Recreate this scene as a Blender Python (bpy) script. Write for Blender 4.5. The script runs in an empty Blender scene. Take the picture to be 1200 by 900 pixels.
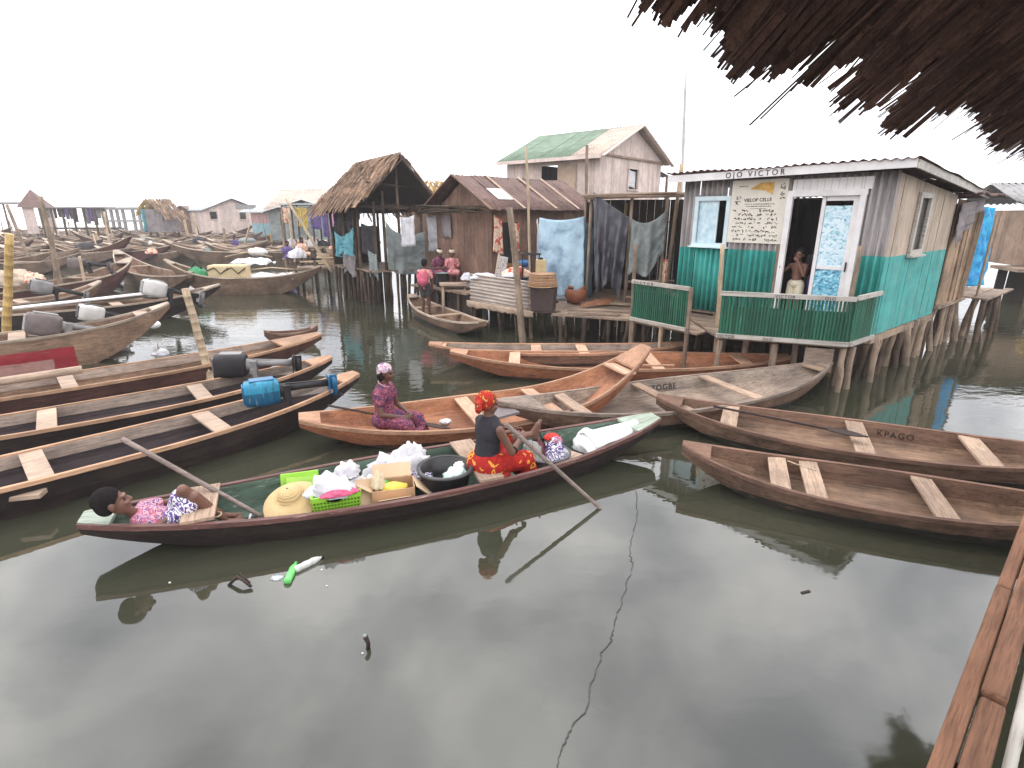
SKY=((0,22),(.28,29),(.60,33),(1,33)); EXPO=-0.15; HAZE=.0014
import bpy, bmesh, math, random
from mathutils import Vector, Matrix, Euler, noise
rnd = random.Random(11)
scene = bpy.context.scene
C = scene.collection
PI = math.pi
V = Vector

# ------------------------------------------------------------------ camera maths
EYE, PITCH, FPX = 2.8, math.radians(17.2), 640.0
SN, CS = math.sin(PITCH), math.cos(PITCH)
def at(u, v, z=0.0):            # photo pixel -> point at height z
    a = (u-600)/FPX; b = (v-450)/FPX
    t = (EYE-z)/(SN+b*CS)
    return V((a*t, (CS-b*SN)*t, z))
def dep(u, v, Y):               # photo pixel -> point at depth Y
    a = (u-600)/FPX; b = (v-450)/FPX
    t = Y/(CS-b*SN)
    return V((a*t, Y, EYE-t*(SN+b*CS)))

# ------------------------------------------------------------------ objects
def tag(o, label=None, cat=None, group=None, kind=None):
    if label: o['label'] = label
    if cat: o['category'] = cat
    if group: o['group'] = group
    if kind: o['kind'] = kind
    return o
def thing(name, label, cat, loc=(0,0,0), rz=0.0, group=None, rot=None):
    o = bpy.data.objects.new(name, None); C.objects.link(o)
    o.empty_display_size = .1
    o.location = loc; o.rotation_euler = rot if rot else (0,0,rz)
    return tag(o, label, cat, group)
def loc_of(T, p): return T.matrix_basis.inverted() @ V(p)

class MB:
    def __init__(s): s.v=[]; s.f=[]; s.mi=[]; s.sm=[]; s.cur=0
    def add(s, vs, fs, smooth=False):
        b=len(s.v); s.v += [tuple(p) for p in vs]
        for f in fs:
            s.f.append([i+b for i in f]); s.mi.append(s.cur); s.sm.append(smooth)
    def box(s, c, size, rot=None):
        M = Matrix.Identity(3)
        if rot is not None: M = rot if isinstance(rot, Matrix) else Euler(rot).to_matrix()
        hx,hy,hz = size[0]/2,size[1]/2,size[2]/2; c=V(c)
        vs=[c+M@V((x*hx,y*hy,z*hz)) for x in(-1,1) for y in(-1,1) for z in(-1,1)]
        s.add(vs,[(0,1,3,2),(4,6,7,5),(0,4,5,1),(2,3,7,6),(0,2,6,4),(1,5,7,3)])
    def bar(s, p0, p1, w, h, up=(0,0,1)):
        p0=V(p0);p1=V(p1);d=(p1-p0); L=d.length
        if L<1e-6: return
        d/=L; u=V(up)
        if abs(d.dot(u))>.98: u=V((0,1,0))
        sd=d.cross(u).normalized(); u=sd.cross(d)
        M=Matrix((d,sd,u)).transposed()
        s.box((p0+p1)/2,(L,w,h),M)
    def quad8(s, a, b):          # hexahedron from two quads of 4 points
        s.add(list(a)+list(b),[(3,2,1,0),(4,5,6,7),(0,1,5,4),(1,2,6,5),(2,3,7,6),(3,0,4,7)])
    def tube(s, pts, r, seg=8, cap=True, smooth=True):
        pts=[V(p) for p in pts]; n=len(pts)
        rs = r if isinstance(r,(list,tuple)) else [r]*n
        vs=[]; ref=None
        for i,p in enumerate(pts):
            d=(pts[min(i+1,n-1)]-pts[max(i-1,0)])
            d = d.normalized() if d.length>1e-9 else V((0,0,1))
            if ref is None: ref = V((1,0,0)) if abs(d.x)<.8 else V((0,1,0))
            a=d.cross(ref).normalized(); b=d.cross(a); ref=a.cross(d)
            for k in range(seg):
                t=2*PI*k/seg; vs.append(p+(a*math.cos(t)+b*math.sin(t))*rs[i])
        fs=[]
        for i in range(n-1):
            for k in range(seg):
                k2=(k+1)%seg; fs.append((i*seg+k,i*seg+k2,(i+1)*seg+k2,(i+1)*seg+k))
        s.add(vs,fs,smooth)
        if cap:
            b=len(s.v)-len(vs)
            s.f.append([b+k for k in range(seg-1,-1,-1)]); s.mi.append(s.cur); s.sm.append(False)
            s.f.append([b+(n-1)*seg+k for k in range(seg)]); s.mi.append(s.cur); s.sm.append(False)
    def capsule(s, p0, p1, r0, r1, seg=14):
        p0=V(p0);p1=V(p1); d=p1-p0; L=d.length
        d = d/L if L>1e-6 else V((0,0,1))
        pts=[];rs=[]
        for k in range(5):
            a=PI/2*(k/4); pts.append(p0-d*r0*math.cos(a)); rs.append(max(r0*math.sin(a),r0*.02))
        for k in range(1,5):
            t=k/5; pts.append(p0+d*L*t); rs.append(r0+(r1-r0)*t)
        for k in range(5):
            a=PI/2*(k/4); pts.append(p1+d*r1*math.sin(a)); rs.append(max(r1*math.cos(a),r1*.02))
        s.tube(pts,rs,seg)
    def ell(s, c, r, rot=None, n=12):
        M=Matrix.Identity(3)
        if rot is not None: M = rot if isinstance(rot, Matrix) else Euler(rot).to_matrix()
        c=V(c); vs=[];fs=[]
        for i in range(n+1):
            a=PI*i/n
            for k in range(2*n):
                b=2*PI*k/(2*n)
                vs.append(c+M@V((r[0]*math.sin(a)*math.cos(b),r[1]*math.sin(a)*math.sin(b),r[2]*math.cos(a))))
        for i in range(n):
            for k in range(2*n):
                k2=(k+1)%(2*n); fs.append((i*2*n+k,(i+1)*2*n+k,(i+1)*2*n+k2,i*2*n+k2))
        s.add(vs,fs,True)
    def grid(s, fn, nu, nv, smooth=True):
        vs=[fn(i/nu,j/nv) for i in range(nu+1) for j in range(nv+1)]
        fs=[(i*(nv+1)+j,(i+1)*(nv+1)+j,(i+1)*(nv+1)+j+1,i*(nv+1)+j+1) for i in range(nu) for j in range(nv)]
        s.add(vs,fs,smooth)
    def lathe(s, prof, seg=24, c=(0,0,0), M=None, smooth=True, wob=0):
        c=V(c); vs=[];fs=[]; n=len(prof)
        for (r,z) in prof:
            for k in range(seg):
                a=2*PI*k/seg
                rr=r*(1+wob*math.sin(3*a+1))
                p=V((rr*math.cos(a),rr*math.sin(a),z+wob*r*.6*math.sin(2*a)))
                vs.append(c+(M@p if M else p))
        for i in range(n-1):
            for k in range(seg):
                k2=(k+1)%seg; fs.append((i*seg+k,i*seg+k2,(i+1)*seg+k2,(i+1)*seg+k))
        s.add(vs,fs,smooth)
    def build(s, name, mat, parent=None, solid=0, bevel=0):
        me=bpy.data.meshes.new(name); me.from_pydata(s.v,[],s.f)
        for m in (mat if isinstance(mat,(list,tuple)) else [mat]): me.materials.append(m)
        for i,p in enumerate(me.polygons): p.material_index=s.mi[i]; p.use_smooth=s.sm[i]
        me.update()
        bm=bmesh.new(); bm.from_mesh(me)
        bmesh.ops.remove_doubles(bm,verts=bm.verts,dist=1e-5)
        bmesh.ops.recalc_face_normals(bm,faces=bm.faces); bm.to_mesh(me); bm.free()
        o=bpy.data.objects.new(name,me); C.objects.link(o)
        if parent: o.parent=parent
        if solid:
            m=o.modifiers.new('thick','SOLIDIFY'); m.thickness=solid; m.offset=0
        if bevel:
            m=o.modifiers.new('bevel','BEVEL'); m.width=bevel; m.segments=2; m.limit_method='ANGLE'
        return o

def baked(o):                    # apply modifiers to plain mesh data
    dg=bpy.context.evaluated_depsgraph_get()
    me=bpy.data.meshes.new_from_object(o.evaluated_get(dg))
    o.modifiers.clear(); o.data=me
    return o
def blob(mb, name, mat, parent, voxel=.006, smooth=4):
    o=mb.build(name,mat,parent)
    m=o.modifiers.new('r','REMESH'); m.mode='VOXEL'; m.voxel_size=voxel; m.use_smooth_shade=True
    m=o.modifiers.new('s','SMOOTH'); m.factor=.5; m.iterations=smooth
    return baked(o)
def nz(p, s=1.0, o=0.0): return noise.noise(V((p[0]*s+o,p[1]*s+o*1.7,p[2]*s-o)))
def lettering(text, size, M, mat, parent, name='lettering', thick=.004, space=1.0, align='LEFT'):
    cu=bpy.data.curves.new('t','FONT'); cu.body=text; cu.size=size; cu.extrude=thick; cu.space_character=space
    cu.align_x=align
    t=bpy.data.objects.new('t',cu); C.objects.link(t)
    me=bpy.data.meshes.new_from_object(t.evaluated_get(bpy.context.evaluated_depsgraph_get()))
    bpy.data.objects.remove(t)
    me.transform(M); me.materials.clear(); me.materials.append(mat)
    o=bpy.data.objects.new(name,me); C.objects.link(o)
    if parent: o.parent=parent
    return o
def frame(o, x, y):              # 4x4 with given x and y axes at origin o
    x=V(x).normalized(); y=V(y); z=x.cross(y).normalized(); y=z.cross(x)
    M=Matrix((x,y,z)).transposed().to_4x4(); M.translation=V(o); return M

# ------------------------------------------------------------------ materials
def nm(name):
    m=bpy.data.materials.new(name); m.use_nodes=True; nt=m.node_tree
    return m, nt, nt.nodes['Principled BSDF']
def N(nt, t, **k):
    n=nt.nodes.new(t)
    for a,b in k.items(): setattr(n,a,b)
    return n
def tex(nt, scale=(1,1,1), sc=5, detail=4, rough=.6, dist=0.0, rot=(0,0,0)):
    tc=N(nt,'ShaderNodeTexCoord'); mp=N(nt,'ShaderNodeMapping'); mp.inputs['Scale'].default_value=scale
    mp.inputs['Rotation'].default_value=rot
    nt.links.new(tc.outputs['Object'],mp.inputs['Vector'])
    # every object gets its own piece of the pattern
    oi=N(nt,'ShaderNodeObjectInfo'); ml=N(nt,'ShaderNodeMath',operation='MULTIPLY'); ml.inputs[1].default_value=37.0
    nt.links.new(oi.outputs['Random'],ml.inputs[0])
    ad=N(nt,'ShaderNodeVectorMath',operation='ADD')
    nt.links.new(mp.outputs[0],ad.inputs[0]); nt.links.new(ml.outputs[0],ad.inputs[1])
    n=N(nt,'ShaderNodeTexNoise'); n.inputs['Scale'].default_value=sc; n.inputs['Detail'].default_value=detail
    n.inputs['Roughness'].default_value=rough; n.inputs['Distortion'].default_value=dist
    nt.links.new(ad.outputs[0],n.inputs['Vector'])
    return n.outputs['Fac']
def ramp(nt, fac, stops):
    r=N(nt,'ShaderNodeValToRGB'); e=r.color_ramp.elements
    while len(e)<len(stops): e.new(.5)
    for i,(p,c) in enumerate(stops):
        e[i].position=p; e[i].color=(*c,1) if len(c)==3 else c
    nt.links.new(fac,r.inputs[0]); return r.outputs[0]
def mixc(nt, fac, a, b, mode='MIX'):
    m=N(nt,'ShaderNodeMix',data_type='RGBA',blend_type=mode)
    for s,x in ((m.inputs[0],fac),(m.inputs[6],a),(m.inputs[7],b)):
        if isinstance(x,(int,float)): s.default_value=x
        elif isinstance(x,tuple): s.default_value=(*x,1) if len(x)==3 else x
        else: nt.links.new(x,s)
    return m.outputs[2]
def mathn(nt, op, a, b=0.0, clamp=False):
    m=N(nt,'ShaderNodeMath',operation=op); m.use_clamp=clamp
    for s,x in ((m.inputs[0],a),(m.inputs[1],b)):
        if isinstance(x,(int,float)): s.default_value=x
        else: nt.links.new(x,s)
    return m.outputs[0]
def bump(nt, b, h, strength=.3, dist=.01):
    n=N(nt,'ShaderNodeBump'); n.inputs['Strength'].default_value=strength; n.inputs['Distance'].default_value=dist
    nt.links.new(h,n.inputs['Height']); nt.links.new(n.outputs[0],b.inputs['Normal'])
def coord(nt, axis):
    tc=N(nt,'ShaderNodeTexCoord'); sx=N(nt,'ShaderNodeSeparateXYZ'); nt.links.new(tc.outputs['Object'],sx.inputs[0])
    return sx.outputs[axis]
def vary(nt, col, isl=.35, obj=.25):      # boards of one mesh, and copies, differ a little
    g=N(nt,'ShaderNodeNewGeometry'); oi=N(nt,'ShaderNodeObjectInfo')
    a=mathn(nt,'MULTIPLY_ADD',g.outputs['Random Per Island'],isl); a.node.inputs[2].default_value=1-isl/2
    b=mathn(nt,'MULTIPLY_ADD',oi.outputs['Random'],obj); b.node.inputs[2].default_value=1-obj/2
    f=mathn(nt,'MULTIPLY',a,b)
    cb=N(nt,'ShaderNodeCombineColor'); 
    for i in range(3): nt.links.new(f,cb.inputs[i])
    return mixc(nt,1.0,col,cb.outputs[0],'MULTIPLY')
def clr(c,f): return tuple(min(1,x*f) for x in c)

def wood(name, c, dark=.5, axis='x', rough=.75, stain=.5, isl=.35, obj=.2, grain=14, paint=None, spec=.3):
    """weathered wood: grain along one axis, blotches, optional paint below a height (paint=(axis, level, colour, side))"""
    m,nt,b=nm(name); mu=sum(c)/3; c=tuple(max(.004,mu+(x-mu)*1.18) for x in c)
    s={'x':(1.2,grain,grain),'y':(grain,1.2,grain),'z':(grain,grain,1.2)}[axis]
    g=tex(nt,s,2.2,6,.65,.4)
    col=ramp(nt,g,[(.28,clr(c,dark)),(.5,c),(.75,clr(c,1.25))])
    g2=tex(nt,tuple(x*2.6 if x>2 else x*1.5 for x in s),3.1,4,.7)
    col=mixc(nt,1.0,col,ramp(nt,g2,[(.32,(.58,.56,.54)),(.5,(1,1,1)),(.72,(1.12,1.12,1.12))]),'MULTIPLY')
    st=tex(nt,(1,1,1),1.7,5,.65)
    f=ramp(nt,st,[(.35,(1,1,1)),(.62,(1-stain,1-stain,1-stain*.95))])
    col=mixc(nt,1.0,col,f,'MULTIPLY')
    fl=tex(nt,(s[0]*.5,s[1]*.5,s[2]*.5),9,4,.7)
    col=mixc(nt,ramp(nt,fl,[(.66,(0,0,0)),(.72,(.5,.5,.5))]),col,clr(c,.3))
    if paint:
        for pe_ in paint:
            ax,lev,pc,sign=pe_[:4]
            z=coord(nt,ax); z=mathn(nt,'ADD',z,mathn(nt,'MULTIPLY',tex(nt,(1,1,1),7,3),.03))
            k=mathn(nt,'GREATER_THAN',z,lev+.015) if sign>0 else mathn(nt,'LESS_THAN',z,lev+.015)
            if len(pe_)>4: k=mathn(nt,'MULTIPLY',k,mathn(nt,'LESS_THAN',mathn(nt,'ADD',coord(nt,pe_[4]),mathn(nt,'MULTIPLY',tex(nt,(1,1,1),5,3),.08)),pe_[5]))
            w=ramp(nt,tex(nt,s,1.6,6,.7),[(.34,(0,0,0)),(.44,(1,1,1))])
            pcv=ramp(nt,tex(nt,(1,1,1),3,5,.7),[(.3,clr(pc,.7)),(.7,clr(pc,1.15))])
            kk=mathn(nt,'MULTIPLY',k,mathn(nt,'MULTIPLY_ADD',w,.75)); kk.node.inputs[1].default_value=1
            ad=mathn(nt,'MULTIPLY_ADD',w,.6); ad.node.inputs[2].default_value=.4
            kk=mathn(nt,'MULTIPLY',k,ad)
            col=mixc(nt,kk,col,pcv)
    col=vary(nt,col,isl,obj)
    nt.links.new(col,b.inputs['Base Color']); b.inputs['Roughness'].default_value=rough
    b.inputs['Specular IOR Level'].default_value=spec
    bump(nt,b,mathn(nt,'ADD',g,mathn(nt,'MULTIPLY',g2,.6)),.6,.008)
    return m
def painted(name, c, worn=(.3,.27,.22), amt=.35, rough=.55, axis='z', grain=6, isl=.15, obj=.15, bands=None):
    m,nt,b=nm(name)
    s={'x':(1,grain,grain),'y':(grain,1,grain),'z':(grain,grain,1)}[axis]
    g=tex(nt,s,3,6,.7,.3)
    col=ramp(nt,tex(nt,(1,1,1),2.2,5,.65),[(.3,clr(c,.72)),(.7,clr(c,1.12))])
    k=ramp(nt,g,[(.62-amt*.35,(0,0,0)),(.78-amt*.3,(amt,)*3)])
    # wear has a shape of its own: only where the noise is high
    col=mixc(nt,ramp(nt,g,[(.60,(0,0,0)),(.68,(amt*2 if amt<.5 else 1,)*3)]),col,worn)
    if bands:                    # (axis, level, colour): paint of another colour above a height
        ax,lev,c2=bands
        z=mathn(nt,'ADD',coord(nt,ax),mathn(nt,'MULTIPLY',tex(nt,(1,1,1),9,3),.02))
        up=ramp(nt,tex(nt,(9,9,1.0),1.5,6,.7),[(.3,clr(c2,.6)),(.7,clr(c2,1.15))])
        col=mixc(nt,mathn(nt,'GREATER_THAN',z,lev+.01),col,up)
    sk=tex(nt,tuple(x*1.6 if x>2 else x*.5 for x in s),1.6,5,.7)
    col=mixc(nt,1.0,col,ramp(nt,sk,[(.36,(.56,.54,.50)),(.52,(1,1,1))]),'MULTIPLY')
    col=vary(nt,col,isl,obj)
    nt.links.new(col,b.inputs['Base Color']); b.inputs['Roughness'].default_value=rough
    b.inputs['Specular IOR Level'].default_value=.3
    bump(nt,b,g,.25,.005)
    return m
def plain(name, c, rough=.5, var=.25, sc=6, metal=0.0, spec=.5, obj=.0):
    m,nt,b=nm(name)
    col=ramp(nt,tex(nt,(1,1,1),sc,5,.65),[(.3,clr(c,1-var)),(.7,clr(c,1+var*.6))])
    if obj: col=vary(nt,col,0,obj)
    nt.links.new(col,b.inputs['Base Color']); b.inputs['Roughness'].default_value=rough
    b.inputs['Metallic'].default_value=metal; b.inputs['Specular IOR Level'].default_value=spec
    return m
def cloth(name, c, c2=None, rough=.85, sc=3.0, spec=.25, fold=.3):
    m,nt,b=nm(name); c2=c2 or clr(c,.65)
    g=tex(nt,(1,1,1),sc,6,.7,.4)
    col=ramp(nt,g,[(.36,c2),(.55,c),(.8,clr(c,1.2))])
    sp=tex(nt,(1,1,1),sc*9,3,.6)
    col=mixc(nt,ramp(nt,sp,[(.63,(0,0,0)),(.72,(.35,.35,.35))]),col,clr(c2,.7))
    nt.links.new(col,b.inputs['Base Color']); b.inputs['Roughness'].default_value=rough
    b.inputs['Specular IOR Level'].default_value=spec
    bump(nt,b,tex(nt,(1,1,1),14,5,.65,.8),fold,.012)
    return m
def printed(name, stops, sc=14, warp=1.0, rough=.85):
    """printed fabric: bold blotches of several colours"""
    m,nt,b=nm(name)
    tc=N(nt,'ShaderNodeTexCoord'); nz_=N(nt,'ShaderNodeTexNoise'); nz_.inputs['Scale'].default_value=sc*.6
    nt.links.new(tc.outputs['Object'],nz_.inputs['Vector'])
    mx=mixc(nt,.08*warp,tc.outputs['Object'],nz_.outputs['Color'])
    vo=N(nt,'ShaderNodeTexVoronoi'); vo.inputs['Scale'].default_value=sc; nt.links.new(mx,vo.inputs['Vector'])
    n2=N(nt,'ShaderNodeTexNoise'); n2.inputs['Scale'].default_value=sc*1.3; n2.inputs['Detail'].default_value=2
    nt.links.new(tc.outputs['Object'],n2.inputs['Vector'])
    f=mathn(nt,'ADD',mathn(nt,'MULTIPLY',vo.outputs['Distance'],.55),mathn(nt,'MULTIPLY',n2.outputs['Fac'],.5))
    r=N(nt,'ShaderNodeValToRGB'); r.color_ramp.interpolation='CONSTANT'; e=r.color_ramp.elements
    while len(e)<len(stops): e.new(.5)
    for i,(p,c) in enumerate(stops): e[i].position=p; e[i].color=(*c,1)
    nt.links.new(f,r.inputs[0])
    nt.links.new(r.outputs[0],b.inputs['Base Color']); b.inputs['Roughness'].default_value=rough
    b.inputs['Specular IOR Level'].default_value=.2
    bump(nt,b,tex(nt,(1,1,1),16,4,.6,.6),.3,.012)
    return m

M={}
M['grey_wood']  = wood('grey_wood',(.36,.29,.235),.45,'x',stain=.45)
M['pale_board'] = wood('pale_board',(.50,.385,.30),.6,'x',stain=.3,isl=.15)
M['seat_wood']  = wood('seat_wood',(.47,.35,.265),.6,'y',stain=.35,isl=.1)
M['orange_wood']= wood('orange_wood',(.37,.185,.115),.5,'x',stain=.45)
M['orange_hull']= wood('orange_hull',(.33,.145,.085),.5,'x',stain=.4,paint=[(2,.07,(.05,.03,.022),-1)])
M['orange_plank']= wood('orange_plank',(.43,.215,.13),.55,'x',stain=.35)
M['grey_plank']= wood('grey_plank',(.40,.335,.275),.45,'x',stain=.5)
M['brown_plank']= wood('brown_plank',(.20,.125,.09),.5,'x',stain=.4)
M['tan_plank']= wood('tan_plank',(.36,.29,.24),.5,'x',stain=.45)
M['green_plank']= painted('green_plank',(.10,.155,.115),(.34,.38,.33),.42,axis='x',grain=10)
M['orange_rim'] = wood('orange_rim',(.46,.28,.19),.6,'x',stain=.3)
M['orange_seat']= wood('orange_seat',(.60,.40,.29),.65,'y',stain=.25,isl=.1)
WET=[(2,.085,(.030,.026,.020),-1)]
M['brown_wood'] = wood('brown_wood',(.20,.13,.093),.45,'x',stain=.5,paint=WET)
M['brown_in']   = wood('brown_in',(.30,.20,.14),.4,'x',stain=.55,grain=18)
M['brown_rim']  = wood('brown_rim',(.22,.135,.10),.55,'x',stain=.4)
M['dark_hull']  = wood('dark_hull',(.034,.024,.021),.5,'x',stain=.5,rough=.55)
M['tar_in']     = wood('tar_in',(.06,.043,.044),.6,'x',stain=.4,rough=.55,paint=[(2,.31,(.33,.27,.23),1)])
M['tan_rim']    = wood('tan_rim',(.47,.30,.20),.55,'x',stain=.4)
M['pale_hull']  = wood('pale_hull',(.22,.155,.11),.45,'x',stain=.55)
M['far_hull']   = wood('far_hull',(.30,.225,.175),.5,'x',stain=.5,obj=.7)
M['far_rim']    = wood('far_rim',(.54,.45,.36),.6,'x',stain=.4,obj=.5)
M['green_in']   = painted('green_in',(.075,.115,.085),(.30,.34,.29),.38,axis='x',grain=10)
M['green_deck'] = painted('green_deck',(.36,.42,.34),(.16,.20,.15),.4,axis='x')
M['red_rim']    = painted('red_rim',(.145,.068,.058),(.36,.26,.21),.5,axis='x',grain=12)
M['maroon_hull']= wood('maroon_hull',(.12,.058,.048),.5,'x',stain=.45,rough=.6)
M['red_hull']   = wood('red_hull',(.30,.205,.145),.5,'x',stain=.45,paint=[(2,.40,(.30,.026,.036),-1,0,1.1),(2,.20,(.40,.22,.19),-1,0,.75)])
M['wall_wood']  = wood('wall_wood',(.37,.27,.205),.6,'z',stain=.35,isl=.35)
M['pink_wall']  = wood('pink_wall',(.74,.62,.56),.72,'z',stain=.22,isl=.28)
M['brown_wall'] = wood('brown_wall',(.25,.16,.12),.55,'z',stain=.45,isl=.4)
M['tan_wall']   = wood('tan_wall',(.43,.31,.215),.6,'z',stain=.5,isl=.5)
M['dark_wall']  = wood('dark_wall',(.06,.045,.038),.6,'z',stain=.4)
M['side_wall']  = wood('side_wall',(.52,.43,.35),.7,'z',stain=.22,isl=.12,paint=[(2,1.245,(.075,.365,.335),-1)])
M['pile']       = wood('pile',(.12,.085,.06),.35,'z',stain=.6,obj=.7)
M['pole']       = wood('pole',(.36,.28,.21),.55,'z',stain=.5,obj=.5)
M['bamboo']     = wood('bamboo',(.52,.37,.17),.7,'z',stain=.35,obj=.25,rough=.45)
M['pale_pole']  = wood('pale_pole',(.58,.46,.33),.7,'z',stain=.35,obj=.2)
M['deck']       = wood('deck',(.33,.25,.19),.45,'x',stain=.45,isl=.5)
M['thatch']     = wood('thatch',(.33,.225,.155),.45,'z',stain=.5,isl=.95)
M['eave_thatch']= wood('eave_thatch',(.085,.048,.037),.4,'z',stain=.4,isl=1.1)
M['beam']       = wood('beam',(.26,.14,.09),.5,'x',stain=.35,isl=.3)
M['teal_sheet'] = painted('teal_sheet',(.05,.37,.325),(.33,.46,.42),.30,axis='z',grain=9,bands=(2,1.255,(.40,.365,.355)))
M['white_paint']= plain('white_paint',(.76,.735,.72),.55,.16,3)
M['blue_white'] = plain('blue_white',(.60,.73,.76),.55,.18,3)
M['green_slat'] = painted('green_slat',(.022,.125,.075),(.26,.34,.28),.36,axis='z',grain=12,isl=.45)
M['rail_white'] = painted('rail_white',(.50,.47,.42),(.25,.20,.16),.4,axis='x',grain=10)
M['rust_roof']  = painted('rust_roof',(.165,.095,.078),(.32,.21,.17),.5,axis='y',grain=4,isl=.35)
M['green_roof'] = painted('green_roof',(.19,.27,.19),(.34,.36,.30),.4,axis='y',grain=5)
M['tan_roof']   = painted('tan_roof',(.56,.45,.37),(.38,.28,.22),.35,axis='y',grain=5)
M['grey_roof']  = painted('grey_roof',(.33,.32,.32),(.25,.2,.17),.35,axis='y',grain=5)
M['pale_roof']  = painted('pale_roof',(.55,.60,.60),(.4,.38,.36),.3,axis='y',grain=5)
M['zinc']       = painted('zinc',(.46,.39,.34),(.22,.14,.10),.5,axis='x',grain=8,rough=.5)
M['blue_tarp']  = cloth('blue_tarp',(.42,.59,.70),(.17,.26,.35),rough=.5,sc=1.5)
M['bright_tarp']= cloth('bright_tarp',(.03,.40,.68),(.01,.16,.48),rough=.35,sc=5,fold=.8)
M['black_tarp'] = cloth('black_tarp',(.085,.085,.10),(.04,.04,.05),rough=.4,sc=2,spec=.5)
M['grey_tarp']  = cloth('grey_tarp',(.27,.30,.29),(.16,.185,.18),sc=1.8)
M['mauve_tarp'] = cloth('mauve_tarp',(.26,.23,.23),(.15,.13,.13),sc=1.8)
M['cyan_cloth'] = cloth('cyan_cloth',(.16,.42,.48),(.08,.24,.28),sc=3)
M['dark_cloth'] = cloth('dark_cloth',(.055,.05,.055),(.025,.022,.025),sc=3)
M['white_cloth']= cloth('white_cloth',(.70,.69,.70),(.52,.50,.53),sc=4)
M['white_sheet']= cloth('white_sheet',(.82,.82,.80),(.70,.70,.68),sc=2,rough=.5)
M['peach_cloth']= printed('peach_cloth',[(0,(.62,.40,.28)),(.45,(.70,.55,.42)),(.62,(.55,.12,.08))],9)
M['yellow_cloth']=cloth('yellow_cloth',(.62,.45,.12))
M['purple_cloth']=cloth('purple_cloth',(.14,.10,.26))
M['pink_cloth'] = cloth('pink_cloth',(.56,.30,.46))
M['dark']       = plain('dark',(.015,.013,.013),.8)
M['letter']     = plain('letter',(.02,.018,.022),.7)
M['carved']     = plain('carved',(.015,.011,.01),.8)
M['skin']       = plain('skin',(.115,.052,.036),.45,.18,9,spec=.4)
M['skin_dark']  = plain('skin_dark',(.075,.034,.026),.45,.18,9,spec=.4)
M['skin_arm']   = plain('skin_arm',(.165,.078,.052),.45,.18,9,spec=.4)
M['hair']       = plain('hair',(.016,.013,.013),.95,.4,40,spec=.1)
M['eye']        = plain('eye',(.02,.015,.015),.2)
M['lip']        = plain('lip',(.13,.045,.04),.4)
# ------------------------------------------------------------------ world, light, camera
w=bpy.data.worlds.new('World'); scene.world=w; w.use_nodes=True
nt=w.node_tree; bg=nt.nodes['Background']
sky=N(nt,'ShaderNodeTexSky'); sky.sky_type='NISHITA'; sky.sun_disc=False
SUN_EL,SUN_AZ=math.radians(62),math.radians(-35)
sky.sun_elevation=SUN_EL; sky.sun_rotation=SUN_AZ
tc=N(nt,'ShaderNodeTexCoord'); sx=N(nt,'ShaderNodeSeparateXYZ'); nt.links.new(tc.outputs['Generated'],sx.inputs[0])
zc=mathn(nt,'MAXIMUM',sx.outputs[2],0.0)
den=mathn(nt,'ADD',zc,.35)
cx=mathn(nt,'DIVIDE',sx.outputs[0],den); cy=mathn(nt,'DIVIDE',sx.outputs[1],den)
cb=N(nt,'ShaderNodeCombineXYZ'); nt.links.new(cx,cb.inputs[0]); nt.links.new(cy,cb.inputs[1])
cn=N(nt,'ShaderNodeTexNoise'); cn.inputs['Scale'].default_value=3.0; cn.inputs['Detail'].default_value=5
cn.inputs['Roughness'].default_value=.5; cn.inputs['Distortion'].default_value=.25
nt.links.new(cb.outputs[0],cn.inputs['Vector'])
cl=ramp(nt,cn.outputs['Fac'],[(.35,(.50,.51,.58)),(.5,(.90,.90,.94)),(.62,(1.25,1.22,1.22))])
lr=N(nt,'ShaderNodeValToRGB'); le=lr.color_ramp.elements
for i_,(p_,v_) in enumerate(SKY):
    e_=le[i_] if i_<2 else le.new(p_)
    e_.position=p_; e_.color=(v_/40,v_/40,v_/40,1)
nt.links.new(zc,lr.inputs[0]); lum=mathn(nt,'MULTIPLY',lr.outputs[0],40.0)
lc=N(nt,'ShaderNodeCombineColor')
for i in range(3): nt.links.new(lum,lc.inputs[i])
cloudc=mixc(nt,1.0,cl,lc.outputs[0],'MULTIPLY')
mx=mixc(nt,.88,sky.outputs[0],cloudc)
nt.links.new(mx,bg.inputs['Color']); bg.inputs['Strength'].default_value=.1
sl=bpy.data.lights.new('sun','SUN'); sl.energy=.9; sl.angle=math.radians(25); sl.color=(1,.96,.9)
so=bpy.data.objects.new('sun',sl); C.objects.link(so)
d=V((math.sin(SUN_AZ)*math.cos(SUN_EL),math.cos(SUN_AZ)*math.cos(SUN_EL),math.sin(SUN_EL)))
so.rotation_euler=d.to_track_quat('Z','Y').to_euler(); so.location=(0,0,40)
cam=bpy.data.cameras.new('camera'); co=bpy.data.objects.new('camera',cam); C.objects.link(co)
co.location=(0,0,EYE); co.rotation_euler=(PI/2-PITCH,0,0)
cam.sensor_width=36; cam.lens=36*FPX/1200; cam.clip_start=.05; cam.clip_end=3000
scene.camera=co
vs_=scene.view_settings; vs_.view_transform='Standard'; vs_.look='None'; vs_.exposure=EXPO; vs_.gamma=1
scene.cycles.max_bounces=8; scene.cycles.use_denoising=True

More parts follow.
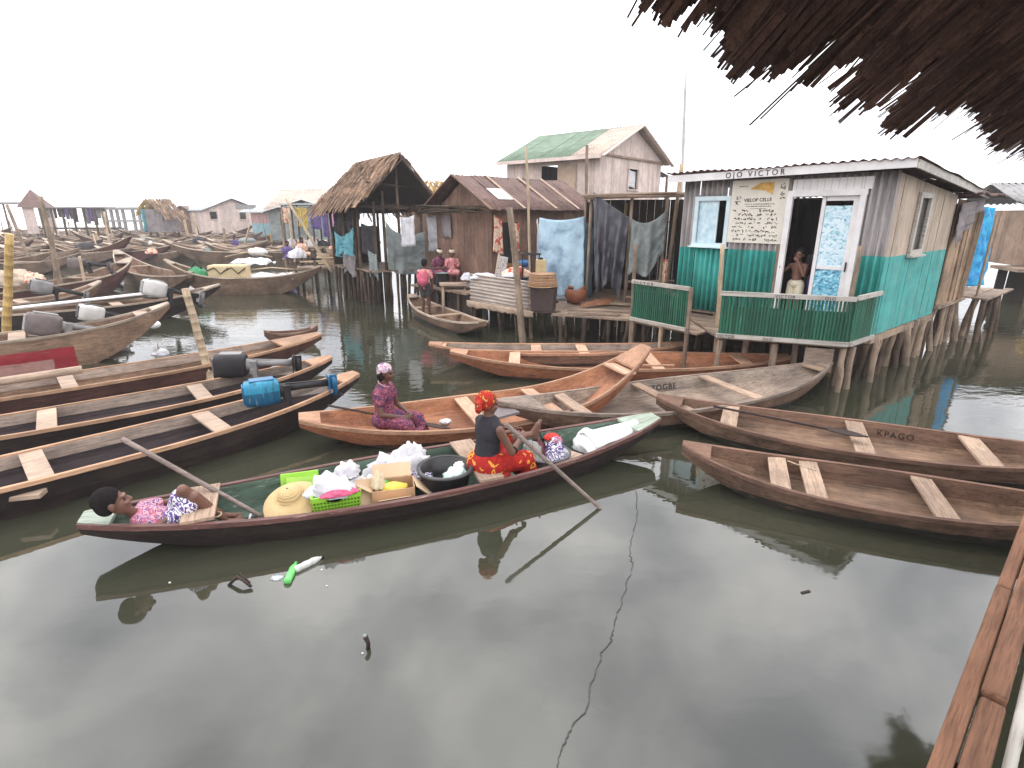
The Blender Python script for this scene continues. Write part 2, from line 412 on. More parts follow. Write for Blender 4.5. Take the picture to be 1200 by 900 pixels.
# ------------------------------------------------------------------ water
m,nt,b=nm('lagoon_water')
b.inputs['Roughness'].default_value=.015; b.inputs['IOR'].default_value=1.88
tcw=N(nt,'ShaderNodeTexCoord')
def wn(sx_,sy_,sc,det,dist=0.):
    mp=N(nt,'ShaderNodeMapping'); mp.inputs['Scale'].default_value=(sx_,sy_,1)
    nt.links.new(tcw.outputs['Object'],mp.inputs['Vector'])
    n=N(nt,'ShaderNodeTexNoise'); n.inputs['Scale'].default_value=sc; n.inputs['Detail'].default_value=det; n.inputs['Distortion'].default_value=dist
    nt.links.new(mp.outputs[0],n.inputs['Vector']); return n.outputs['Fac']
col=ramp(nt,wn(1,1,.5,4),[(.3,(.032,.034,.021)),(.7,(.048,.049,.033))])
fl=wn(1,1,26,3)
col=mixc(nt,ramp(nt,fl,[(.775,(0,0,0)),(.80,(.5,.5,.5))]),col,(.16,.14,.11))
nt.links.new(col,b.inputs['Base Color'])
nt.links.new(ramp(nt,wn(1,1.4,.9,5,.6),[(.45,(.012,)*3),(.62,(.07,)*3),(.75,(.12,)*3)]),b.inputs['Roughness'])
sy=N(nt,'ShaderNodeSeparateXYZ'); nt.links.new(tcw.outputs['Object'],sy.inputs[0])
h1=mathn(nt,'MULTIPLY',wn(.7,1.6,1.1,2),.010)
h2=mathn(nt,'MULTIPLY',wn(1.,1.8,4.5,2),.0042)
far=N(nt,'ShaderNodeMapRange'); far.inputs[1].default_value=5.5; far.inputs[2].default_value=12; far.inputs[3].default_value=.12; far.inputs[4].default_value=1.0
nt.links.new(sy.outputs[1],far.inputs[0])
h=mathn(nt,'MULTIPLY',mathn(nt,'ADD',h1,h2),far.outputs[0])
bm_=N(nt,'ShaderNodeBump'); bm_.inputs['Strength'].default_value=1.0; bm_.inputs['Distance'].default_value=1.0
nt.links.new(h,bm_.inputs['Height']); nt.links.new(bm_.outputs[0],b.inputs['Normal'])
# ------------------------------------------------------------------ hazy air over the lagoon
if HAZE>0:
    hm=bpy.data.materials.new('haze'); hm.use_nodes=True; hn=hm.node_tree
    for n_ in list(hn.nodes):
        if n_.type!='OUTPUT_MATERIAL': hn.nodes.remove(n_)
    pv=N(hn,'ShaderNodeVolumePrincipled'); pv.inputs['Color'].default_value=(.97,.96,.98,1); pv.inputs['Density'].default_value=HAZE; pv.inputs['Anisotropy'].default_value=.2
    hn.links.new(pv.outputs[0],[n_ for n_ in hn.nodes if n_.type=='OUTPUT_MATERIAL'][0].inputs['Volume'])
    g=MB(); g.box((0,60,3.75),(260,160,9.5)); tag(g.build('haze',hm),kind='stuff')
    scene.cycles.volume_bounces=1
g=MB(); g.add([(-1500,-200,0),(1500,-200,0),(1500,2500,0),(-1500,2500,0)],[(0,1,2,3)])
tag(g.build('water',m),kind='structure')

# ------------------------------------------------------------------ canoes
def canoe(label, a, b, W, rim=.38, za=.6, zb=.6, tip=.07, mats=('brown_wood','brown_in','brown_rim','seat_wood'),
          seats=(), decks=(.07,.09), depth=.1, group=None, name='canoe', cat='canoe', wc=.76, p=2.2, plank=None, seat_dz=0, pf=1.0, N_=28, ribs=0, deckmat=None):
    a=V(a);b=V(b); mid=(a+b)/2; d=b-a; L=math.hypot(d.x,d.y); ang=math.atan2(d.y,d.x)
    T=thing(name,label,cat,(mid.x,mid.y,0),ang,group)
    def hw(s): return tip+(W-tip)*max(0,1-abs(s)**p)**.9
    def zr(s): return rim+((za if s<0 else zb)-rim)*abs(s)**2.7
    def zbot(s):
        e=max(0,(abs(s)-.30)/.70); zt=(za if s<0 else zb)
        return -depth+(zt-.10+depth)*e**1.75
    def zfl(s): return max(zbot(s)+.04,.022)
    T_=.03
    ss=[-1+2*i/N_ for i in range(N_+1)]
    o_=MB(); i_=MB(); ov=[];iv=[]
    for k,s in enumerate(ss):
        x=s*L/2; w=hw(s); z1=zr(s); z0=zbot(s); wb=w*wc; zm=z0+(z1-z0)*.52; wm=wb+(w-wb)*.66
        j=.006*nz((x,w,1),2.3,k*.01)
        ov.append([V((x,-w+j,z1)),V((x,-wm+j,zm)),V((x,-wb,z0)),V((x,0,z0-.015)),V((x,wb,z0)),V((x,wm-j,zm)),V((x,w-j,z1))])
        f=zfl(s); t=min(T_,w*.4); zm2=max(f+.02,zm) if z1-f>.06 else (z1+f)/2
        wi=max(wb-t-.01,.012); wf=max(.012,wi)
        lerp=(f-z0)/max(.05,z1-z0); wf=max(.012,wb+(w-wb)*min(1,max(0,lerp))-t-.012)
        iv.append([V((x,-(w-t),z1)),V((x,-(wm-t),zm2)),V((x,-(wm-t-.012),zm2-.004)),V((x,-wf,f)),V((x,0,f-.008)),V((x,wf,f)),V((x,wm-t-.012,zm2-.004)),V((x,wm-t,zm2)),V((x,w-t,z1))])
    def skin(mb,rows):
        n=len(rows[0]); vs=[p for r in rows for p in r]
        mb.add(vs,[(i*n+j,(i+1)*n+j,(i+1)*n+j+1,i*n+j+1) for i in range(len(rows)-1) for j in range(n-1)],False)
        return n
    n=skin(o_,ov)
    o_.f.append(list(range(n))); o_.mi.append(0); o_.sm.append(False)
    e0=N_*n; o_.f.append([e0+k for k in range(n)]); o_.mi.append(0); o_.sm.append(False)
    skin(i_,iv)
    mt=[M[x] if isinstance(x,str) else x for x in mats]
    o_.build('hull',mt[0],T); i_.build('inner_planking',mt[1],T)
    if plank:
        for sg in (0,1):
            g=MB(); rows=[]
            for k in range(2,N_-1):
                r=iv[k]; a0,a1=(r[0],r[1]) if sg==0 else (r[8],r[7]); ins=V((0,.016 if sg==0 else -.016,0))
                if (a0-a1).length<.03: continue
                a1=a0.lerp(a1-V((0,0,.012)),pf)
                lo=.006*nz((a0.x*2,sg,4),1.7)
                rows.append([a0+V((0,0,-.004)),a0+ins+V((0,0,-.004)),a1+ins+V((0,0,lo)),a1+V((0,0,lo))])
            vs=[p_ for r in rows for p_ in r]; nr_=len(rows)
            g.add(vs,[(i*4+j,(i+1)*4+j,(i+1)*4+(j+1)%4,i*4+(j+1)%4) for i in range(nr_-1) for j in range(4)]+[(0,1,2,3),(nr_*4-4,nr_*4-3,nr_*4-2,nr_*4-1)])
            g.build('side_plank',M[plank],T)
    for sg in (-1,1):
        g=MB(); rows=[]
        for s in ss:
            x=s*L/2; w=hw(s); z=zr(s); q=min(.034,w*.9)
            wv=.004*nz((x*3,sg,2),1.5)
            rows.append([V((x,sg*(w+.014+wv),z-.03)),V((x,sg*(w+.014+wv),z+.014)),V((x,sg*max(w-q,.0),z+.014)),V((x,sg*max(w-q,.0),z-.03))])
        vs=[p_ for r in rows for p_ in r]
        g.add(vs,[(i*4+j,(i+1)*4+j,(i+1)*4+(j+1)%4,i*4+(j+1)%4) for i in range(N_) for j in range(4)])
        g.add([p_ for p_ in rows[0]],[(0,1,2,3)]); g.add([p_ for p_ in rows[-1]],[(0,1,2,3)])
        g.build('gunwale',mt[2],T)
    for sg,dl in ((-1,decks[0]),(1,decks[1])):
        if dl<=0: continue
        g=MB(); st=[sg*(1-dl*2*k/5) for k in range(6)]
        top=[];bot=[]
        for s in st:
            x=s*L/2;w=max(hw(s)-.012,.01);z=zr(s)+.020
            top+= [V((x,-w,z)),V((x,w,z))]; bot+=[V((x,-w,z-.035)),V((x,w,z-.035))]
        m_=len(top); vs=top+bot; fs=[]
        for k in range(5):
            q=2*k; fs+=[(q,q+1,q+3,q+2),(m_+q,m_+q+1,m_+q+3,m_+q+2),(q,q+2,m_+q+2,m_+q),(q+1,q+3,m_+q+3,m_+q+1)]
        fs+=[(0,1,m_+1,m_),(m_-2,m_-1,2*m_-1,2*m_-2)]
        g.add(vs,fs); g.build('end_deck',M[deckmat] if deckmat else mt[2],T)
    for se in seats:
        s,wd=se[0],se[1] if len(se)>1 else .2
        sk=se[2] if len(se)>2 else 0
        g=MB(); x=s*L/2; w=hw(s)-.02; z=zr(s)-.035+seat_dz
        q=[V((x-wd/2-sk,-w,z)),V((x+wd/2-sk,-w,z)),V((x+wd/2+sk,w,z)),V((x-wd/2+sk,w,z))]
        g.quad8(q,[p_+V((0,0,.032)) for p_ in q]); g.build('seat',mt[3],T,bevel=.004)
    for k in range(ribs):
        s=-.8+1.6*(k+.5)/ribs; x=s*L/2; g=MB()
        row=iv[int((s+1)/2*N_)]
        for q in range(len(row)-1):
            p0=row[q].copy();p1=row[q+1].copy();p0.x=p1.x=x
            if (p1-p0).length>.02: g.bar(p0+V((0,0,.01)),p1+V((0,0,.01)),.05,.04,up=(1,0,0))
        g.build('rib',mt[1],T)
    T_fn=dict(iv=iv,N=N_,T=T,L=L,hw=hw,zr=zr,zfl=zfl,mid=mid,ang=ang)
    return T_fn
def spos(a,b,u,v,z=.38):       # where along the canoe a pixel falls
    a=V(a);b=V(b);p=at(u,v,z); d=(b-a).xy; return (p.xy-a.xy).dot(d)/d.length_squared*2-1
def sts(a,b,pix,wd=.2,z=.38,sk=0): return [(spos(a,b,u,v,z),wd,sk) for u,v in pix]
def copy_tree(o, parent=None):
    c=o.copy(); C.objects.link(c)
    if parent: c.parent=parent
    for ch in list(o.children): copy_tree(ch,c)
    return c
# ------------------------------------------------------------------ the canoes
BO={}
def mk(key, label, a, b, seatpix=(), wd=.2, zs=.38, sk=0, **k):
    A_=a if isinstance(a,V) else at(*a);B_=at(*b)
    BO[key]=canoe(label,A_,B_,seats=sts(A_,B_,seatpix,wd,zs,sk) ,za=A_.z,zb=B_.z,**k)
    BO[key]['a']=A_;BO[key]['b']=B_
    return BO[key]
G1='wooden canoes moored by the green house'
mk('B1','green painted canoe with red rim carrying a lying boy, a trading woman and her goods',(95,608,.36),(768,488,.42),
   [(240,592),(560,547)],.26,zs=0.22,W=.56,rim=0.24,p=2.0,tip=.11,seat_dz=.05,plank='green_plank',mats=('dark_hull','green_in','red_rim','seat_wood'),decks=(.04,.07),deckmat='green_deck',group=None)
mk('B2','orange brown canoe in which the woman in the purple dress sits',(350,489,.42),(757,406,.90),
   [(546,474),(612,455),(687,441)],.2,zs=0.20,W=0.68,rim=0.22,p=2.0,tip=.13,plank='orange_plank',mats=('orange_hull','orange_wood','orange_rim','orange_seat'),decks=(.05,.075),group=G1)
mk('B3','grey weathered canoe with ZOGBE carved inside its far side',(583,470,.50),(972,424,.48),
   [(662,473),(770,463),(845,450),(925,432)],.17,zs=0.26,W=.72,rim=0.28,p=2.0,tip=.06,plank='grey_plank',mats=('brown_wood','grey_wood','grey_wood','seat_wood'),decks=(.10,.04),group=G1)
mk('B4','new orange canoe lying behind the raised bow of another orange canoe',(528,411,.44),(925,417,.38),
   [(603,424),(770,430),(868,424)],.2,zs=0.26,W=0.66,rim=0.28,p=2.1,tip=.1,plank='orange_plank',mats=('orange_hull','orange_wood','orange_rim','orange_seat'),decks=(.05,.05),group=G1)
mk('B5','slim old canoe moored farthest in, right before the dark pilings',(503,402,.40),(800,402,.40),
   [(520,405),(628,407),(682,409)],.2,zs=0.26,W=0.44,rim=0.28,p=2.2,tip=.08,pf=.6,plank='tan_plank',mats=('brown_wood','grey_wood','orange_rim','orange_seat'),decks=(.05,.05),group=G1)
mk('B6','long brown canoe with KPAGO carved inside and a paddle laid in it',(770,464,.42),(1330,536,.42),
   [(855,491),(1010,520),(1150,534)],.2,zs=0.22,W=0.60,rim=0.24,p=2.2,tip=.06,plank='brown_plank',mats=('brown_wood','brown_in','brown_rim','seat_wood'),decks=(.07,.05),group=G1)
mk('B7','brown canoe nearest the platform, a cord tied round one of its seats',(800,520,.40),(1330,600,.36),
   [(912,556),(950,556),(1095,585)],.18,zs=0.20,W=0.50,rim=0.22,p=2.2,tip=.06,plank='brown_plank',mats=('brown_wood','brown_in','brown_rim','seat_wood'),decks=(.08,.05),group=G1)
G2='long motor canoes moored on the left'
mk('B8','dark tarred canoe with a tan rim and the blue outboard motor in its end',V((-6.75,3.25,.45)),(417,437,.55),
   [(42,545),(246,494)],.2,zs=0.32,W=0.50,rim=0.34,p=2.7,tip=.1,pf=.6,plank='tan_plank',mats=('dark_hull','tar_in','tan_rim','pale_board'),decks=(.03,.05),group=G2)
mk('B9','dark tarred canoe with the black outboard motor, between two other long canoes',V((-7.75,4.95,.45)),(387,418,.55),
   [(55,495),(232,458)],.2,zs=0.32,W=0.50,rim=0.34,p=2.7,tip=.08,pf=.6,plank='tan_plank',mats=('dark_hull','tar_in','tan_rim','pale_board'),decks=(.03,.06),group=G2)
mk('B10','brown canoe with a worn pale bow deck, next to the pale mooring pole',V((-9.1,6.1,.45)),(374,391,.50),
   [(80,450)],.2,zs=0.32,W=0.56,rim=0.34,p=2.6,tip=.13,pf=.6,plank='tan_plank',mats=('maroon_hull','brown_in','tan_rim','pale_board'),decks=(.03,.12),group=G2)
mk('B11','large canoe with a red painted lower hull and two motors inside',V((-11.6,8.0,.6)),(197,355,1.0),
   [(20,390),(150,365)],.25,zs=.6,W=.52,rim=.64,p=2.6,tip=.12,mats=('red_hull','brown_in','far_rim','pale_board'),decks=(.03,.06),group=G2)
mk('B12','black hulled canoe with a boxy grey motor near its pointed end',V((-13.6,12.2,.55)),(257,333,.8),
   [(130,352)],.25,zs=.5,W=.55,rim=.50,p=2.4,tip=.08,mats=('dark_hull','brown_in','far_rim','pale_board'),decks=(.03,.07),group=G2)
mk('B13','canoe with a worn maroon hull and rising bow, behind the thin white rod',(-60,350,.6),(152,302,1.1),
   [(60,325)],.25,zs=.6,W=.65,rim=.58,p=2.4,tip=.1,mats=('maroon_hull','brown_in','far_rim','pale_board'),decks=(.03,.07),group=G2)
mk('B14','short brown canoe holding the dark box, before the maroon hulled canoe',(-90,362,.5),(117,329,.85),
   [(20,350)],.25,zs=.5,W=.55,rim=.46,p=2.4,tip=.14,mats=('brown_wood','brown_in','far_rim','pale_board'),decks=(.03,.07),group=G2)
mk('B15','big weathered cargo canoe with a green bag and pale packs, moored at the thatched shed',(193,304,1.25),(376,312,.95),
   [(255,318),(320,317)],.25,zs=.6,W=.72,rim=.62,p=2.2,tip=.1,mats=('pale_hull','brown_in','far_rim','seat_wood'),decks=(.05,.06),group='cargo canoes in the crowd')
mk('B16','empty pale canoe with a raised bow, left of the big cargo canoe',(136,293,1.25),(222,322,.8),
   [(170,305),(190,312)],.25,zs=.6,W=.7,rim=.60,p=2.2,tip=.1,mats=('pale_hull','brown_in','far_rim','seat_wood'),decks=(.05,.03),group='cargo canoes in the crowd')
mk('B17','small open brown canoe under the backpack child, beside the thatched shed',(482,345,.50),(566,377,.44),
   [(512,360),(535,368)],.2,zs=0.26,W=.46,rim=0.28,p=2.1,tip=.12,mats=('brown_wood','brown_in','far_rim','seat_wood'),decks=(.05,.04),group=None)
mk('B18','tip of a small brown canoe showing just behind the worn bow deck',(309,388,.32),(372,381,.36),
   (),W=.2,rim=.24,p=2.1,tip=.05,mats=('brown_wood','brown_in','brown_rim','seat_wood'),decks=(.10,.14),group=None)

# names carved into the planks
def carve(key,text,u0,v0,size,f=.25):
    B=BO[key];T=B['T']; x0=loc_of(T,at(u0,v0,.2)).x; iv=B['iv']; L=B['L']; N_=B['N']
    def corner(x):
        k=(x/(L/2)+1)/2*N_; i=max(0,min(N_-1,int(k))); t=k-i
        return iv[i][8].lerp(iv[i+1][8],t), iv[i][7].lerp(iv[i+1][7],t)
    a0,b0=corner(x0); a1,b1=corner(x0+size*3)
    up=(a0-b0); xd=(a1-a0); ins=V((0,-.0175,0))
    Mx=frame(b0+up*f+ins,xd,up)
    lettering(text,size,Mx,M['carved'],T,name='carved_name',thick=.003,space=1.2)
carve('B3','ZOGBE',757,450,.13,.15)
carve('B6','KPAGO',1030,505,.105,.15)

# ------------------------------------------------------------------ the crowd of far canoes
random_far=random.Random(5)
protos=[]
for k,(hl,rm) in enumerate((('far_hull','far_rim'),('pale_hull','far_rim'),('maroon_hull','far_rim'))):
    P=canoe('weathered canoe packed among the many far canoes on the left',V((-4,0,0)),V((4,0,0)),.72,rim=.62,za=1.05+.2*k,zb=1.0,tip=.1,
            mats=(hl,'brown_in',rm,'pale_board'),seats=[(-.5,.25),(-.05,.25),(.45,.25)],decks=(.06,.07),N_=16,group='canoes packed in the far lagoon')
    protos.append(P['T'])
used=[False]*3
rows=[(276,-40,160,8,-.1),(278,-40,310,11,.05),(281,-30,330,12,.05),(284,-60,330,13,.15),(288,-50,330,13,-.1),(292,-70,320,13,.2),(297,-60,330,11,-.15),(302,-80,400,10,.1),(306,-80,390,10,-.05),(312,-90,60,4,.15),(320,-110,30,3,.2)]
for (v,u0,u1,n,sk) in rows:
    for i in range(n):
        u=u0+(u1-u0)*(i+.5)/n+random_far.uniform(-9,9)
        if 190<u<380 and v>309: continue
        vv=v+random_far.uniform(-1.5,1.5)
        p=at(u,vv,0)
        k=random_far.choice((0,0,1,1,2))
        T=protos[k] if not used[k] else copy_tree(protos[k]); used[k]=True
        T.location=(p.x,p.y,random_far.uniform(-.04,.05)); T.rotation_euler=(random_far.uniform(-.05,.05),random_far.uniform(-.03,.03),sk+random_far.uniform(-.3,.3)+random_far.choice((0,PI)))
        sc=random_far.uniform(.8,1.12); T.scale=(sc*random_far.uniform(.9,1.2),sc,sc)

# ------------------------------------------------------------------ outboard motors
def motor(label, loc, rz, tilt, cowl_mat, leg_mat, s=1.0, roll=0, accent=None, prop=True, group='outboard motors in the canoes'):
    T=thing('outboard_motor',label,'motor',loc,rot=(roll,tilt,rz),group=group); T.scale=(s,s,s)
    g=MB()                                        # cowling: tapered rounded box, lying on its back
    ring=[(-.21,.10,.11),(-.19,.145,.16),(-.02,.155,.18),(.16,.15,.17),(.22,.13,.145)]
    rows=[]
    for x,hy,hz in ring:
        rows.append([V((x,hy*c*abs(c)**-.45 if c else 0,hz*s_*abs(s_)**-.45 if s_ else 0)) for c,s_ in [(math.cos(2*PI*k/20),math.sin(2*PI*k/20)) for k in range(20)]])
    vs=[p for r in rows for p in r]; n=20
    g.add(vs,[(i*n+k,i*n+(k+1)%n,(i+1)*n+(k+1)%n,(i+1)*n+k) for i in range(len(rows)-1) for k in range(n)],True)
    g.add(rows[0],[tuple(range(n))]); g.add(rows[-1],[tuple(range(n))])
    cw=g.build('cowling',cowl_mat,T)
    g=MB(); g.box((-.215,0,0),(.02,.2,.24)); g.box((.02,0,.172),(.3,.16,.03)); g.build('cowl_panel',accent or leg_mat,cw,bevel=.008)
    g=MB(); g.tube([(.22,0,0),(.30,0,0)],[.10,.075],12); g.box((.31,0,-.03),(.10,.15,.20)); g.bar((.30,.07,-.05),(.36,.07,-.26),.03,.06); g.bar((.30,-.07,-.05),(.36,-.07,-.26),.03,.06)
    g.build('clamp_bracket',leg_mat,T,bevel=.006)
    g=MB(); g.tube([(.28,0,.02),(.5,0,.02),(.86,0,.015)],[.055,.045,.05],12); g.bar((.3,0,.07),(.8,0,.05),.025,.03); g.build('leg',leg_mat,T)
    g=MB(); g.box((.86,0,0),(.012,.2,.24)); g.tube([(.93,0,.09),(.93,0,.02),(.93,0,-.16)],[.028,.05,.045],10)
    g.bar((.93,0,.12),(.93,0,-.14),.02,.10,up=(1,0,0)); g.build('gearcase',cowl_mat if accent is None else accent,T)
    if prop:
        g=MB(); g.tube([(.93,0,-.15),(.93,0,-.24)],[.045,.03],10)
        for k in range(3):
            a=2*PI*k/3+.3; dd=V((math.cos(a),math.sin(a),0)); tt=V((-math.sin(a),math.cos(a),.5)).normalized()
            c0=V((.93,0,-.19)); pts=[c0+dd*.03-tt*.02,c0+dd*.03+tt*.02,c0+dd*.12+tt*.045,c0+dd*.12-tt*.03]
            nn=dd.cross(tt)*.006; g.quad8([q-nn for q in pts],[q+nn for q in pts])
        g.build('propeller',leg_mat,T)
    g=MB(); g.tube([(.28,.05,-.08),(.12,.16,-.20),(-.12,.22,-.24)],[.018,.016,.02],8); g.build('tiller',leg_mat,T)
    return T
M['m_blue']=painted('m_blue',(.012,.105,.20),(.3,.35,.4),.25,rough=.4,bands=(2,.03,(.03,.25,.40))); M['m_blue2']=plain('m_blue2',(.01,.13,.27),.4,.2,3)
M['m_dark']=plain('m_dark',(.022,.02,.022),.5,.4,5,spec=.3); M['m_grey']=plain('m_grey',(.23,.22,.215),.5,.35,5)
M['m_white']=plain('m_white',(.55,.53,.5),.45,.25,5); M['m_brown']=plain('m_brown',(.15,.115,.11),.6,.4,4)
p=at(306,460,.56); motor('bright blue outboard motor tilted up in the tarred canoe',p,math.radians(28),.0,M['m_blue'],M['m_dark'],1.0,accent=M['m_blue2'])
p=at(270,428,.60); motor('black outboard motor lying in the canoe beside the pale pole',p,math.radians(15),.04,M['m_dark'],M['m_grey'],1.05)
p=at(180,338,.95); motor('boxy light grey outboard motor over the black hulled canoe',p,math.radians(44),.30,M['m_white'],M['m_dark'],1.25,accent=M['m_grey'])
p=at(106,367,.85); motor('white and dark outboard motor next to the brown crate like motor',p,math.radians(46),.30,M['m_white'],M['m_dark'],1.0,accent=M['m_dark'])
p=at(50,380,.85); motor('large dusty brown outboard motor with a pale patch beside the bamboo pole',p,math.radians(46),.30,M['m_brown'],M['m_grey'],1.2)
p=at(48,336,.9); motor('slanted dark grey outboard motor in the short brown canoe',p,math.radians(44),.35,M['m_grey'],M['m_dark'],1.1)
p=at(90,309,1.1); motor('small dark outboard motor far back in the maroon hulled canoe',p,math.radians(10),.1,M['m_brown'],M['m_dark'],1.2)

# ------------------------------------------------------------------ poles
def pole(label, top, bot, r=.035, mat='pole', zb=-.35, z_at=0.0, name='mooring_pole', cat='pole', group='mooring poles', nodes=False, Ybot=None, bend=.02):
    b=at(bot[0],bot[1],z_at); t=dep(top[0],top[1],b.y+(0 if Ybot is None else Ybot))
    d=(t-b)
    if z_at-zb>0 and d.z>.2: b=b-d*((b.z-zb)/d.z)
    T=thing(name,label,cat,(b.x,b.y,b.z),0,group)
    pts=[];rs=[];n=14
    sd=V((d.z,0,-d.x)).normalized() if d.length else V((1,0,0))
    for k in range(n+1):
        f=k/n; q=(t-b)*f+sd*(bend*d.length*.25*math.sin(f*PI)+.012*nz((f*6,top[0],bot[0]),1))
        pts.append(q); rs.append(r*(1.08-.2*f)*(1.14 if nodes and k%2==0 else 1))
    if nodes:
        pp=[];rr=[]
        for k in range(n):
            q0,q1=pts[k],pts[k+1]; rb=r*(1.08-.2*k/n)
            pp+=[q0,q0+(q1-q0)*.04,q0+(q1-q0)*.10]; rr+=[rb*1.02,rb*1.09,rb]
        pp.append(pts[-1]); rr.append(r*.9); pts,rs=pp,rr
    g=MB(); g.tube(pts,rs,8); g.build('shaft',M[mat],T)
    return T
pole('thick yellow bamboo pole standing in the red hulled canoe',(11,274),(7,392),.075,'bamboo',z_at=.5,zb=-.3,nodes=True)
pole('pale stout pole rising beside the black outboard motor',(217,338),(244,437),.065,'pale_pole',z_at=.2,nodes=True)
pole('grey leaning pole at the left edge with a hooked top',(8,240),(38,316),.08,'pole')
pole('tall brown pole leaning left beside the far market stand',(47,230),(75,353),.075,'pole')
pole('short brown pole just behind the tall leaning one',(61,268),(66,345),.06,'pole')
pole('thin pale rod standing before the maroon hulled canoe',(93,300),(102,348),.045,'pale_pole')
pole('thin pale rod in the middle of the far canoes',(122,248),(130,302),.07,'pale_pole')
pole('short pale rod leaning left of the far pale rod',(112,272),(121,296),.07,'pale_pole')
pole('pole leaning against the brown ruined hut',(213,247),(222,286),.13,'pale_pole')
pole('thin pole in front of the open side of the beige far house',(226,250),(234,292),.10,'pale_pole')
pole('short post standing before the beige far house window',(262,267),(265,295),.11,'pole')
pole('stub of a post before the beige far house door',(247,275),(250,293),.10,'pole')
pole('thin pole leaning right beside the pink and blue house',(293,262),(284,296),.08,'pale_pole')
pole('dark upright pole left of the cargo canoe load',(328,250),(336,315),.055,'pole')
pole('pale upright pole rising out of the cargo canoe',(338,250),(346,316),.06,'pale_pole')
pole('thin orange rod near the pink and blue house',(317,274),(319,300),.05,'bamboo')
pole('long pale pole slanting down to the cargo canoe end, nearer one',(335,233),(385,313),.05,'pale_pole',z_at=.9,zb=.7)
pole('long pale pole slanting down to the cargo canoe end, farther one',(343,246),(377,302),.05,'pale_pole',z_at=.9,zb=.7)
pole('tall thin pole standing beside the white hanging cloth',(617,172),(621,352),.035,'pale_pole',z_at=.6,zb=-.4)
pole('tall dark pole between the brown house and the hanging black tarp',(688,170),(684,352),.04,'pole',z_at=.7,zb=-.4,bend=.01)
pole('thick grey post leaning before the corrugated screen',(597,243),(612,401),.075,'pole',bend=.03)
pole('bamboo upright between the black tarp and the grey green tarp',(734,238),(723,356),.04,'bamboo',z_at=.6,zb=-.4,nodes=True)
pole('whitewashed bamboo post at the left end of the green house',(799,192),(779,345),.055,'pale_pole',z_at=.8,zb=-.4,nodes=True)
pole('tall thin radio mast against the white sky behind the green house',(804,84),(794,346),.05,'m_white',name='radio_mast',cat='mast',group='radio masts',bend=0)
pole('bare short post behind the small green fence panel',(745,286),(740,372),.04,'pole',z_at=.8,zb=-.4)
pole('round post at the left end of the green balcony rail',(847,286),(838,412),.045,'pale_pole',zb=-.4,z_at=.3)
pole('slim dark post at the right corner of the green balcony',(1009,288),(984,412),.04,'pole',zb=-.4,z_at=.6)

rr=random.Random(29)
for k in range(16):
    u=rr.uniform(5,330);v=rr.uniform(281,299)
    T=thing('bundle','pale bundle of goods lying in one of the far canoes','bundle',at(u,v,.55),rr.uniform(0,3),'bundles lying in far canoes')
    g=MB(); sx_,sy_,sz_=rr.uniform(.3,.9),rr.uniform(.3,.5),rr.uniform(.2,.4)
    g.ell((0,0,sz_*.5),(sx_,sy_,sz_),None,7); g.ell((sx_*.5,.1,sz_*.8),(sx_*.4,sy_*.6,sz_*.6),None,6)
    o=g.build('wrap',M[rr.choice(['white_cloth','mauve_tarp','tan_wall','dark_cloth','peach_cloth','dark_cloth','grey_tarp'])],T); m_=o.modifiers.new('r','REMESH'); m_.mode='VOXEL'; m_.voxel_size=.08; baked(o)
    g=MB(); g.tube([(-sx_,0,sz_*.4),(0,-sy_*.4,sz_*1.5),(sx_,0,sz_*.5)],.02,5); g.build('cord',M['pale_pole'],T)
for k in range(26):
    u=rr.uniform(0,390);v=rr.uniform(279,300); q=at(u,v,0)
    T=thing('mooring_pole','thin stake standing among the far canoes','pole',(q.x,q.y,-.5),0,'thin stakes among the far canoes'); g=MB(); h_=rr.uniform(1.6,2.9); g.tube([(0,0,0),(rr.uniform(-.1,.1),0,h_*.5),(rr.uniform(-.4,.4),0,h_)],[.06,.055,.045],6); g.build('shaft',M[rr.choice(['pole','pale_pole','pile'])],T)

a_,b_=at(-20,365,.62),at(188,342,.62)
T=thing('plank','long whitish plank lying along the black hulled canoe','plank',a_); g=MB(); g.bar((0,0,0),b_-a_,.34,.04); g.build('board',plain('whitish',(.66,.64,.62),.7,.2,3),T,bevel=.01)
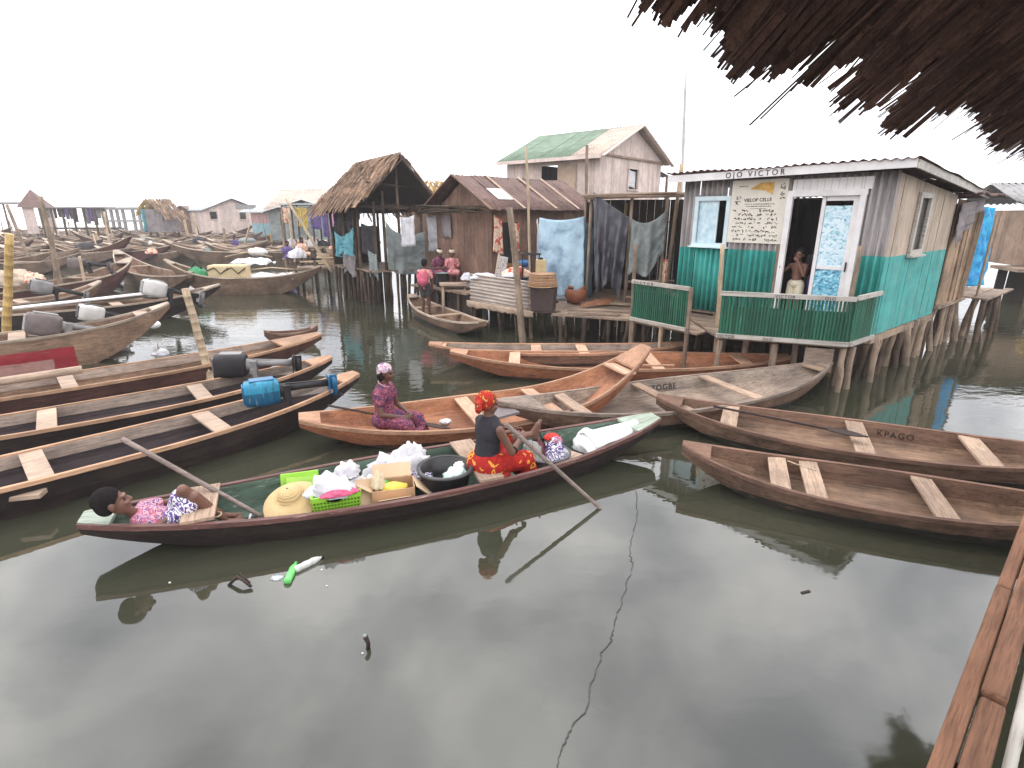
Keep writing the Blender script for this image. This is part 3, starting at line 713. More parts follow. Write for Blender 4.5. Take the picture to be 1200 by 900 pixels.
# ------------------------------------------------------------------ building helpers (local frames: x along the front, y inwards, z up)
def boards(mb, O, ex, width, z0, top, bw=.16, th=.025, holes=(), jit=.012, gap=.004, uneven=0.0):
    """vertical boards along ex from O; top is a number or a function of the distance; holes=(x0,x1,z0,z1)"""
    O=V(O); ex=V(ex).normalized(); ey=V((0,0,1)).cross(ex); x=0
    cuts=sorted({0.0,width,*[h[0] for h in holes],*[h[1] for h in holes]})
    xs=[]
    for c0,c1 in zip(cuts,cuts[1:]):
        n=max(1,round((c1-c0)/bw)); 
        for i in range(n): xs.append((c0+(c1-c0)*i/n,c0+(c1-c0)*(i+1)/n))
    for x0,x1 in xs:
        if x1-x0<.005: continue
        xm=(x0+x1)/2; segs=[(z0-uneven*rnd.random(),None)]
        zt0=top(x0+.001) if callable(top) else top; zt1=top(x1-.001) if callable(top) else top
        pieces=[(z0-uneven*rnd.random(),zt0,zt1)]
        for h in holes:
            if h[0]-1e-4<=x0 and x1<=h[1]+1e-4:
                new=[]
                for (a,b0,b1) in pieces:
                    if h[2]>a: new.append((a,h[2],h[2]))
                    if h[3]<min(b0,b1): new.append((h[3],b0,b1))
                pieces=new
        off=ey*rnd.uniform(-jit,jit); tl=rnd.uniform(-.004,.004)
        for (a,b0,b1) in pieces:
            if max(b0,b1)-a<.02: continue
            p=lambda xx,z,dy:O+ex*xx+V((0,0,z-O.z*0))+off+ey*dy
            q=[p(x0+gap/2,a,0),p(x1-gap/2,a,0),p(x1-gap/2+tl,b1,0),p(x0+gap/2+tl,b0,0)]
            mb.quad8(q,[r+ey*th for r in q])
def corr(mb, P, ux, uy, nx, wave, amp, ny=1, sag=0):
    """corrugated sheet: P corner, ux across the waves, uy along them"""
    P=V(P);ux=V(ux);uy=V(uy); nrm=ux.cross(uy).normalized(); W_=ux.length; n=max(4,int(W_/wave*nx))
    mb.grid(lambda i,j: P+ux*i+uy*j+nrm*(amp*math.sin(2*PI*i*W_/wave)+ (sag*nz((i*4,j*3,1),1.3) if sag else 0)),n,ny,True)
def piles(T, pts, z1, label=None, r=.055, mat='pile', z0=-.45, lean=.10):
    for (x,y) in pts:
        g=MB(); a=V((x+rnd.uniform(-lean,lean),y+rnd.uniform(-lean,lean),z0)); b=V((x,y,z1+rnd.uniform(-.03,.0)))
        rr=r*rnd.uniform(.75,1.25); n=5
        g.tube([a.lerp(b,k/n)+V((rnd.uniform(-.012,.012),rnd.uniform(-.012,.012),0)) for k in range(n+1)],[rr*rnd.uniform(.88,1.08) for _ in range(n+1)],7)
        g.build('pile',M[mat],T)
def deckboards(mb, quad, n, th=.035, along=0, jit=.03):
    """planks filling a quad of 4 points; along=0: planks run from edge 0-3 to edge 1-2"""
    a,b,c,d=[V(p) for p in quad]
    for i in range(n):
        t0=i/n+.04/n;t1=(i+1)/n-.04/n; j0=rnd.uniform(-jit,jit); j1=rnd.uniform(-jit,jit)
        p0=a.lerp(d,t0);p1=b.lerp(c,t0);p2=b.lerp(c,t1);p3=a.lerp(d,t1)
        u=(p1-p0).normalized(); q=[p0+u*j0,p1+u*j1,p2+u*j1,p3+u*j0]; dz=V((0,0,rnd.uniform(-.008,.008)))
        q=[x+dz for x in q]; mb.quad8(q,[x+V((0,0,th)) for x in q])
def hang(name, label, cat, mat, p, drop, folds=6, amp=.05, sag=.1, flare=.0, n=(34,34), group=None, parent=None, hem=.04, twist=0, seed=0):
    """cloth hung from a line: p = list of top points (world), drop = metres or function of u"""
    top=[V(q) for q in p]
    def pt(u):
        if len(top)==3:
            m=top[1]*2-(top[0]+top[2])*.5
            return top[0]*(1-u)**2+m*2*u*(1-u)+top[2]*u*u
        k=u*(len(top)-1); i=min(int(k),len(top)-2); return top[i].lerp(top[i+1],k-i)
    d=(top[-1]-top[0]); d.z=0; d.normalize(); nr=V((-d.y,d.x,0))
    T=parent or thing(name,label,cat,(pt(.5).x,pt(.5).y,pt(.5).z),0,group)
    o0=V((0,0,0)) if parent else pt(.5)
    g=MB()
    def f(u,v):
        dr=drop(u) if callable(drop) else drop
        q=pt(u); ph=seed*1.7
        a=amp*(.35+v*.9)*(math.sin(u*folds*2*PI*.5+ph+1.3*nz((u*3,v*1.2,seed),1))+.5*math.sin(u*folds*PI*1.73+v*2.2+ph))
        a+= .7*amp*nz((u*5,v*6,seed),1.0)+.016*nz((u*13+v*5,v*11,seed+2),1.0)+.014*abs(nz((u*9-v*12,v*7+u*6,seed+5),1.3))
        z=-dr*v - sag*math.sin(u*PI)*(1-v*.6) + hem*nz((u*9,0,seed+3),1)*v
        side=flare*v*(u-.5)+ twist*v
        return q+nr*a+d*(side+.02*nz((u*6,v*7,seed+7),1))+V((0,0,z))-o0
    g.grid(f,*n)
    o=g.build('sheet' if not parent else name,M[mat] if isinstance(mat,str) else mat,T,solid=.008)
    return T
# ------------------------------------------------------------------ the green house
A=V((3.6,12.0,0)); Bp=V((6.05,9.06,0)); hd=(Bp-A); HW=hd.length
H1=thing('stilt_house','teal and grey corrugated stilt house with OJO VICTOR on its fascia','house',(A.x,A.y,.9),math.atan2(hd.y,hd.x))
f0=0.0                                             # local z=0 is floor level, .9 above the water
HD=3.5; WT=2.56
win=(.36,.97,1.36,2.17); door=(2.24,3.32,.08,2.21)
g=MB(); wv=.115
def cpatch(x0,x1,z0,z1): corr(g,(x0,0,z0),(x1-x0,0,0),(0,0,z1-z0),8,wv,.036,1)
cpatch(-.02,win[0],-.02,WT); cpatch(win[0],win[1],-.02,win[2]); cpatch(win[0],win[1],win[3],WT); cpatch(win[1],door[0],-.02,WT)
cpatch(door[0],door[1],door[3],WT); cpatch(door[1],HW,-.02,WT)
g.build('front_wall',M['teal_sheet'],H1,solid=.004)
g=MB(); boards(g,(HW+.005,.0,0),(0,1,0),HD,-.06,lambda y:WT-.03-.075*y,.22,holes=[(1.06,1.66,1.27,2.22)],jit=.006,gap=.003)
g.build('side_wall',M['side_wall'],H1)
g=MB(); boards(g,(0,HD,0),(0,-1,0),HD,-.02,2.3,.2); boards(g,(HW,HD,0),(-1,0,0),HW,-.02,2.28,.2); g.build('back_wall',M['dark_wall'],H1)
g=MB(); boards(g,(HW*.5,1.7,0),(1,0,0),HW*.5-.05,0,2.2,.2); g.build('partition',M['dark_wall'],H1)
g=MB(); g.box((HW/2,HD/2,-.05),(HW-.02,HD-.02,.05)); 
for k in range(5): g.bar((.0+k*HW/4.02,.02,-.14),(.0+k*HW/4.02,HD,-.14),.08,.12)
g.build('floor',M['deck'],H1)
g=MB(); 
for y0,y1,dz in ((-.32,2.2,.012),(2.1,4.6,0)):
    z0=2.70-.075*(y0+.3)+dz; z1=2.70-.075*(y1+.3)+dz
    corr(g,(-.28,y0,z0),(4.42,0,0),(0,y1-y0,z1-z0),6,.15,.018,6,.03)
rf=g.build('roof',M['rust_roof'],H1,solid=.006)
g=MB(); g.bar((-.26,-.27,2.60),(4.08,-.27,2.645),.03,.135); fas=g.build('fascia',M['white_paint'],H1)
g=MB(); g.bar((4.09,-.27,2.63),(4.09,4.55,2.28),.03,.12); 
g.build('side_fascia',M['rail_white'],H1)
lettering('OJO VICTOR',.135,frame((1.03,-.288,2.565),(1,0,.01),(0,0,1)),M['letter'],fas,space=1.55)
# window
wf=MB(); t=.085; x0,x1,z0,z1=win
for a,b in (((x0-t,z0-t/2),(x1+t,z0-t/2)),((x0-t,z1+t/2),(x1+t,z1+t/2))): wf.box(((a[0]+b[0])/2,-.03,a[1]),(b[0]-a[0],.05,t))
for x in (x0-t/2,x1+t/2): wf.box((x,-.028,(z0+z1)/2),(t,.045,z1-z0+.0))
wf.box(((x0+x1)/2,-.055,z0-t),(x1-x0+.26,.10,.03))
wn_=wf.build('window',M['blue_white'],H1,bevel=.004)
m,nt,b=nm('frosted_glass')
fr=ramp(nt,tex(nt,(1,1,.7),9,4,.6),[(.3,(.36,.53,.62)),(.55,(.56,.72,.78)),(.7,(.70,.80,.84))])
nt.links.new(fr,b.inputs['Base Color']); b.inputs['Roughness'].default_value=.25; b.inputs['Specular IOR Level'].default_value=.6
M['frosted']=m
m,nt,b=nm('etched_glass')                           # frosted glass with a printed marbled pattern
pt=tex(nt,(1,1,1.6),11,3,.55,1.2)
c=ramp(nt,pt,[(.30,(.05,.16,.24)),(.40,(.30,.55,.66)),(.50,(.58,.74,.80)),(.63,(.70,.82,.86))])
zz=coord(nt,2); low=mathn(nt,'LESS_THAN',zz,1.02)
c2=ramp(nt,pt,[(.34,(.03,.10,.18)),(.44,(.12,.40,.56)),(.56,(.25,.55,.68)),(.68,(.55,.76,.82))])
nt.links.new(mixc(nt,low,c,c2),b.inputs['Base Color']); b.inputs['Roughness'].default_value=.2
M['etched']=m
g=MB(); g.box(((x0+.76)/2-.0,.01,(z0+z1)/2),(.76-x0,.012,z1-z0-.002)); g.build('pane',M['frosted'],wn_)
g=MB(); g.box((.775,.008,(z0+z1)/2),(.03,.03,z1-z0-.002)); g.build('sash',M['blue_white'],wn_)
# notice board
g=MB(); g.box((1.595,-.035,1.955),(1.07,.03,1.14)); nb=g.build('notice_board',plain('cream_board',(.70,.655,.56),.7,.12,4),H1,bevel=.003)
r2=random.Random(3); yb=-.0535
g=MB()
def mark(x,z,w_,h_,a=0):
    c_,s_=math.cos(a),math.sin(a)
    q=[(-w_/2,-h_/2),(w_/2,-h_/2),(w_/2,h_/2),(-w_/2,h_/2)]
    q=[V((x+c_*p-s_*r,yb,z+s_*p+c_*r)) for p,r in q]; g.quad8(q,[p-V((0,.002,0)) for p in q])
for row in range(8):                               # illegible hand painted lines
    z=1.98-.075*row
    x=1.13+.03*r2.random(); end=2.06-.05*r2.random()
    while x<end:
        wd=r2.uniform(.03,.085)
        if r2.random()<.80:
            for k in range(r2.randint(2,4)): mark(x+wd*r2.random(),z+r2.uniform(-.018,.018),r2.uniform(.012,.045),r2.uniform(.006,.014),r2.uniform(-1.2,1.2))
        x+=wd+.012
for k in range(16): mark(2.04+r2.uniform(-.04,.04),2.12+r2.uniform(0,.33),r2.uniform(.02,.06),.012,r2.uniform(-1.3,1.3))
for k in range(10): mark(1.20+r2.uniform(-.05,.06),2.10+r2.uniform(0,.13),r2.uniform(.02,.06),.012,r2.uniform(-1.3,1.3))
for x in (1.22,1.25,1.29,1.33,1.37): mark(x,2.41+.01*r2.random(),.03,.012,r2.uniform(-1,1))
g.build('painted_lines',M['letter'],nb)
lettering('VIELOP CELLE',.085,frame((1.33,yb,2.135),(1,0,.02),(0,0,1)),M['letter'],nb,space=1.02)
g=MB()
for row,(xa,xb) in enumerate(((1.36,1.93),(1.40,1.88),(1.48,1.80))):
    x=xa
    while x<xb: mark(x,2.095-.04*row,r2.uniform(.012,.03),.012 if row<2 else .006,r2.uniform(-.4,.4)); x+=.032
g.build('small_lines',M['letter'],nb)
g=MB(); q=[V((1.42,yb,2.36)),V((1.72,yb,2.33)),V((1.86,yb,2.26)),V((1.88,yb,2.47)),V((1.62,yb,2.47))]
g.add(q,[(0,1,2,3,4)]); g.add([p-V((0,.003,0)) for p in q],[(0,1,2,3,4)]); 
g.build('orange_emblem',plain('emblem',(.62,.36,.08),.7,.35,14),nb)
# door
x0,x1,z0,z1=door; t=.075
g=MB(); g.box((x0-.05,-.035,(z0+z1)/2),(.10,.06,z1-z0)); g.box(((x0+x1)/2,-.036,z1+.05),(x1-x0+.2,.058,.10)); g.box((x1+.045,-.035,(z0+z1)/2),(.09,.06,z1-z0))
g.box(((x0+x1)/2,-.02,z0-.03),(x1-x0,.08,.05)); fr_=g.build('door_frame',M['white_paint'],H1,bevel=.004)
g=MB(); g.box((2.84,-.024,2.40),(1.27,.024,.19)); g.build('door_header',M['white_paint'],H1)
g=MB(); dx0,dx1=2.72,3.315
for x in (dx0+.03,dx1-.05): g.box((x,.015,(z0+z1)/2),(.06 if x<3 else .10,.035,z1-z0-.004))
for z,h_ in ((z0+.05,.10),(z1-.04,.08),(1.02,.06)): g.box(((dx0+dx1)/2-.01,.015,z),(dx1-dx0-.17,.034,h_))
dl=g.build('door_leaf',M['white_paint'],H1)
g=MB(); g.box(((dx0+dx1)/2-.01,.016,1.55),(dx1-dx0-.15,.008,1.0)); g.box(((dx0+dx1)/2-.01,.016,.56),(dx1-dx0-.15,.008,.87)); g.build('door_glass',M['etched'],dl)
g=MB(); g.box((dx1-.05,-.012,1.05),(.02,.025,.16)); g.build('handle',M['dark'],dl)
g=MB(); g.bar((2.10,-.02,0),(2.10,-.02,2.3),.05,.04,up=(0,1,0)); g.build('upright',M['pole'],H1)
# side window
g=MB(); y0,y1,z0,z1=1.06,1.66,1.27,2.22; X=HW+.035
for y in (y0,y1): g.box((X,y,(z0+z1)/2),(.05,.09,z1-z0+.1))
for z in (z0,z1): g.box((X+.002,(y0+y1)/2,z),(.05,y1-y0-.09,.09))
g.box((X+.03,(y0+y1)/2,z0-.06),(.10,y1-y0+.14,.03))
swn=g.build('side_window',M['rail_white'],H1,bevel=.004)
g=MB(); g.box((HW-.02,1.5,1.75),(.01,.28,.9)); g.build('pane',plain('dusty_glass',(.10,.095,.09),.25,.4,9),swn)
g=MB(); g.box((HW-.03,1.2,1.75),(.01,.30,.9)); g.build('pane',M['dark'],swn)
# piles under the house
pl=[]
for i in range(8):
    for j in range(5): pl.append((.1+i*(HW-.15)/7,.1+j*(HD-.15)/4))
pl+=[(rnd.uniform(.1,HW),rnd.uniform(.2,HD)) for _ in range(14)]
piles(H1,pl,-.08,r=.06,z0=-1.35,lean=.2)
piles(H1,[(HW+.0+rnd.uniform(-.1,.05),.3+k*.42) for k in range(8)],-.06,r=.07,z0=-1.35,lean=.22,mat='pole')
g=MB(); boards(g,(HW-.1,HD-.2,0),(-1,0,0),HW-.1,-1.3,-.10,.24,jit=.05,gap=.02,uneven=.2); boards(g,(.12,HD-.3,0),(0,-1,0),HD-.6,-1.3,-.10,.3,jit=.05,gap=.03,uneven=.2); boards(g,(HW-.55,.1,0),(0,1,0),HD-.4,-1.3,-.10,.3,jit=.05,gap=.03,uneven=.2); boards(g,(.2,.9,0),(1,0,0),HW-.8,-1.3,-.10,.3,jit=.05,gap=.03,uneven=.2); g.build('underfloor_shade_boards',M['dark_wall'],H1)  # dark boards added behind the piles to stand in for underfloor shade
# balcony
fa,fb,fc=V((3.55,9.25,.8)),V((5.36,8.54,.8)),V((6.15,9.15,.8))
BAL=thing('balcony','green slatted balcony rail with white painted VICTOR OJO lettering before the glass door','balcony',(fa.x,fa.y,fa.z),math.atan2((fb-fa).y,(fb-fa).x))
l=lambda p:loc_of(BAL,p); FL=(fb-fa).length
def railing(parent, p0, p1, h_, solid_h, pitch, name):
    p0=V(p0);p1=V(p1);L=(p1-p0).length;u=(p1-p0)/L; n=int(L/pitch); nrm=V((u.y,-u.x,0))
    g=MB()
    for i in range(n):
        c=p0+u*(L*(i+.5)/n)+V((0,0,.02)); hh=h_-.07
        w_=pitch*(.62 if i%7 else .75)
        g.bar(c,c+V((rnd.uniform(-.004,.004),0,hh)),.014,w_,up=u)
    b0=p0-nrm*.018+V((0,0,.03)); 
    g.bar(b0+V((0,0,solid_h/2)),b0+u*L+V((0,0,solid_h/2)),.01,solid_h)
    return g.build(name,M['green_slat'],parent)
def rails(parent,p0,p1,h_,tex_top=None,tex_bot=None):
    p0=V(p0);p1=V(p1);u=(p1-p0).normalized(); nrm=V((u.y,-u.x,0)); L=(p1-p0).length
    g=MB(); g.bar(p0+nrm*.012+V((0,0,h_-.03)),p1+nrm*.012+V((0,0,h_-.03)),.05,.075); tr=g.build('top_rail',M['rail_white'],parent,bevel=.004)
    g=MB(); g.bar(p0+nrm*.012+V((0,0,.02)),p1+nrm*.012+V((0,0,.02)),.05,.07); br=g.build('bottom_rail',M['rail_white'],parent,bevel=.004)
    for (rail,z,ts) in ((tr,h_-.058,tex_top),(br,-.008,tex_bot)):
        for (s,word,sp) in (ts or []):
            lettering(word,.07,frame(p0+u*(s*L)+nrm*.0385+V((0,0,z)),u,(0,0,1)),M['letter'],rail,space=sp)
r_=railing(BAL,(0,0,0),(FL,0,0),.77,.50,.05,'front_slats'); rails(r_,(-.03,0,0),(FL+.02,0,0),.77,[(.42,'VICTOR',1.25),(.78,'OJO',1.3)],[(.01,'VICTOR',1.15),(.37,'OJO',1.3)])
q=l(fc); r_=railing(BAL,(FL+.03,.03,0),q,.77,.66,.05,'side_slats'); rails(r_,(FL+.04,.02,0),q,.79)
g=MB(); q0,q1=l(A+hd*.04+V((0,0,.78))),l(A+hd*1.0+V((0,0,.78)))
deckboards(g,[(0,.05,-.06),(FL,.05,-.06),(q1.x,q1.y-.06,-.04),(q0.x,q0.y-.06,-.04)],11,.035); g.build('deck',M['deck'],BAL)
piles(BAL,[(.05,.12),(.9,.1),(FL-.02,.10),(.5,.9),(1.3,.7),(q1.x-.3,q1.y-.4),(.1,1.7),(1.0,1.3)],-.06,z0=-1.25,r=.05,mat='pole',lean=.05)
g=MB(); g.box((FL-.35,.12,-.30),(.42,.02,.40)); g.build('hanging_board',M['grey_wood'],BAL)
# small fence panel
ga,gb=V((2.42,10.96,.78)),V((3.17,9.84,.8))
FP=thing('fence_panel','small green slatted fence panel with VICTOR painted on its top rail','fence',ga,math.atan2((gb-ga).y,(gb-ga).x))
GL=(gb-ga).xy.length
r_=railing(FP,(0,0,0),(GL,0,0),.79,.56,.05,'slats'); rails(r_,(-.03,0,0),(GL+.02,0,0),.79,[(.05,'VICTOR',2.4)])
for p0_,p1_ in (((GL+.03,.02,-.05),(GL+.03,.02,.78)),((.0,.05,-1.1),(.0,.05,.1)),((GL*.55,.05,-1.1),(GL*.55,.05,.05)),((GL,.05,-1.1),(GL,.05,.05))): g=MB(); g.bar(p0_,p1_,.05,.06,up=(1,0,0)); g.build('post',M['pole'],FP)
# small plank walk between fence panel and house
WK=thing('plank_walk','plank walkway between the small fence panel and the green house','walkway',(2.6,11.2,.7))
g=MB(); P_=[V((2.45,11.0,.70)),V((3.35,9.75,.70)),V((4.55,10.9,.72)),V((3.6,12.05,.72))]
P_=[loc_of(WK,p) for p in P_]; deckboards(g,P_,10,.035); g.build('planks',M['deck'],WK)
piles(WK,[(.1,-.2),(.75,-1.0),(1.2,-.4),(.6,.3)],-.02,z0=-1.1,r=.05)

# ------------------------------------------------------------------ annex and tarps to the right
Sx=V((.768,.64,0)); Cn=V((6.05,9.06,0))
def side(yd,z,o=0): return Cn+Sx*yd+V((.64,-.768,0))*o+V((0,0,z))
AN=thing('shack','rough tan plank annex with split boards behind the green house','shack',side(3.62,.9),math.atan2(Sx.y,Sx.x))
g=MB(); boards(g,(0,0,0),(1,0,0),1.95,.12,lambda x:2.2-.02*x,.26,.03,jit=.03,gap=.012,uneven=.1)
for k in range(4): g.bar((1.5+k*.13,-.05,.0),(1.62+k*.12,-.06,2.25-.1*k),.05,.03,up=(0,1,0))
g.build('wall',M['tan_wall'],AN)
g=MB(); boards(g,(1.95,0,0),(0,1,0),2.5,.1,2.15,.25); boards(g,(0,2.5,0),(1,0,0),1.95,.1,2.2,.25); g.build('back_wall',M['dark_wall'],AN)
g=MB(); boards(g,(-.3,.55,0),(1,0,0),2.7,-1.3,.0,.28,jit=.05,gap=.03,uneven=.2); g.build('underfloor_shade_boards',M['dark_wall'],AN)  # added dark boards make the shade below the annex
g=MB(); g.box((.95,1.2,.06),(2.1,2.6,.05)); g.build('floor',M['deck'],AN)
g=MB(); corr(g,(-.1,-.35,2.30),(2.4,0,0),(0,3.2,-.1),6,.15,.02,4,.06); g.build('roof',M['rust_roof'],AN,solid=.008)
piles(AN,[(.1+k*.35,rnd.uniform(-.15,.1)) for k in range(6)]+[(.2+k*.5,1.2) for k in range(4)]+[(2.2,.2),(2.6,.5),(2.5,-.2)],.05,z0=-1.35,r=.065,mat='pole',lean=.3)
hang('tarp','faded mauve grey cloth slung under the roof edge of the tan annex','tarp','mauve_tarp',[side(3.45,3.02,.10),side(4.2,3.12,.14),side(5.0,3.15,.12)],lambda u:.85-.7*u,5,.04,.05,seed=2)
hang('tarp','bright blue plastic tarp hanging at the end of the tan annex','tarp','bright_tarp',[side(6.3,2.98,-.1),side(6.9,2.98,-.05),side(7.5,2.9,-.2)],1.80,6,.12,.02,flare=.5,seed=4)
for k,(yd,lab) in enumerate(((6.0,'slim upright pole before the bright blue tarp'),)):
    T=thing('mooring_pole',lab,'pole',side(yd,-.4,.22),0,'mooring poles'); g=MB(); g.tube([(0,0,0),(.02,.02,3.2)],.03,7); g.build('shaft',M['pole'],T)
LD=thing('jetty','low broken wooden jetty under the bright blue tarp','jetty',side(5.7,.95,.2),math.atan2(Sx.y,Sx.x))
g=MB(); deckboards(g,[(0,-.3,0),(2.6,-.3,0),(2.6,.9,0),(0,.9,0)],7,.04,jit=.25); g.build('planks',M['deck'],LD); piles(LD,[(.1,-.2),(.9,-.3),(1.7,-.2),(2.4,0),(.5,.6),(1.6,.6)],0,z0=-1.35,r=.06,lean=.2)
# far right house
FRo=dep(1166,312,19.0); FRo=V((17.2,18.3,1.0))
FR=thing('stilt_house','brown plank stilt house with a pale corrugated awning at the right edge','house',FRo,math.radians(-15))
g=MB(); boards(g,(-.6,0,0),(1,0,0),6,.2,1.95,.3,jit=.01); boards(g,(-.6,3,0),(0,-1,0),3,.2,1.95,.3); g.build('wall',M['wall_wood'],FR)
g=MB(); corr(g,(-.9,-.8,1.95),(6.5,0,0),(0,1.0,.2),6,.2,.03,2,.03); g.build('awning',M['pale_roof'],FR,solid=.01)
g=MB(); corr(g,(-.9,.1,2.2),(6.5,0,0),(0,1.9,.65),6,.2,.03,2,.03); corr(g,(-.9,3.9,2.2),(6.5,0,0),(0,-1.9,.65),6,.2,.03,2,.03); g.build('roof',M['grey_roof'],FR,solid=.01)
g=MB(); g.box((2.2,-.3,.12),(6.4,1.6,.1)); g.build('deck',M['deck'],FR)
g=MB(); boards(g,(-.8,.4,0),(1,0,0),6.4,-1.4,.05,.3,jit=.05,gap=.02,uneven=.2); g.build('underfloor_shade_boards',M['dark_wall'],FR)  # dark boards added for a shaded underside and its dark reflection
piles(FR,[(-.5+k*1.1,-.9) for k in range(6)]+[(-.5+k*1.1,.8) for k in range(6)],.06,z0=-1.4,r=.08)
T=thing('basin','dark oblong tub standing on the deck of the far right house','basin',FR.matrix_basis@V((.9,-.7,.17)))
g=MB(); g.lathe([(.02,.01),(.42,.01),(.5,.35),(.46,.35),(.40,.05),(.02,.05)],18); g.build('bowl',M['dark'],T)
T=thing('jerrycan','yellow container lying beside the dark tub at the right edge','container',FR.matrix_basis@V((.05,-.75,.17)))
g=MB(); g.tube([(0,0,.2),(0,.3,.2)],[.2,.2],14); g.build('body',plain('m_yellow',(.55,.36,.08),.5,.2),T,bevel=.02); g=MB(); g.tube([(0,-.0,.22),(0,-.05,.22)],[.09,.09],12); g.build('cap',M['white_cloth'],T)
# ------------------------------------------------------------------ thatched shed
def thatch_slope(mb, a, b, c, d, rows, per, ln, rn, th=.02, w=.035, lift=.05):
    """straw bundles over the slope a-b (ridge) to d-c (eave)"""
    a,b,c,d=[V(p) for p in (a,b,c,d)]
    nrm=(b-a).cross(d-a).normalized()
    if nrm.z<0: nrm=-nrm
    for r in range(rows):
        v=(r+.25)/rows
        for k in range(per):
            u=(k+rn.random())/per
            p=a.lerp(b,u).lerp(d.lerp(c,u),min(1,max(0,v+rn.uniform(-.5,.5)/rows)))
            dn=(d.lerp(c,u)-a.lerp(b,u)).normalized(); sd=(b-a).normalized()
            q=p+(dn+sd*rn.uniform(-.3,.3)).normalized()*ln*rn.uniform(.7,1.25)-nrm*lift*.8
            mb.bar(p+nrm*lift*rn.uniform(.4,1.4),q+nrm*lift*rn.uniform(-.2,.7),w*rn.uniform(.5,1.5),th,up=nrm)
SH=thing('thatched_shed','open stilt shed with a shaggy thatched gable roof and cloths hung between its posts','shed',(-4.27,17.7,0),math.radians(41))
SW_,SD_=1.75,3.2; FZ=1.05
g=MB(); rt=random.Random(8)
rdg0,rdg1=V((.85,-.40,4.55)),V((.85,2.75,4.45))
eL0,eL1=V((-.50,-.42,3.32)),V((-.62,3.3,3.02)); eR0,eR1=V((2.2,-.42,3.12)),V((2.3,3.2,3.0))
thatch_slope(g,rdg0,rdg1,eL1,eL0,11,60,.55,rt); thatch_slope(g,rdg0,rdg1,eR1,eR0,11,50,.55,rt)
thatch_slope(g,rdg1+V((-.05,0,0)),rdg1+V((.05,0,0)),eR1,eL1,9,30,.5,rt)
for sgn in (-1,1):                                  # ridge cap
    for k in range(80):
        p=rdg0.lerp(rdg1,rt.random()); g.bar(p+V((0,0,.08)),p+V((sgn*rt.uniform(.25,.5),rt.uniform(-.1,.1),-rt.uniform(.2,.42))),.04,.02)
thin=g.build('thatch',M['thatch'],SH)
g=MB(); dz=V((0,0,.03))
for q in ([rdg0,rdg1,eL1,eL0],[rdg0,rdg1,eR1,eR0],[rdg1,rdg1+V((.02,0,0)),eR1,eL1]): g.quad8([p-dz*5.0 for p in q],[p-dz*4.0 for p in q])
g.build('thatch_shade_slab',M['dark_wall'],SH)  # dark slab covers the lit straw, standing in for the shaded underside
g=MB(); g.tube([rdg0-V((0,0,.1)),rdg1-V((0,0,.1))],.04,7)
for k in range(5):
    f=k/4
    for e0,e1 in ((eL0,eL1),(eR0,eR1)): g.tube([rdg0.lerp(rdg1,f)-V((0,0,.12)),e0.lerp(e1,f)-V((0,0,.08))],.028,6)
g.tube([(-.45,0,3.05),(2.15,0,3.0)],.035,6); g.tube([(-.2,-.02,3.75),(1.4,-.02,3.62)],.03,6); g.tube([(-.05,0,3.1),(-.05,3.2,3.0)],.03,6); g.tube([(1.75,0,3.05),(1.75,3.2,3.0)],.03,6)
g.build('rafters',M['dark_wall'],SH)
for (x,y,zt) in ((-.02,0,3.2),(.28,-.05,3.5),(.85,0,4.4),(1.72,0,3.1),(-.05,1.1,3.0),(-.05,1.35,3.0),(-.02,2.2,3.0),(-.03,3.15,2.95),(1.75,1.6,3.0),(1.75,3.15,3.0),(.85,3.1,4.3)):
    g=MB(); g.tube([(x+rnd.uniform(-.06,.06),y+rnd.uniform(-.06,.06),-.45),(x,y,1.2),(x+rnd.uniform(-.04,.04),y,zt)],[.06,.05,.045],7); g.build('post',M['pile'],SH)
piles(SH,[(.2+k*.25,-.02+.03*k) for k in range(6)]+[(-.04,.3+k*.36) for k in range(8)]+[(.6,1.2),(1.2,1.5),(.5,2.3),(1.3,2.6)],FZ-.02,r=.05)
g=MB(); deckboards(g,[(-.15,-.12,FZ),(1.9,-.12,FZ),(1.9,3.3,FZ),(-.15,3.3,FZ)],13,.05,jit=.1); g.build('floor',M['deck'],SH)
g=MB(); boards(g,(1.7,2.6,0),(-1,0,0),1.75,-.4,FZ,.2,jit=.06,gap=.03,uneven=.2); boards(g,(.25,2.6,0),(0,-1,0),1.9,-.4,FZ,.2,jit=.06,gap=.05,uneven=.2); g.build('underfloor_shade_boards',M['dark_wall'],SH)  # dark boards added under the shed in place of shade
g=MB(); boards(g,(1.76,3.2,0),(-1,0,0),1.8,FZ,2.4,.2); g.build('back_screen',M['dark_wall'],SH)
g=MB(); rr=random.Random(4)
for k in range(40): 
    x=rr.uniform(-.1,2.6); g.tube([(x,-.35+rr.uniform(-.1,.5),3.02+rr.uniform(-.1,.1)),(x+rr.uniform(.6,1.6),rr.uniform(-.2,.6),2.98+rr.uniform(-.12,.14))],.018,5)
g.build('stick_bundle',M['pile'],SH)
ws=lambda x,y,z: SH.matrix_basis@V((x,y,z))
hang('hanging_cloth','teal blue cloth sagging on the left side of the thatched shed','cloth','cyan_cloth',[ws(-.09,2.85,2.35),ws(-.12,2.2,2.28),ws(-.10,1.3,2.42)],lambda u:.75+.12*math.sin(u*9),7,.06,.18,seed=1)
hang('hanging_cloth','dark cloth added above the teal blue cloth to darken the shed','cloth','dark_cloth',[ws(.02,3.0,3.0),ws(.02,2.0,2.98),ws(.02,1.3,2.98)],.95,6,.05,.03,seed=3)  # dark cloth added to deepen the shade inside the shed
hang('hanging_cloth','big grey green sheet hung across the front of the thatched shed','cloth','grey_tarp',[ws(.30,-.10,2.62),ws(.9,-.12,2.35),ws(1.74,-.10,2.28)],lambda u:1.45-.18*u,5,.04,.16,seed=6)
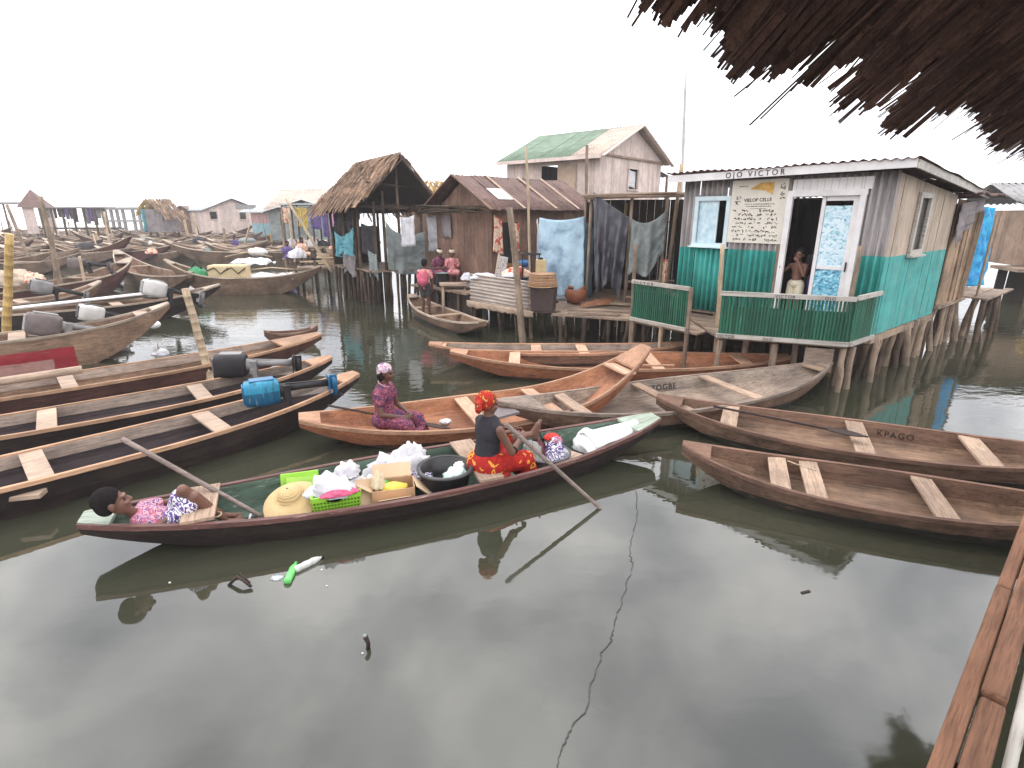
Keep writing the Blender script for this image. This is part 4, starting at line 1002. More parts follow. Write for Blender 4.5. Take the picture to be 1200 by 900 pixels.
hang('hanging_cloth','ragged grey strip dangling below the front corner of the shed','cloth','grey_tarp',[ws(-.12,.35,1.75),ws(-.05,-.08,1.62)],lambda u:.75+.1*math.sin(u*14),3,.05,.05,n=(14,14),seed=9)
hang('hanging_cloth','grubby mauve rag hanging under the teal blue cloth','cloth','mauve_tarp',[ws(-.14,2.3,1.55),ws(-.14,1.2,1.5)],lambda u:.6+.12*math.sin(u*11),5,.05,.04,n=(16,14),seed=12)
hang('hanging_cloth','brown black cloth hung behind the front posts of the shed','cloth','dark_cloth',[ws(.0,.9,2.55),ws(.0,.05,2.5)],.95,4,.05,.05,n=(14,14),seed=14)
hang('washing','white washing on the line between the shed and the brown house','cloth','white_cloth',[ws(1.95,.1,2.75),ws(2.45,.25,2.8)],1.15,4,.05,.05,n=(14,16),seed=21)
hang('washing','blue cloth on the line right of the white washing','cloth','blue_tarp',[ws(2.75,.6,2.4),ws(3.3,.9,2.4)],.75,4,.04,.03,n=(12,12),seed=22)

# ------------------------------------------------------------------ brown house with rusty roof
BH=thing('house','low brown plank house with a rusty patched corrugated roof','house',(-.55,15.45,.85),math.radians(43.3))
GW,LL=2.55,4.1; ez=2.1; rz_=2.92
g=MB(); boards(g,(0,GW,0),(0,-1,0),GW,0,lambda y: ez-.05+(rz_-ez)*(1-abs(y-GW/2)/(GW/2)),.15,jit=.008)
g.build('gable_wall',M['brown_wall'],BH)
g=MB(); boards(g,(.03,0,0),(1,0,0),LL,0,ez,.15,holes=[(.35,.95,.0,1.75)],jit=.008); g.build('front_wall',M['brown_wall'],BH)
g=MB(); boards(g,(LL,GW,0),(-1,0,0),LL,0,ez,.2); boards(g,(LL,0,0),(0,1,0),GW,0,ez,.2); g.build('back_wall',M['dark_wall'],BH)
g=MB(); n=7
def roofs(g,x0,x1,rise_y,ridge_z,eave_y0,eave_y1,eave_z,panels,wave,amp,mats=None,jit=.02):
    for k in range(panels):
        a=x0+(x1-x0)*k/panels; b=x0+(x1-x0)*(k+1)/panels+.06; dz=rnd.uniform(0,jit); sk=rnd.uniform(-.08,.05)
        if mats: g.cur=mats[k]
        corr(g,(a,rise_y,ridge_z+dz),(b-a,0,0),(0,eave_y0-rise_y+sk,eave_z-ridge_z),6,wave,amp,3,jit)
        corr(g,(a,rise_y,ridge_z+dz),(b-a,0,0),(0,eave_y1-rise_y+sk,eave_z-ridge_z),6,wave,amp,3,jit)
roofs(g,-.3,LL+.15,GW/2,rz_+.08,-.35,GW+.3,ez-.03,7,.12,.014,[0,0,0,0,0,0,0],.03)
g.build('roof',M['rust_roof'],BH,solid=.006)
sl=V((0,-.35-GW/2,ez-.03-rz_-.08)).normalized()
g=MB()
for x in (.9,2.2,3.2):
    g.bar(V((x,GW/2,rz_+.13)),V((x+.05,-.32,ez+.03)),.09,.02,up=(0,0,1))
g.build('roof_batten',M['pale_board'],BH)
g=MB(); P0=V((.3,GW/2,rz_+.115))+V((0,-.72,-.72*.545)); u=V((.55,0,0)); v_=V((0,-.5,-.5*.57)); g.quad8([P0,P0+u,P0+u+v_,P0+v_],[q+V((0,0,.02)) for q in (P0,P0+u,P0+u+v_,P0+v_)]); g.build('roof_patch',M['white_paint'],BH)
g=MB(); 
for e in (-.36,GW+.31): g.bar((-.32,GW/2,rz_+.10),(-.32,e,ez-.01),.03,.10,up=(1,0,0))
g.build('bargeboard',M['brown_wall'],BH)
g=MB(); rr=random.Random(14)
for k in range(26): g.tube([(-.28+rr.uniform(-.2,.1),GW+.5-rr.random()*.5,ez+rr.uniform(-.12,.14)),(-.25+rr.uniform(-.2,.1),rr.uniform(-.3,.9),ez+rr.uniform(-.12,.12))],.02,5)
g.build('stick_bundle',M['pile'],BH)
g=MB(); g.box((.65,.05,.9),(.62,.02,1.78)); g.build('doorway_dark_panel',M['dark'],BH)  # near-black panel filling the doorway opening
g=MB(); deckboards(g,[(-1.0,-.9,-.1),(LL,-.9,-.1),(LL,GW,-.1),(-1.0,GW,-.1)],14,.06,jit=.12); g.build('deck',M['deck'],BH)
g=MB(); boards(g,(-.8,1.5,0),(1,0,0),LL+.8,-1.3,-.12,.25,jit=.05,gap=.02,uneven=.2); boards(g,(-.8,2.4,0),(0,-1,0),2.6,-1.3,-.12,.25,jit=.05,gap=.02,uneven=.2); g.build('underfloor_shade_boards',M['dark_wall'],BH)  # added dark boards close off bright gaps, as shade below the deck
piles(BH,[(-.9+k*.55,-.75) for k in range(9)]+[(-.9,y) for y in (-.3,.4,1.1,1.8,2.4)]+[(.2+k*.8,.7) for k in range(5)],-.1,z0=-1.3,r=.055)
wb=lambda x,y,z: BH.matrix_basis@V((x,y,z))
hang('washing','peach and red patterned shirt hung on the brown house front','cloth','peach_cloth',[wb(.0,-.12,1.95),wb(.25,-.12,1.85)],.95,3,.03,.02,n=(10,14),flare=.12,seed=31)
hang('washing','white cloth hanging straight down beside the tall thin pole','cloth','white_cloth',[wb(1.28,-.45,1.85),wb(1.62,-.42,1.5)],1.35,3,.05,.02,n=(10,16),flare=.1,seed=32)
hang('washing','small striped pale shirt hanging in the brown house doorway','cloth','peach_cloth',[wb(.62,-.10,1.8),wb(.95,-.10,1.75)],.8,3,.03,.05,n=(10,12),seed=33)
hang('washing','torn pale paper like rag pinned high on the brown gable wall','cloth','tan_tarp' if 'tan_tarp' in M else 'mauve_tarp',[wb(-.05,2.25,1.95),wb(-.05,1.75,1.95)],.65,3,.02,.0,n=(10,10),seed=34)
hang('washing','pale line of washing far left of the brown house','cloth','white_cloth',[wb(-.6,3.6,1.9),wb(-.5,3.0,1.95)],.9,3,.04,.05,n=(10,10),seed=35)
# golden thatch roof showing behind the brown house
TH=thing('thatched_hut','hut behind with a golden straw roof','hut',(-2.9,20.5,.8),math.radians(35))
g=MB(); rt=random.Random(21); thatch_slope(g,(-.2,1.4,3.2),(2.2,1.4,3.2),(2.2,0,2.3),(-.2,0,2.3),6,40,.5,rt); thatch_slope(g,(-.2,1.4,3.2),(2.2,1.4,3.2),(2.2,2.8,2.3),(-.2,2.8,2.3),5,24,.5,rt)
g.build('thatch',wood('gold_thatch',(.50,.33,.13),.6,'z',stain=.3,isl=.7),TH)
g=MB(); boards(g,(0,.2,0),(1,0,0),2,0,2.3,.2); boards(g,(0,2.6,0),(0,-1,0),2.4,0,2.3,.2); g.build('wall',M['wall_wood'],TH)
piles(TH,[(0,.2),(1,.2),(2,.2),(0,1.4),(0,2.6)],0,z0=-1.2)

# ------------------------------------------------------------------ two storey house
TS=thing('two_storey_house','tall pale plank house with a half green half tan corrugated gable roof','house',(3.6,24,.9),math.radians(50))
GW,LL=5.6,5.0; ez=4.25; rz_=5.5
g=MB(); boards(g,(0,0,0),(1,0,0),GW,0,ez,.23,.03,holes=[(2.4,3.25,3.0,3.85)],jit=.008); g.build('front_wall',M['pink_wall'],TS)
g=MB(); boards(g,(-.12,-.02,0),(1,0,0),GW+.24,ez+.05,lambda x: ez+.05+(rz_-ez-.05)*(1-abs(x-.12-GW/2)/(GW/2+.12)),.23,.03,jit=.008); g.build('gable',M['pink_wall'],TS)
g=MB(); boards(g,(0,LL,0),(0,-1,0),LL,0,ez,.23,.03,holes=[(2.0,2.9,2.95,3.95)],jit=.008); g.build('side_wall',M['pink_wall'],TS)
g=MB(); boards(g,(GW,0,0),(0,1,0),LL,0,ez,.3); boards(g,(GW,LL,0),(-1,0,0),GW,0,ez,.3); g.build('back_wall',M['dark_wall'],TS)
g=MB(); g.box((GW/2,LL/2,1.5),(GW-.1,LL-.1,.1)); g.build('upper_floor',M['dark_wall'],TS)
g=MB(); mt=[1,1,0,0,0,0,0]; 
# ridge runs along y: build panels in y
for k in range(7):
    a=-.35+(LL+.6)*k/7; b=a+(LL+.6)/7+.06; g.cur=1 if k<2 else 0
    for ex in (-.45,GW+.45):
        corr(g,(GW/2,a,rz_+.12+rnd.uniform(0,.015)),(0,b-a,0),(ex-GW/2,0,ez-.12-rz_-.06),6,.16,.018,2,.02)
g.build('roof',[M['green_roof'],M['tan_roof']],TS,solid=.008)
g=MB()
for ex in (-.48,GW+.48): g.bar((GW/2,-.38,rz_+.10),(ex,-.38,ez-.10),.05,.16,up=(0,1,0))
g.bar((-.47,-.3,ez-.10),(-.47,LL+.25,ez-.10),.04,.14); g.build('bargeboard',M['pink_wall'],TS)
g=MB(); g.bar((-.12,-.06,ez+.03),(GW+.12,-.06,ez+.03),.05,.08); g.build('belt_board',M['wall_wood'],TS)
g=MB(); g.box((-.05,1.6,3.45),(.04,.95,1.02)); sh=g.build('shutter',M['pale_board'],TS)
g=MB()
for y in (1.5,): g.box((-.05,LL-2.5,2.90),(.08,1.15,.07)); 
g.build('window_sill',M['pale_board'],TS)
hang('window_cloth','','','white_cloth',[(2.45,.05,3.85),(3.2,.05,3.75)],.7,3,.04,.02,n=(10,10),parent=TS,seed=44)
g=MB(); g.bar((2.35,-.04,2.98),(3.3,-.04,2.98),.04,.06); g.bar((2.35,-.04,3.88),(3.3,-.04,3.88),.04,.06); g.bar((2.37,-.042,2.95),(2.37,-.042,3.91),.04,.05,up=(1,0,0)); g.bar((3.28,-.042,2.95),(3.28,-.042,3.91),.04,.05,up=(1,0,0)); g.build('window_frame',M['pink_wall'],TS)
g=MB(); corr(g,(GW+.05,.2,ez-.25),(0,3,0),(1.6,0,-.25),6,.2,.02,2); por=g.build('porch_roof',M['rust_roof'],TS,solid=.01)
g=MB(); g.bar((GW+1.4,.3,1.6),(GW+1.4,.3,ez-.45),.10,.10,up=(1,0,0)); g.build('porch_post',M['wall_wood'],TS); g=MB(); g.bar((GW+1.4,2.9,1.6),(GW+1.4,2.9,ez-.45),.1,.1,up=(1,0,0)); g.build('porch_post',M['wall_wood'],TS)
g=MB(); g.box((GW+.8,1.6,1.55),(1.6,3,.1)); g.box((GW+1.1,.2,1.95),(.9,.05,.6)); g.build('porch_floor',M['wall_wood'],TS)
piles(TS,[(.2+k*1.1,.1) for k in range(6)]+[(.1,1+k*1.1) for k in range(4)],0,z0=-1.3,r=.08)

# ------------------------------------------------------------------ lean-to with the tarps
LT=thing('lean_to','dark flat roofed plank shelter between the brown house and the green house','shelter',(1.85,13.75,.7),math.radians(-17))
g=MB()
for k in range(16): g.bar((-.1+rnd.uniform(-.1,.1),-.25+k*.17,2.55+rnd.uniform(-.03,.03)),(2.15+rnd.uniform(-.25,.1),-.25+k*.17+rnd.uniform(-.1,.1),2.58+rnd.uniform(-.03,.05)),.15,.03)
for k in range(9): g.tube([(-.1,-.3+k*.06*rnd.random(),2.50+rnd.uniform(-.06,.05)),(2.2,-.3+rnd.uniform(-.1,.1),2.5+rnd.uniform(-.05,.08))],.02,5)
g.build('roof',M['pale_board'],LT)
g=MB(); boards(g,(2.2,2.4,0),(-1,0,0),2.4,0,2.5,.2); boards(g,(2.2,0.3,0),(0,1,0),2.1,0,2.5,.2); boards(g,(-.1,2.4,0),(0,-1,0),2.2,0,2.4,.2); g.build('wall',M['dark_wall'],LT)
g=MB(); g.box((1.0,1.1,.02),(2.6,2.6,.05)); g.build('floor',M['deck'],LT)
for x in (.0,.95,1.75): 
    g=MB(); g.tube([(x,0,-1.1),(x+.05,0,2.5)],.04,7); g.build('post',M['pole'],LT)
g=MB(); g.tube([(1.0,-.05,.55),(2.1,-.05,.6)],.03,6); g.tube([(1.0,-.05,.18),(1.8,-.05,.18)],.03,6); g.build('cross_rail',M['pole'],LT)
g=MB(); boards(g,(2.6,1.6,0),(-1,0,0),3.4,-1.1,-.02,.25,jit=.05,gap=.02,uneven=.2); g.build('underfloor_shade_boards',M['dark_wall'],LT)  # dark boards added so the space below reads as shade
piles(LT,[(.1,0),(.6,.1),(1.1,0),(1.6,.1),(2.0,0),(.5,.9),(1.5,.9)],-.02,z0=-1.1)
wl=lambda x,y,z: LT.matrix_basis@V((x,y,z))
hang('tarp','light blue tarp hung as a square screen, its lower part stained dark','tarp','blue_tarp',[V((.68,14.0,2.74)),V((1.2,13.85,2.71)),V((1.74,13.75,2.77))],1.86,3,.03,.03,n=(26,30),flare=.10,seed=51)
hang('tarp','blue tarp side coloured as in shade, folded back beside the light blue screen','tarp',cloth('shaded_blue_tarp',(.17,.28,.36),(.10,.17,.23),rough=.5),[V((1.76,13.78,2.7)),V((2.05,14.3,2.5))],1.75,3,.04,.03,n=(14,24),seed=52)  # shaded side face of the blue tarp: shade put into a darker colour
hang('tarp','tall black plastic tarp gathered and knotted from the roof corner','tarp','black_tarp',[wl(.12,-.28,2.62),wl(.5,-.3,2.3),wl(.98,-.28,2.05)],lambda u:2.05-.25*u+.2*math.sin(u*7),6,.09,-.05,n=(36,44),flare=-.25,seed=53)
hang('tarp','grey green tarp sagging in wide folds across the dark shelter','tarp','grey_tarp',[wl(1.02,-.12,2.02),wl(1.4,-.14,2.02),wl(1.80,-.1,2.2)],lambda u:1.30-.10*math.sin(u*8)-.30*u*u,4,.05,.09,n=(28,28),seed=54)
hang('cloth_strip','short twisted rag tied to the post right of the grey green tarp','cloth','peach_cloth',[wl(1.82,-.12,1.1),wl(1.92,-.12,1.1)],.55,3,.03,.0,n=(8,10),seed=55)
# deck before it
DK=thing('deck','broken weathered plank deck before the tarps','deck',(1.0,12.3,.62))
g=MB(); deckboards(g,[(0.05,-.1,0),(1.55,-.75,0),(2.3,1.2,0),(.1,1.7,0)],12,.04,jit=.2)
for k in range(7): 
    a=V((rnd.uniform(.1,.9),rnd.uniform(-.2,.4),.05)); g.bar(a,a+V((rnd.uniform(.5,1.1),rnd.uniform(-.4,0),rnd.uniform(0,.03))),.1,.025)
g.build('planks',M['deck'],DK); piles(DK,[(.1,-.1),(.6,-.3),(1.1,-.5),(1.5,-.65),(.3,.6),(1.2,.3),(1.9,.4)],0,z0=-1.0,r=.05)
for k in range(4):
    T=thing('split_log',['split firewood stick lying on the deck, frontmost of four','split firewood stick behind the frontmost one','split firewood stick third back beside the clay pot','split firewood stick at the back beside the black tarp'][k],'firewood',(2.0+.10*k,13.15+.12*k,.72+.02*k),.45+.1*k,'firewood on the deck')
    g=MB(); g.quad8([(-.4,-.05,0),(.42,-.04,0),(.42,.03,0),(-.4,.05,0)],[(-.4,-.02,.06),(.42,-.02,.05),(.42,.0,.05),(-.4,.02,.06)]); g.build('stick',M['orange_wood'],T)
T=thing('clay_pot','round red brown clay pot with a jagged rim on the plank deck','pot',at(675,355,.68))
g=MB(); g.lathe([(.02,0),(.16,.01),(.25,.10),(.29,.22),(.275,.34),(.25,.36),(.24,.34),(.25,.22),(.2,.08),(.02,.04)],26,wob=.02); g.build('bowl',plain('clay',(.26,.09,.04),.6,.35,6),T)
g=MB(); 
for k in range(9): a=rnd.random()*6.3; g.bar((.15*math.cos(a),.15*math.sin(a),.33),(.2*math.cos(a+.6),.2*math.sin(a+.6),.42),.06,.05)
g.build('contents',M['orange_wood'],T)
T=thing('sack','crumpled pale sack slumped between the clay pot and the dark box','sack',at(655,351,.68))
def crumple(mb, R_, seed, nsub=20, flat=.0, amp=.35, sc=2.2):
    vs=[];fs=[];n=nsub; amp*=.7
    for i in range(n+1):
        a=PI*i/n
        for k in range(2*n):
            b=PI*k/n; d=V((math.sin(a)*math.cos(b),math.sin(a)*math.sin(b),math.cos(a)))
            f=1+amp*(abs(nz(d,sc,seed))*1.6-.35)+amp*.5*(abs(nz(d,sc*2.3,seed+5))-.2)+amp*.10*nz(d,sc*4,seed+9)
            p=V((d.x*R_[0]*f,d.y*R_[1]*f,d.z*R_[2]*f)); p.z=max(p.z,flat); vs.append(p)
    for i in range(n):
        for k in range(2*n): k2=(k+1)%(2*n); fs.append((i*2*n+k,(i+1)*2*n+k,(i+1)*2*n+k2,i*2*n+k2))
    mb.add(vs,fs,True)
g=MB(); crumple(g,(.26,.2,.22),3); g.build('bag',M['white_cloth'],T); g=MB(); g.tube([(.1,0,.16),(.16,.02,.3)],[.05,.03],8); g.build('tied_neck',M['white_cloth'],T)

# ------------------------------------------------------------------ corrugated screen platform
ca,cb_=V((-1.07,14.35,.62)),V((.42,12.75,.62)); cd=(cb_-ca)
PF=thing('platform','ragged plank platform on thin legs under the corrugated screen','platform',ca,math.atan2(cd.y,cd.x)); PL=cd.length
g=MB(); deckboards(g,[(-.05,-.10,0),(PL+.1,-.12,0),(PL+1.0,.95,0),(.2,1.2,0)],9,.05,jit=.08); g.build('planks',M['deck'],PF)
g=MB(); rr=random.Random(9)
g.grid(lambda u,v: V((u*(PL+.25),-.14-.02*rr.random(),.06-v*(.12+.08*abs(nz((u*8,0,0),1))+.03*rr.random()))),40,3); g.build('ragged_edge',M['pale_board'],PF,solid=.02)
piles(PF,[(.05,0),(.5,-.02),(1.1,-.02),(1.7,0),(PL,0),(.4,.8),(1.2,.8),(2.0,.7),(PL+.6,.6),(PL+.5,.3)],0,z0=-1.0,r=.04,mat='pile',lean=.08)
SC=thing('corrugated_screen','rusty corrugated metal sheet standing on its long edge as a screen','sheet metal',ca+V((0,0,.06)),math.atan2(cd.y,cd.x))
g=MB(); corr(g,(.02,-.05,.0),(0,.02,.68),(PL-.02,0,-.02),8,.085,.018,8,.02); g.build('sheet',M['zinc'],SC,solid=.006)
wp=lambda x,y,z: PF.matrix_basis@V((x,y,z))
T=thing('tin_box','dark brown sheet metal tub standing at the right end of the corrugated screen','tub',wp(PL+.28,.12,.055),math.radians(-15))
g=MB(); q=[(-.22,-.2),(.28,-.2),(.28,.22),(-.22,.22)]; g.quad8([V((x,y,0)) for x,y in q],[V((x*1.12,y*1.1,.56)) for x,y in q]); g.build('body',plain('brown_tin',(.06,.038,.033),.65,.5,5),T,bevel=.02)
g=MB(); 
for (p0,p1) in (((-.25,-.225,.56),(.315,-.225,.56)),((.315,-.225,.56),(.315,.245,.56)),((.315,.245,.56),(-.25,.245,.56)),((-.25,.245,.56),(-.25,-.225,.56))): g.tube([p0,p1],.014,6)
g.build('rim',M['m_dark'],T)
def woven(name,label,cat,loc,r0,r1,h_,mat,inv=False,lid=True,group=None):
    T=thing(name,label,cat,loc,0,group); g=MB(); n=30
    for k in range(n):
        a=2*PI*k/n; g.bar((r0*math.cos(a),r0*math.sin(a),0),(r1*math.cos(a),r1*math.sin(a),h_),.014,.012)
    for j in range(9):
        f=j/8; r=r0+(r1-r0)*f; pts=[((r+.006*(-1)**(k+j))*math.cos(2*PI*k/n),(r+.006*(-1)**(k+j))*math.sin(2*PI*k/n),h_*f) for k in range(n+1)]
        g.tube(pts,h_/17,5,False)
    g.build('weave',mat,T)
    g=MB(); z=h_ if inv else .0; g.lathe([(.001,z+(.015 if inv else .0)),((r1 if inv else r0)*.97,z)],n); g.build('base',mat,T,solid=.01); return T
M['wicker']=wood('wicker',(.46,.30,.19),.6,'x',stain=.3,isl=.5)
M['wicker_red']=wood('wicker_red',(.33,.155,.075),.6,'x',stain=.4,isl=.4)
woven('basket','upturned wicker basket on the dark brown metal tub','basket',wp(PL+.29,.12,.63),.33,.28,.27,M['wicker'],inv=True)
woven('basket','red brown wicker basket leaning by the brown plank wall','basket',wp(.42,1.0,.62),.20,.29,.30,M['wicker_red'])
woven('basket','smaller red brown basket left of the larger one by the wall','basket',wp(.05,1.2,.60),.16,.24,.26,M['wicker_red'])
T=thing('wire_ring','thin metal ring stand beside the grey post','stand',wp(1.85,.35,.6)); g=MB(); n=26
g.tube([(.24*math.cos(2*PI*k/n),.24*math.sin(2*PI*k/n),.70) for k in range(n+1)],.016,6,False); g.build('ring',M['m_dark'],T)
g=MB(); g.tube([(.2,-.12,.70),(.16,-.1,.45),(.22,0,.2),(.36,0,.12)],.018,6); g.build('bent_leg',M['m_dark'],T); g=MB(); g.tube([(0,.24,.70),(.05,.2,.0)],.016,6); g.tube([(-.2,-.12,.7),(-.2,-.1,0)],.016,6); g.build('leg',M['m_dark'],T)
T=thing('panel','small grey printed board leaning against the corrugated screen','board',wp(.62,.35,.50),math.radians(-10),rot=(-.15,.08,math.radians(-50)))
g=MB(); g.box((.1,0,.42),(.34,.03,.56)); g.build('face',printed('news',[(0,(.36,.33,.31)),(.42,(.55,.51,.48)),(.55,(.22,.20,.19))],30),T); g=MB(); g.bar((-.09,.0,.0),(-.09,0,.75),.04,.04,up=(0,1,0)); g.build('stake',M['pale_pole'],T)
T=thing('cloth_heap','heap of pale and tan cloth behind the corrugated screen','cloth heap',wp(1.25,.45,.72)); g=MB(); crumple(g,(.36,.25,.24),8); g.build('cloth',M['peach_cloth'],T); g=MB(); crumple(g,(.2,.16,.1),18); o=g.build('white_fold',M['white_cloth'],T); o.location=(-.15,-.22,.02)
T=thing('bucket','bright red plastic bowl on the cloth heap behind the screen','bowl',wp(1.5,.30,.78)); g=MB(); g.lathe([(.01,0),(.10,0),(.13,.17),(.12,.17),(.09,.02),(.01,.02)],18); g.build('bowl',plain('red_plastic',(.5,.05,.025),.35,.1),T); g=MB(); g.lathe([(.128,.16),(.14,.165),(.128,.18)],18); g.build('rim',plain('red_rim_p',(.42,.04,.02),.35,.1),T)
T=thing('cloth_heap','crumpled white cloth and papers at the left end of the screen','cloth heap',wp(.35,.15,.62)); g=MB(); crumple(g,(.34,.16,.14),28); g.build('cloth',M['white_cloth'],T)
T=thing('water_drum','dark blue drum in the brown house doorway','drum',wb(.78,-.35,-.04)); g=MB(); g.lathe([(.01,0),(.24,0),(.26,.1),(.25,.12),(.26,.3),(.25,.32),(.26,.6),(.01,.6)],20); g.build('body',plain('drum_dark',(.03,.04,.07),.4,.3),T); g=MB(); g.lathe([(.01,.61),(.2,.61),(.22,.72),(.18,.78),(.01,.78)],18); g.build('blue_bowl',plain('bowl_blue',(.04,.18,.42),.35,.2),T)
T=thing('tin','square yellow tin beside the wicker basket','tin',wp(PL-.1,.45,.62)); g=MB(); g.box((0,0,.28),(.24,.2,.56)); g.build('body',plain('tin_y',(.55,.42,.22),.45,.25),T,bevel=.01); g=MB(); g.tube([(0,0,.56),(0,0,.6)],.05,10); g.build('cap',M['dark'],T)
# bench for the children
BN=thing('table','low pale plank table beside the seated children','table',(-1.66,15.5,0),math.radians(8))
g=MB(); deckboards(g,[(-.38,-.28,.92),(.42,-.28,.92),(.42,.28,.92),(-.38,.28,.92)],4,.05,jit=.02); g.build('top',M['pale_board'],BN)
for x,y in ((-.3,-.2),(.34,-.2),(-.3,.2),(.34,.2)): g=MB(); g.tube([(x,y,-.4),(x*.95,y,.92)],.04,7); g.build('leg',M['pole'],BN)
T=thing('sack','bulging white bag hanging off the right end of the pale table','sack',(-1.25,15.35,1.08)); g=MB(); crumple(g,(.16,.14,.2),13); g.build('bag',M['white_cloth'],T); g=MB(); crumple(g,(.14,.12,.14),15); o=g.build('brown_bottom',M['mauve_tarp'],T); o.location=(.08,0,-.2)
T=thing('pot','black cooking pot between the two seated children','pot',(-2.02,16.05,.67)); g=MB(); g.lathe([(.01,0),(.17,.02),(.20,.3),(.17,.5),(.2,.52)],18); g.build('body',M['dark'],T); g=MB(); g.lathe([(.01,.56),(.15,.53),(.2,.525)],18); g.build('lid',M['grey_tarp'],T)
KD=thing('platform','dark plank landing on piles where the children sit','platform',(-2.2,15.75,.62),math.radians(15))
g=MB(); deckboards(g,[(0,.0,0),(1.2,.0,0),(1.2,1.3,0),(0,1.3,0)],8,.05,jit=.1); g.build('planks',M['dark_wall'],KD); piles(KD,[(.1,.1),(.6,.05),(1.1,.1),(.3,1.0),(1.0,1.0)],0,z0=-1.0,r=.05)
g=MB(); g.box((.55,.8,.42),(1.1,.4,.08)); g.box((.1,.8,.2),(.1,.35,.36)); g.box((1.0,.8,.2),(.1,.35,.36)); g.build('bench',M['dark_wall'],KD)
# ------------------------------------------------------------------ far left buildings
def gable_house(name,label,cat,loc,rz,W_,D_,h_,rise,wall,roof,roofmat2=None,wins=(),group=None,over=.3,panel=None,base=.0):
    """gable end faces the viewer (local -y); ridge runs back"""
    T=thing(name,label,cat,loc,rz,group)
    g=MB(); boards(g,(0,0,0),(1,0,0),W_,base,lambda x:h_+rise*(1-abs(x-W_/2)/(W_/2)),.3,.05,holes=[w for w in wins],jit=.02); g.build('gable_wall',M[wall],T)
    g=MB(); boards(g,(0,D_,0),(0,-1,0),D_,base,h_,.3,.05,jit=.02); g.build('side_wall',M[wall],T); g=MB(); boards(g,(W_,0,0),(0,1,0),D_,base,h_,.3,.05,jit=.02); g.build('side_wall',M[wall],T)
    g=MB(); boards(g,(W_,D_,0),(-1,0,0),W_,base,h_,.4); g.box((W_/2,D_/2,.05),(W_-.1,D_-.1,.1)); g.build('back_wall',M['dark_wall'],T)
    g=MB()
    for ex in (-over,W_+over):
        corr(g,(W_/2,-over,h_+rise+.12),(0,D_+2*over,0),(ex-W_/2,0,-(rise+rise*over/(W_/2))),4,.35,.03,2,.03)
    g.build('roof',M[roof],T,solid=.02)
    g=MB(); 
    for ex in (-over,W_+over): g.bar((W_/2,-over-.03,h_+rise+.06),(ex,-over-.03,h_-rise*over/(W_/2)+.04),.06,.18,up=(0,1,0))
    g.build('bargeboard',M['dark_wall'],T)
    for w_ in wins:
        g=MB(); x0,x1,z0,z1=w_[:4]
        g.box(((x0+x1)/2,-.04,z0-.05),(x1-x0+.2,.08,.10)); g.box(((x0+x1)/2,-.04,z1+.05),(x1-x0+.2,.08,.1)); g.box((x0-.05,-.04,(z0+z1)/2),(.1,.08,z1-z0)); g.box((x1+.05,-.04,(z0+z1)/2),(.1,.08,z1-z0)); g.build('window',M[wall],T)
    n=max(3,int(W_/1.1)); piles(T,[(.1+k*(W_-.2)/(n-1),.1) for k in range(n)]+[(.1+k*(W_-.2)/(n-1),D_*.5) for k in range(n)],.02,z0=-loc[2]-.4,r=.12,mat='pile')
    return T
Y=64
p=dep(241,273.5,Y); 
T=gable_house('stilt_house','beige far house on stilts with two dark windows in its gable','house',(p.x,p.y,p.z),math.radians(48),6.6,7,2.45,1.25,'side_far' if 'side_far' in M else 'pink_wall','pale_roof',wins=[(.75,1.5,1.55,2.35),(4.0,4.75,1.5,2.3)])
p=dep(198,274,66); gable_house('hut','brown ruined hut patched with scraps left of the beige far house','hut',(p.x,p.y,p.z),math.radians(15),3.4,4,2.0,1.0,'brown_wall','rust_roof')
# pink and blue house
M['pink_blue']=painted('pink_blue',(.30,.50,.56),(.5,.5,.5),.3,bands=(2,1.25,(.58,.36,.34)))
p=dep(297,276,60); T=thing('stilt_house','pink and light blue painted far house with a pale roof','house',p,math.radians(-3))
g=MB(); boards(g,(0,0,0),(1,0,0),2.9,0,2.3,.3,.05); g.build('front_wall',M['pink_blue'],T)
g=MB(); boards(g,(-.9,2.5,0),(.9,-2.5,0),2.66,0,2.3,.3,.05); g.build('side_wall',M['pink_blue'],T); g=MB(); boards(g,(2.9,0,0),(0,1,0),3,0,2.3,.3,.05); g.build('side_wall',M['pink_blue'],T)
g=MB(); corr(g,(-1.2,-.4,2.35),(4.4,0,0),(0,4,.85),4,.4,.03,2); g.build('roof',M['pale_roof'],T,solid=.03)
g=MB(); g.box((-1.2,1.5,2.9),(1.7,1.0,.5)); g.build('roof_vent',M['grey_roof'],T); piles(T,[(.1+k*.7,.1) for k in range(5)],0,z0=-1.2,r=.1)
# thatched hut on legs with a teal cover
p=dep(174,272,52); T=thing('thatched_hut','narrow far hut on legs with a yellow thatch top and a teal cloth','hut',(p.x,p.y,p.z),math.radians(-10))
g=MB(); rt=random.Random(2); thatch_slope(g,(.15,0,2.9),(.9,2.2,2.9),(-.4,2.4,1.9),(-.5,-.2,1.9),5,14,.7,rt,w=.09,th=.05); g.build('thatch',wood('gold2',(.48,.34,.12),.6,'z',stain=.3,isl=.6),T)
g=MB(); thatch_slope(g,(.15,0,2.9),(.9,2.2,2.9),(2.3,2.2,1.4),(2.0,-.2,1.4),6,16,.7,rt,w=.09,th=.05); g.build('dark_thatch',M['thatch'],T)
g=MB(); boards(g,(.0,.0,0),(1,0,0),1.7,0,2.0,.25,.05); boards(g,(1.7,0,0),(0,1,0),2,0,1.7,.25,.05); g.build('wall',M['mauve_tarp'],T)
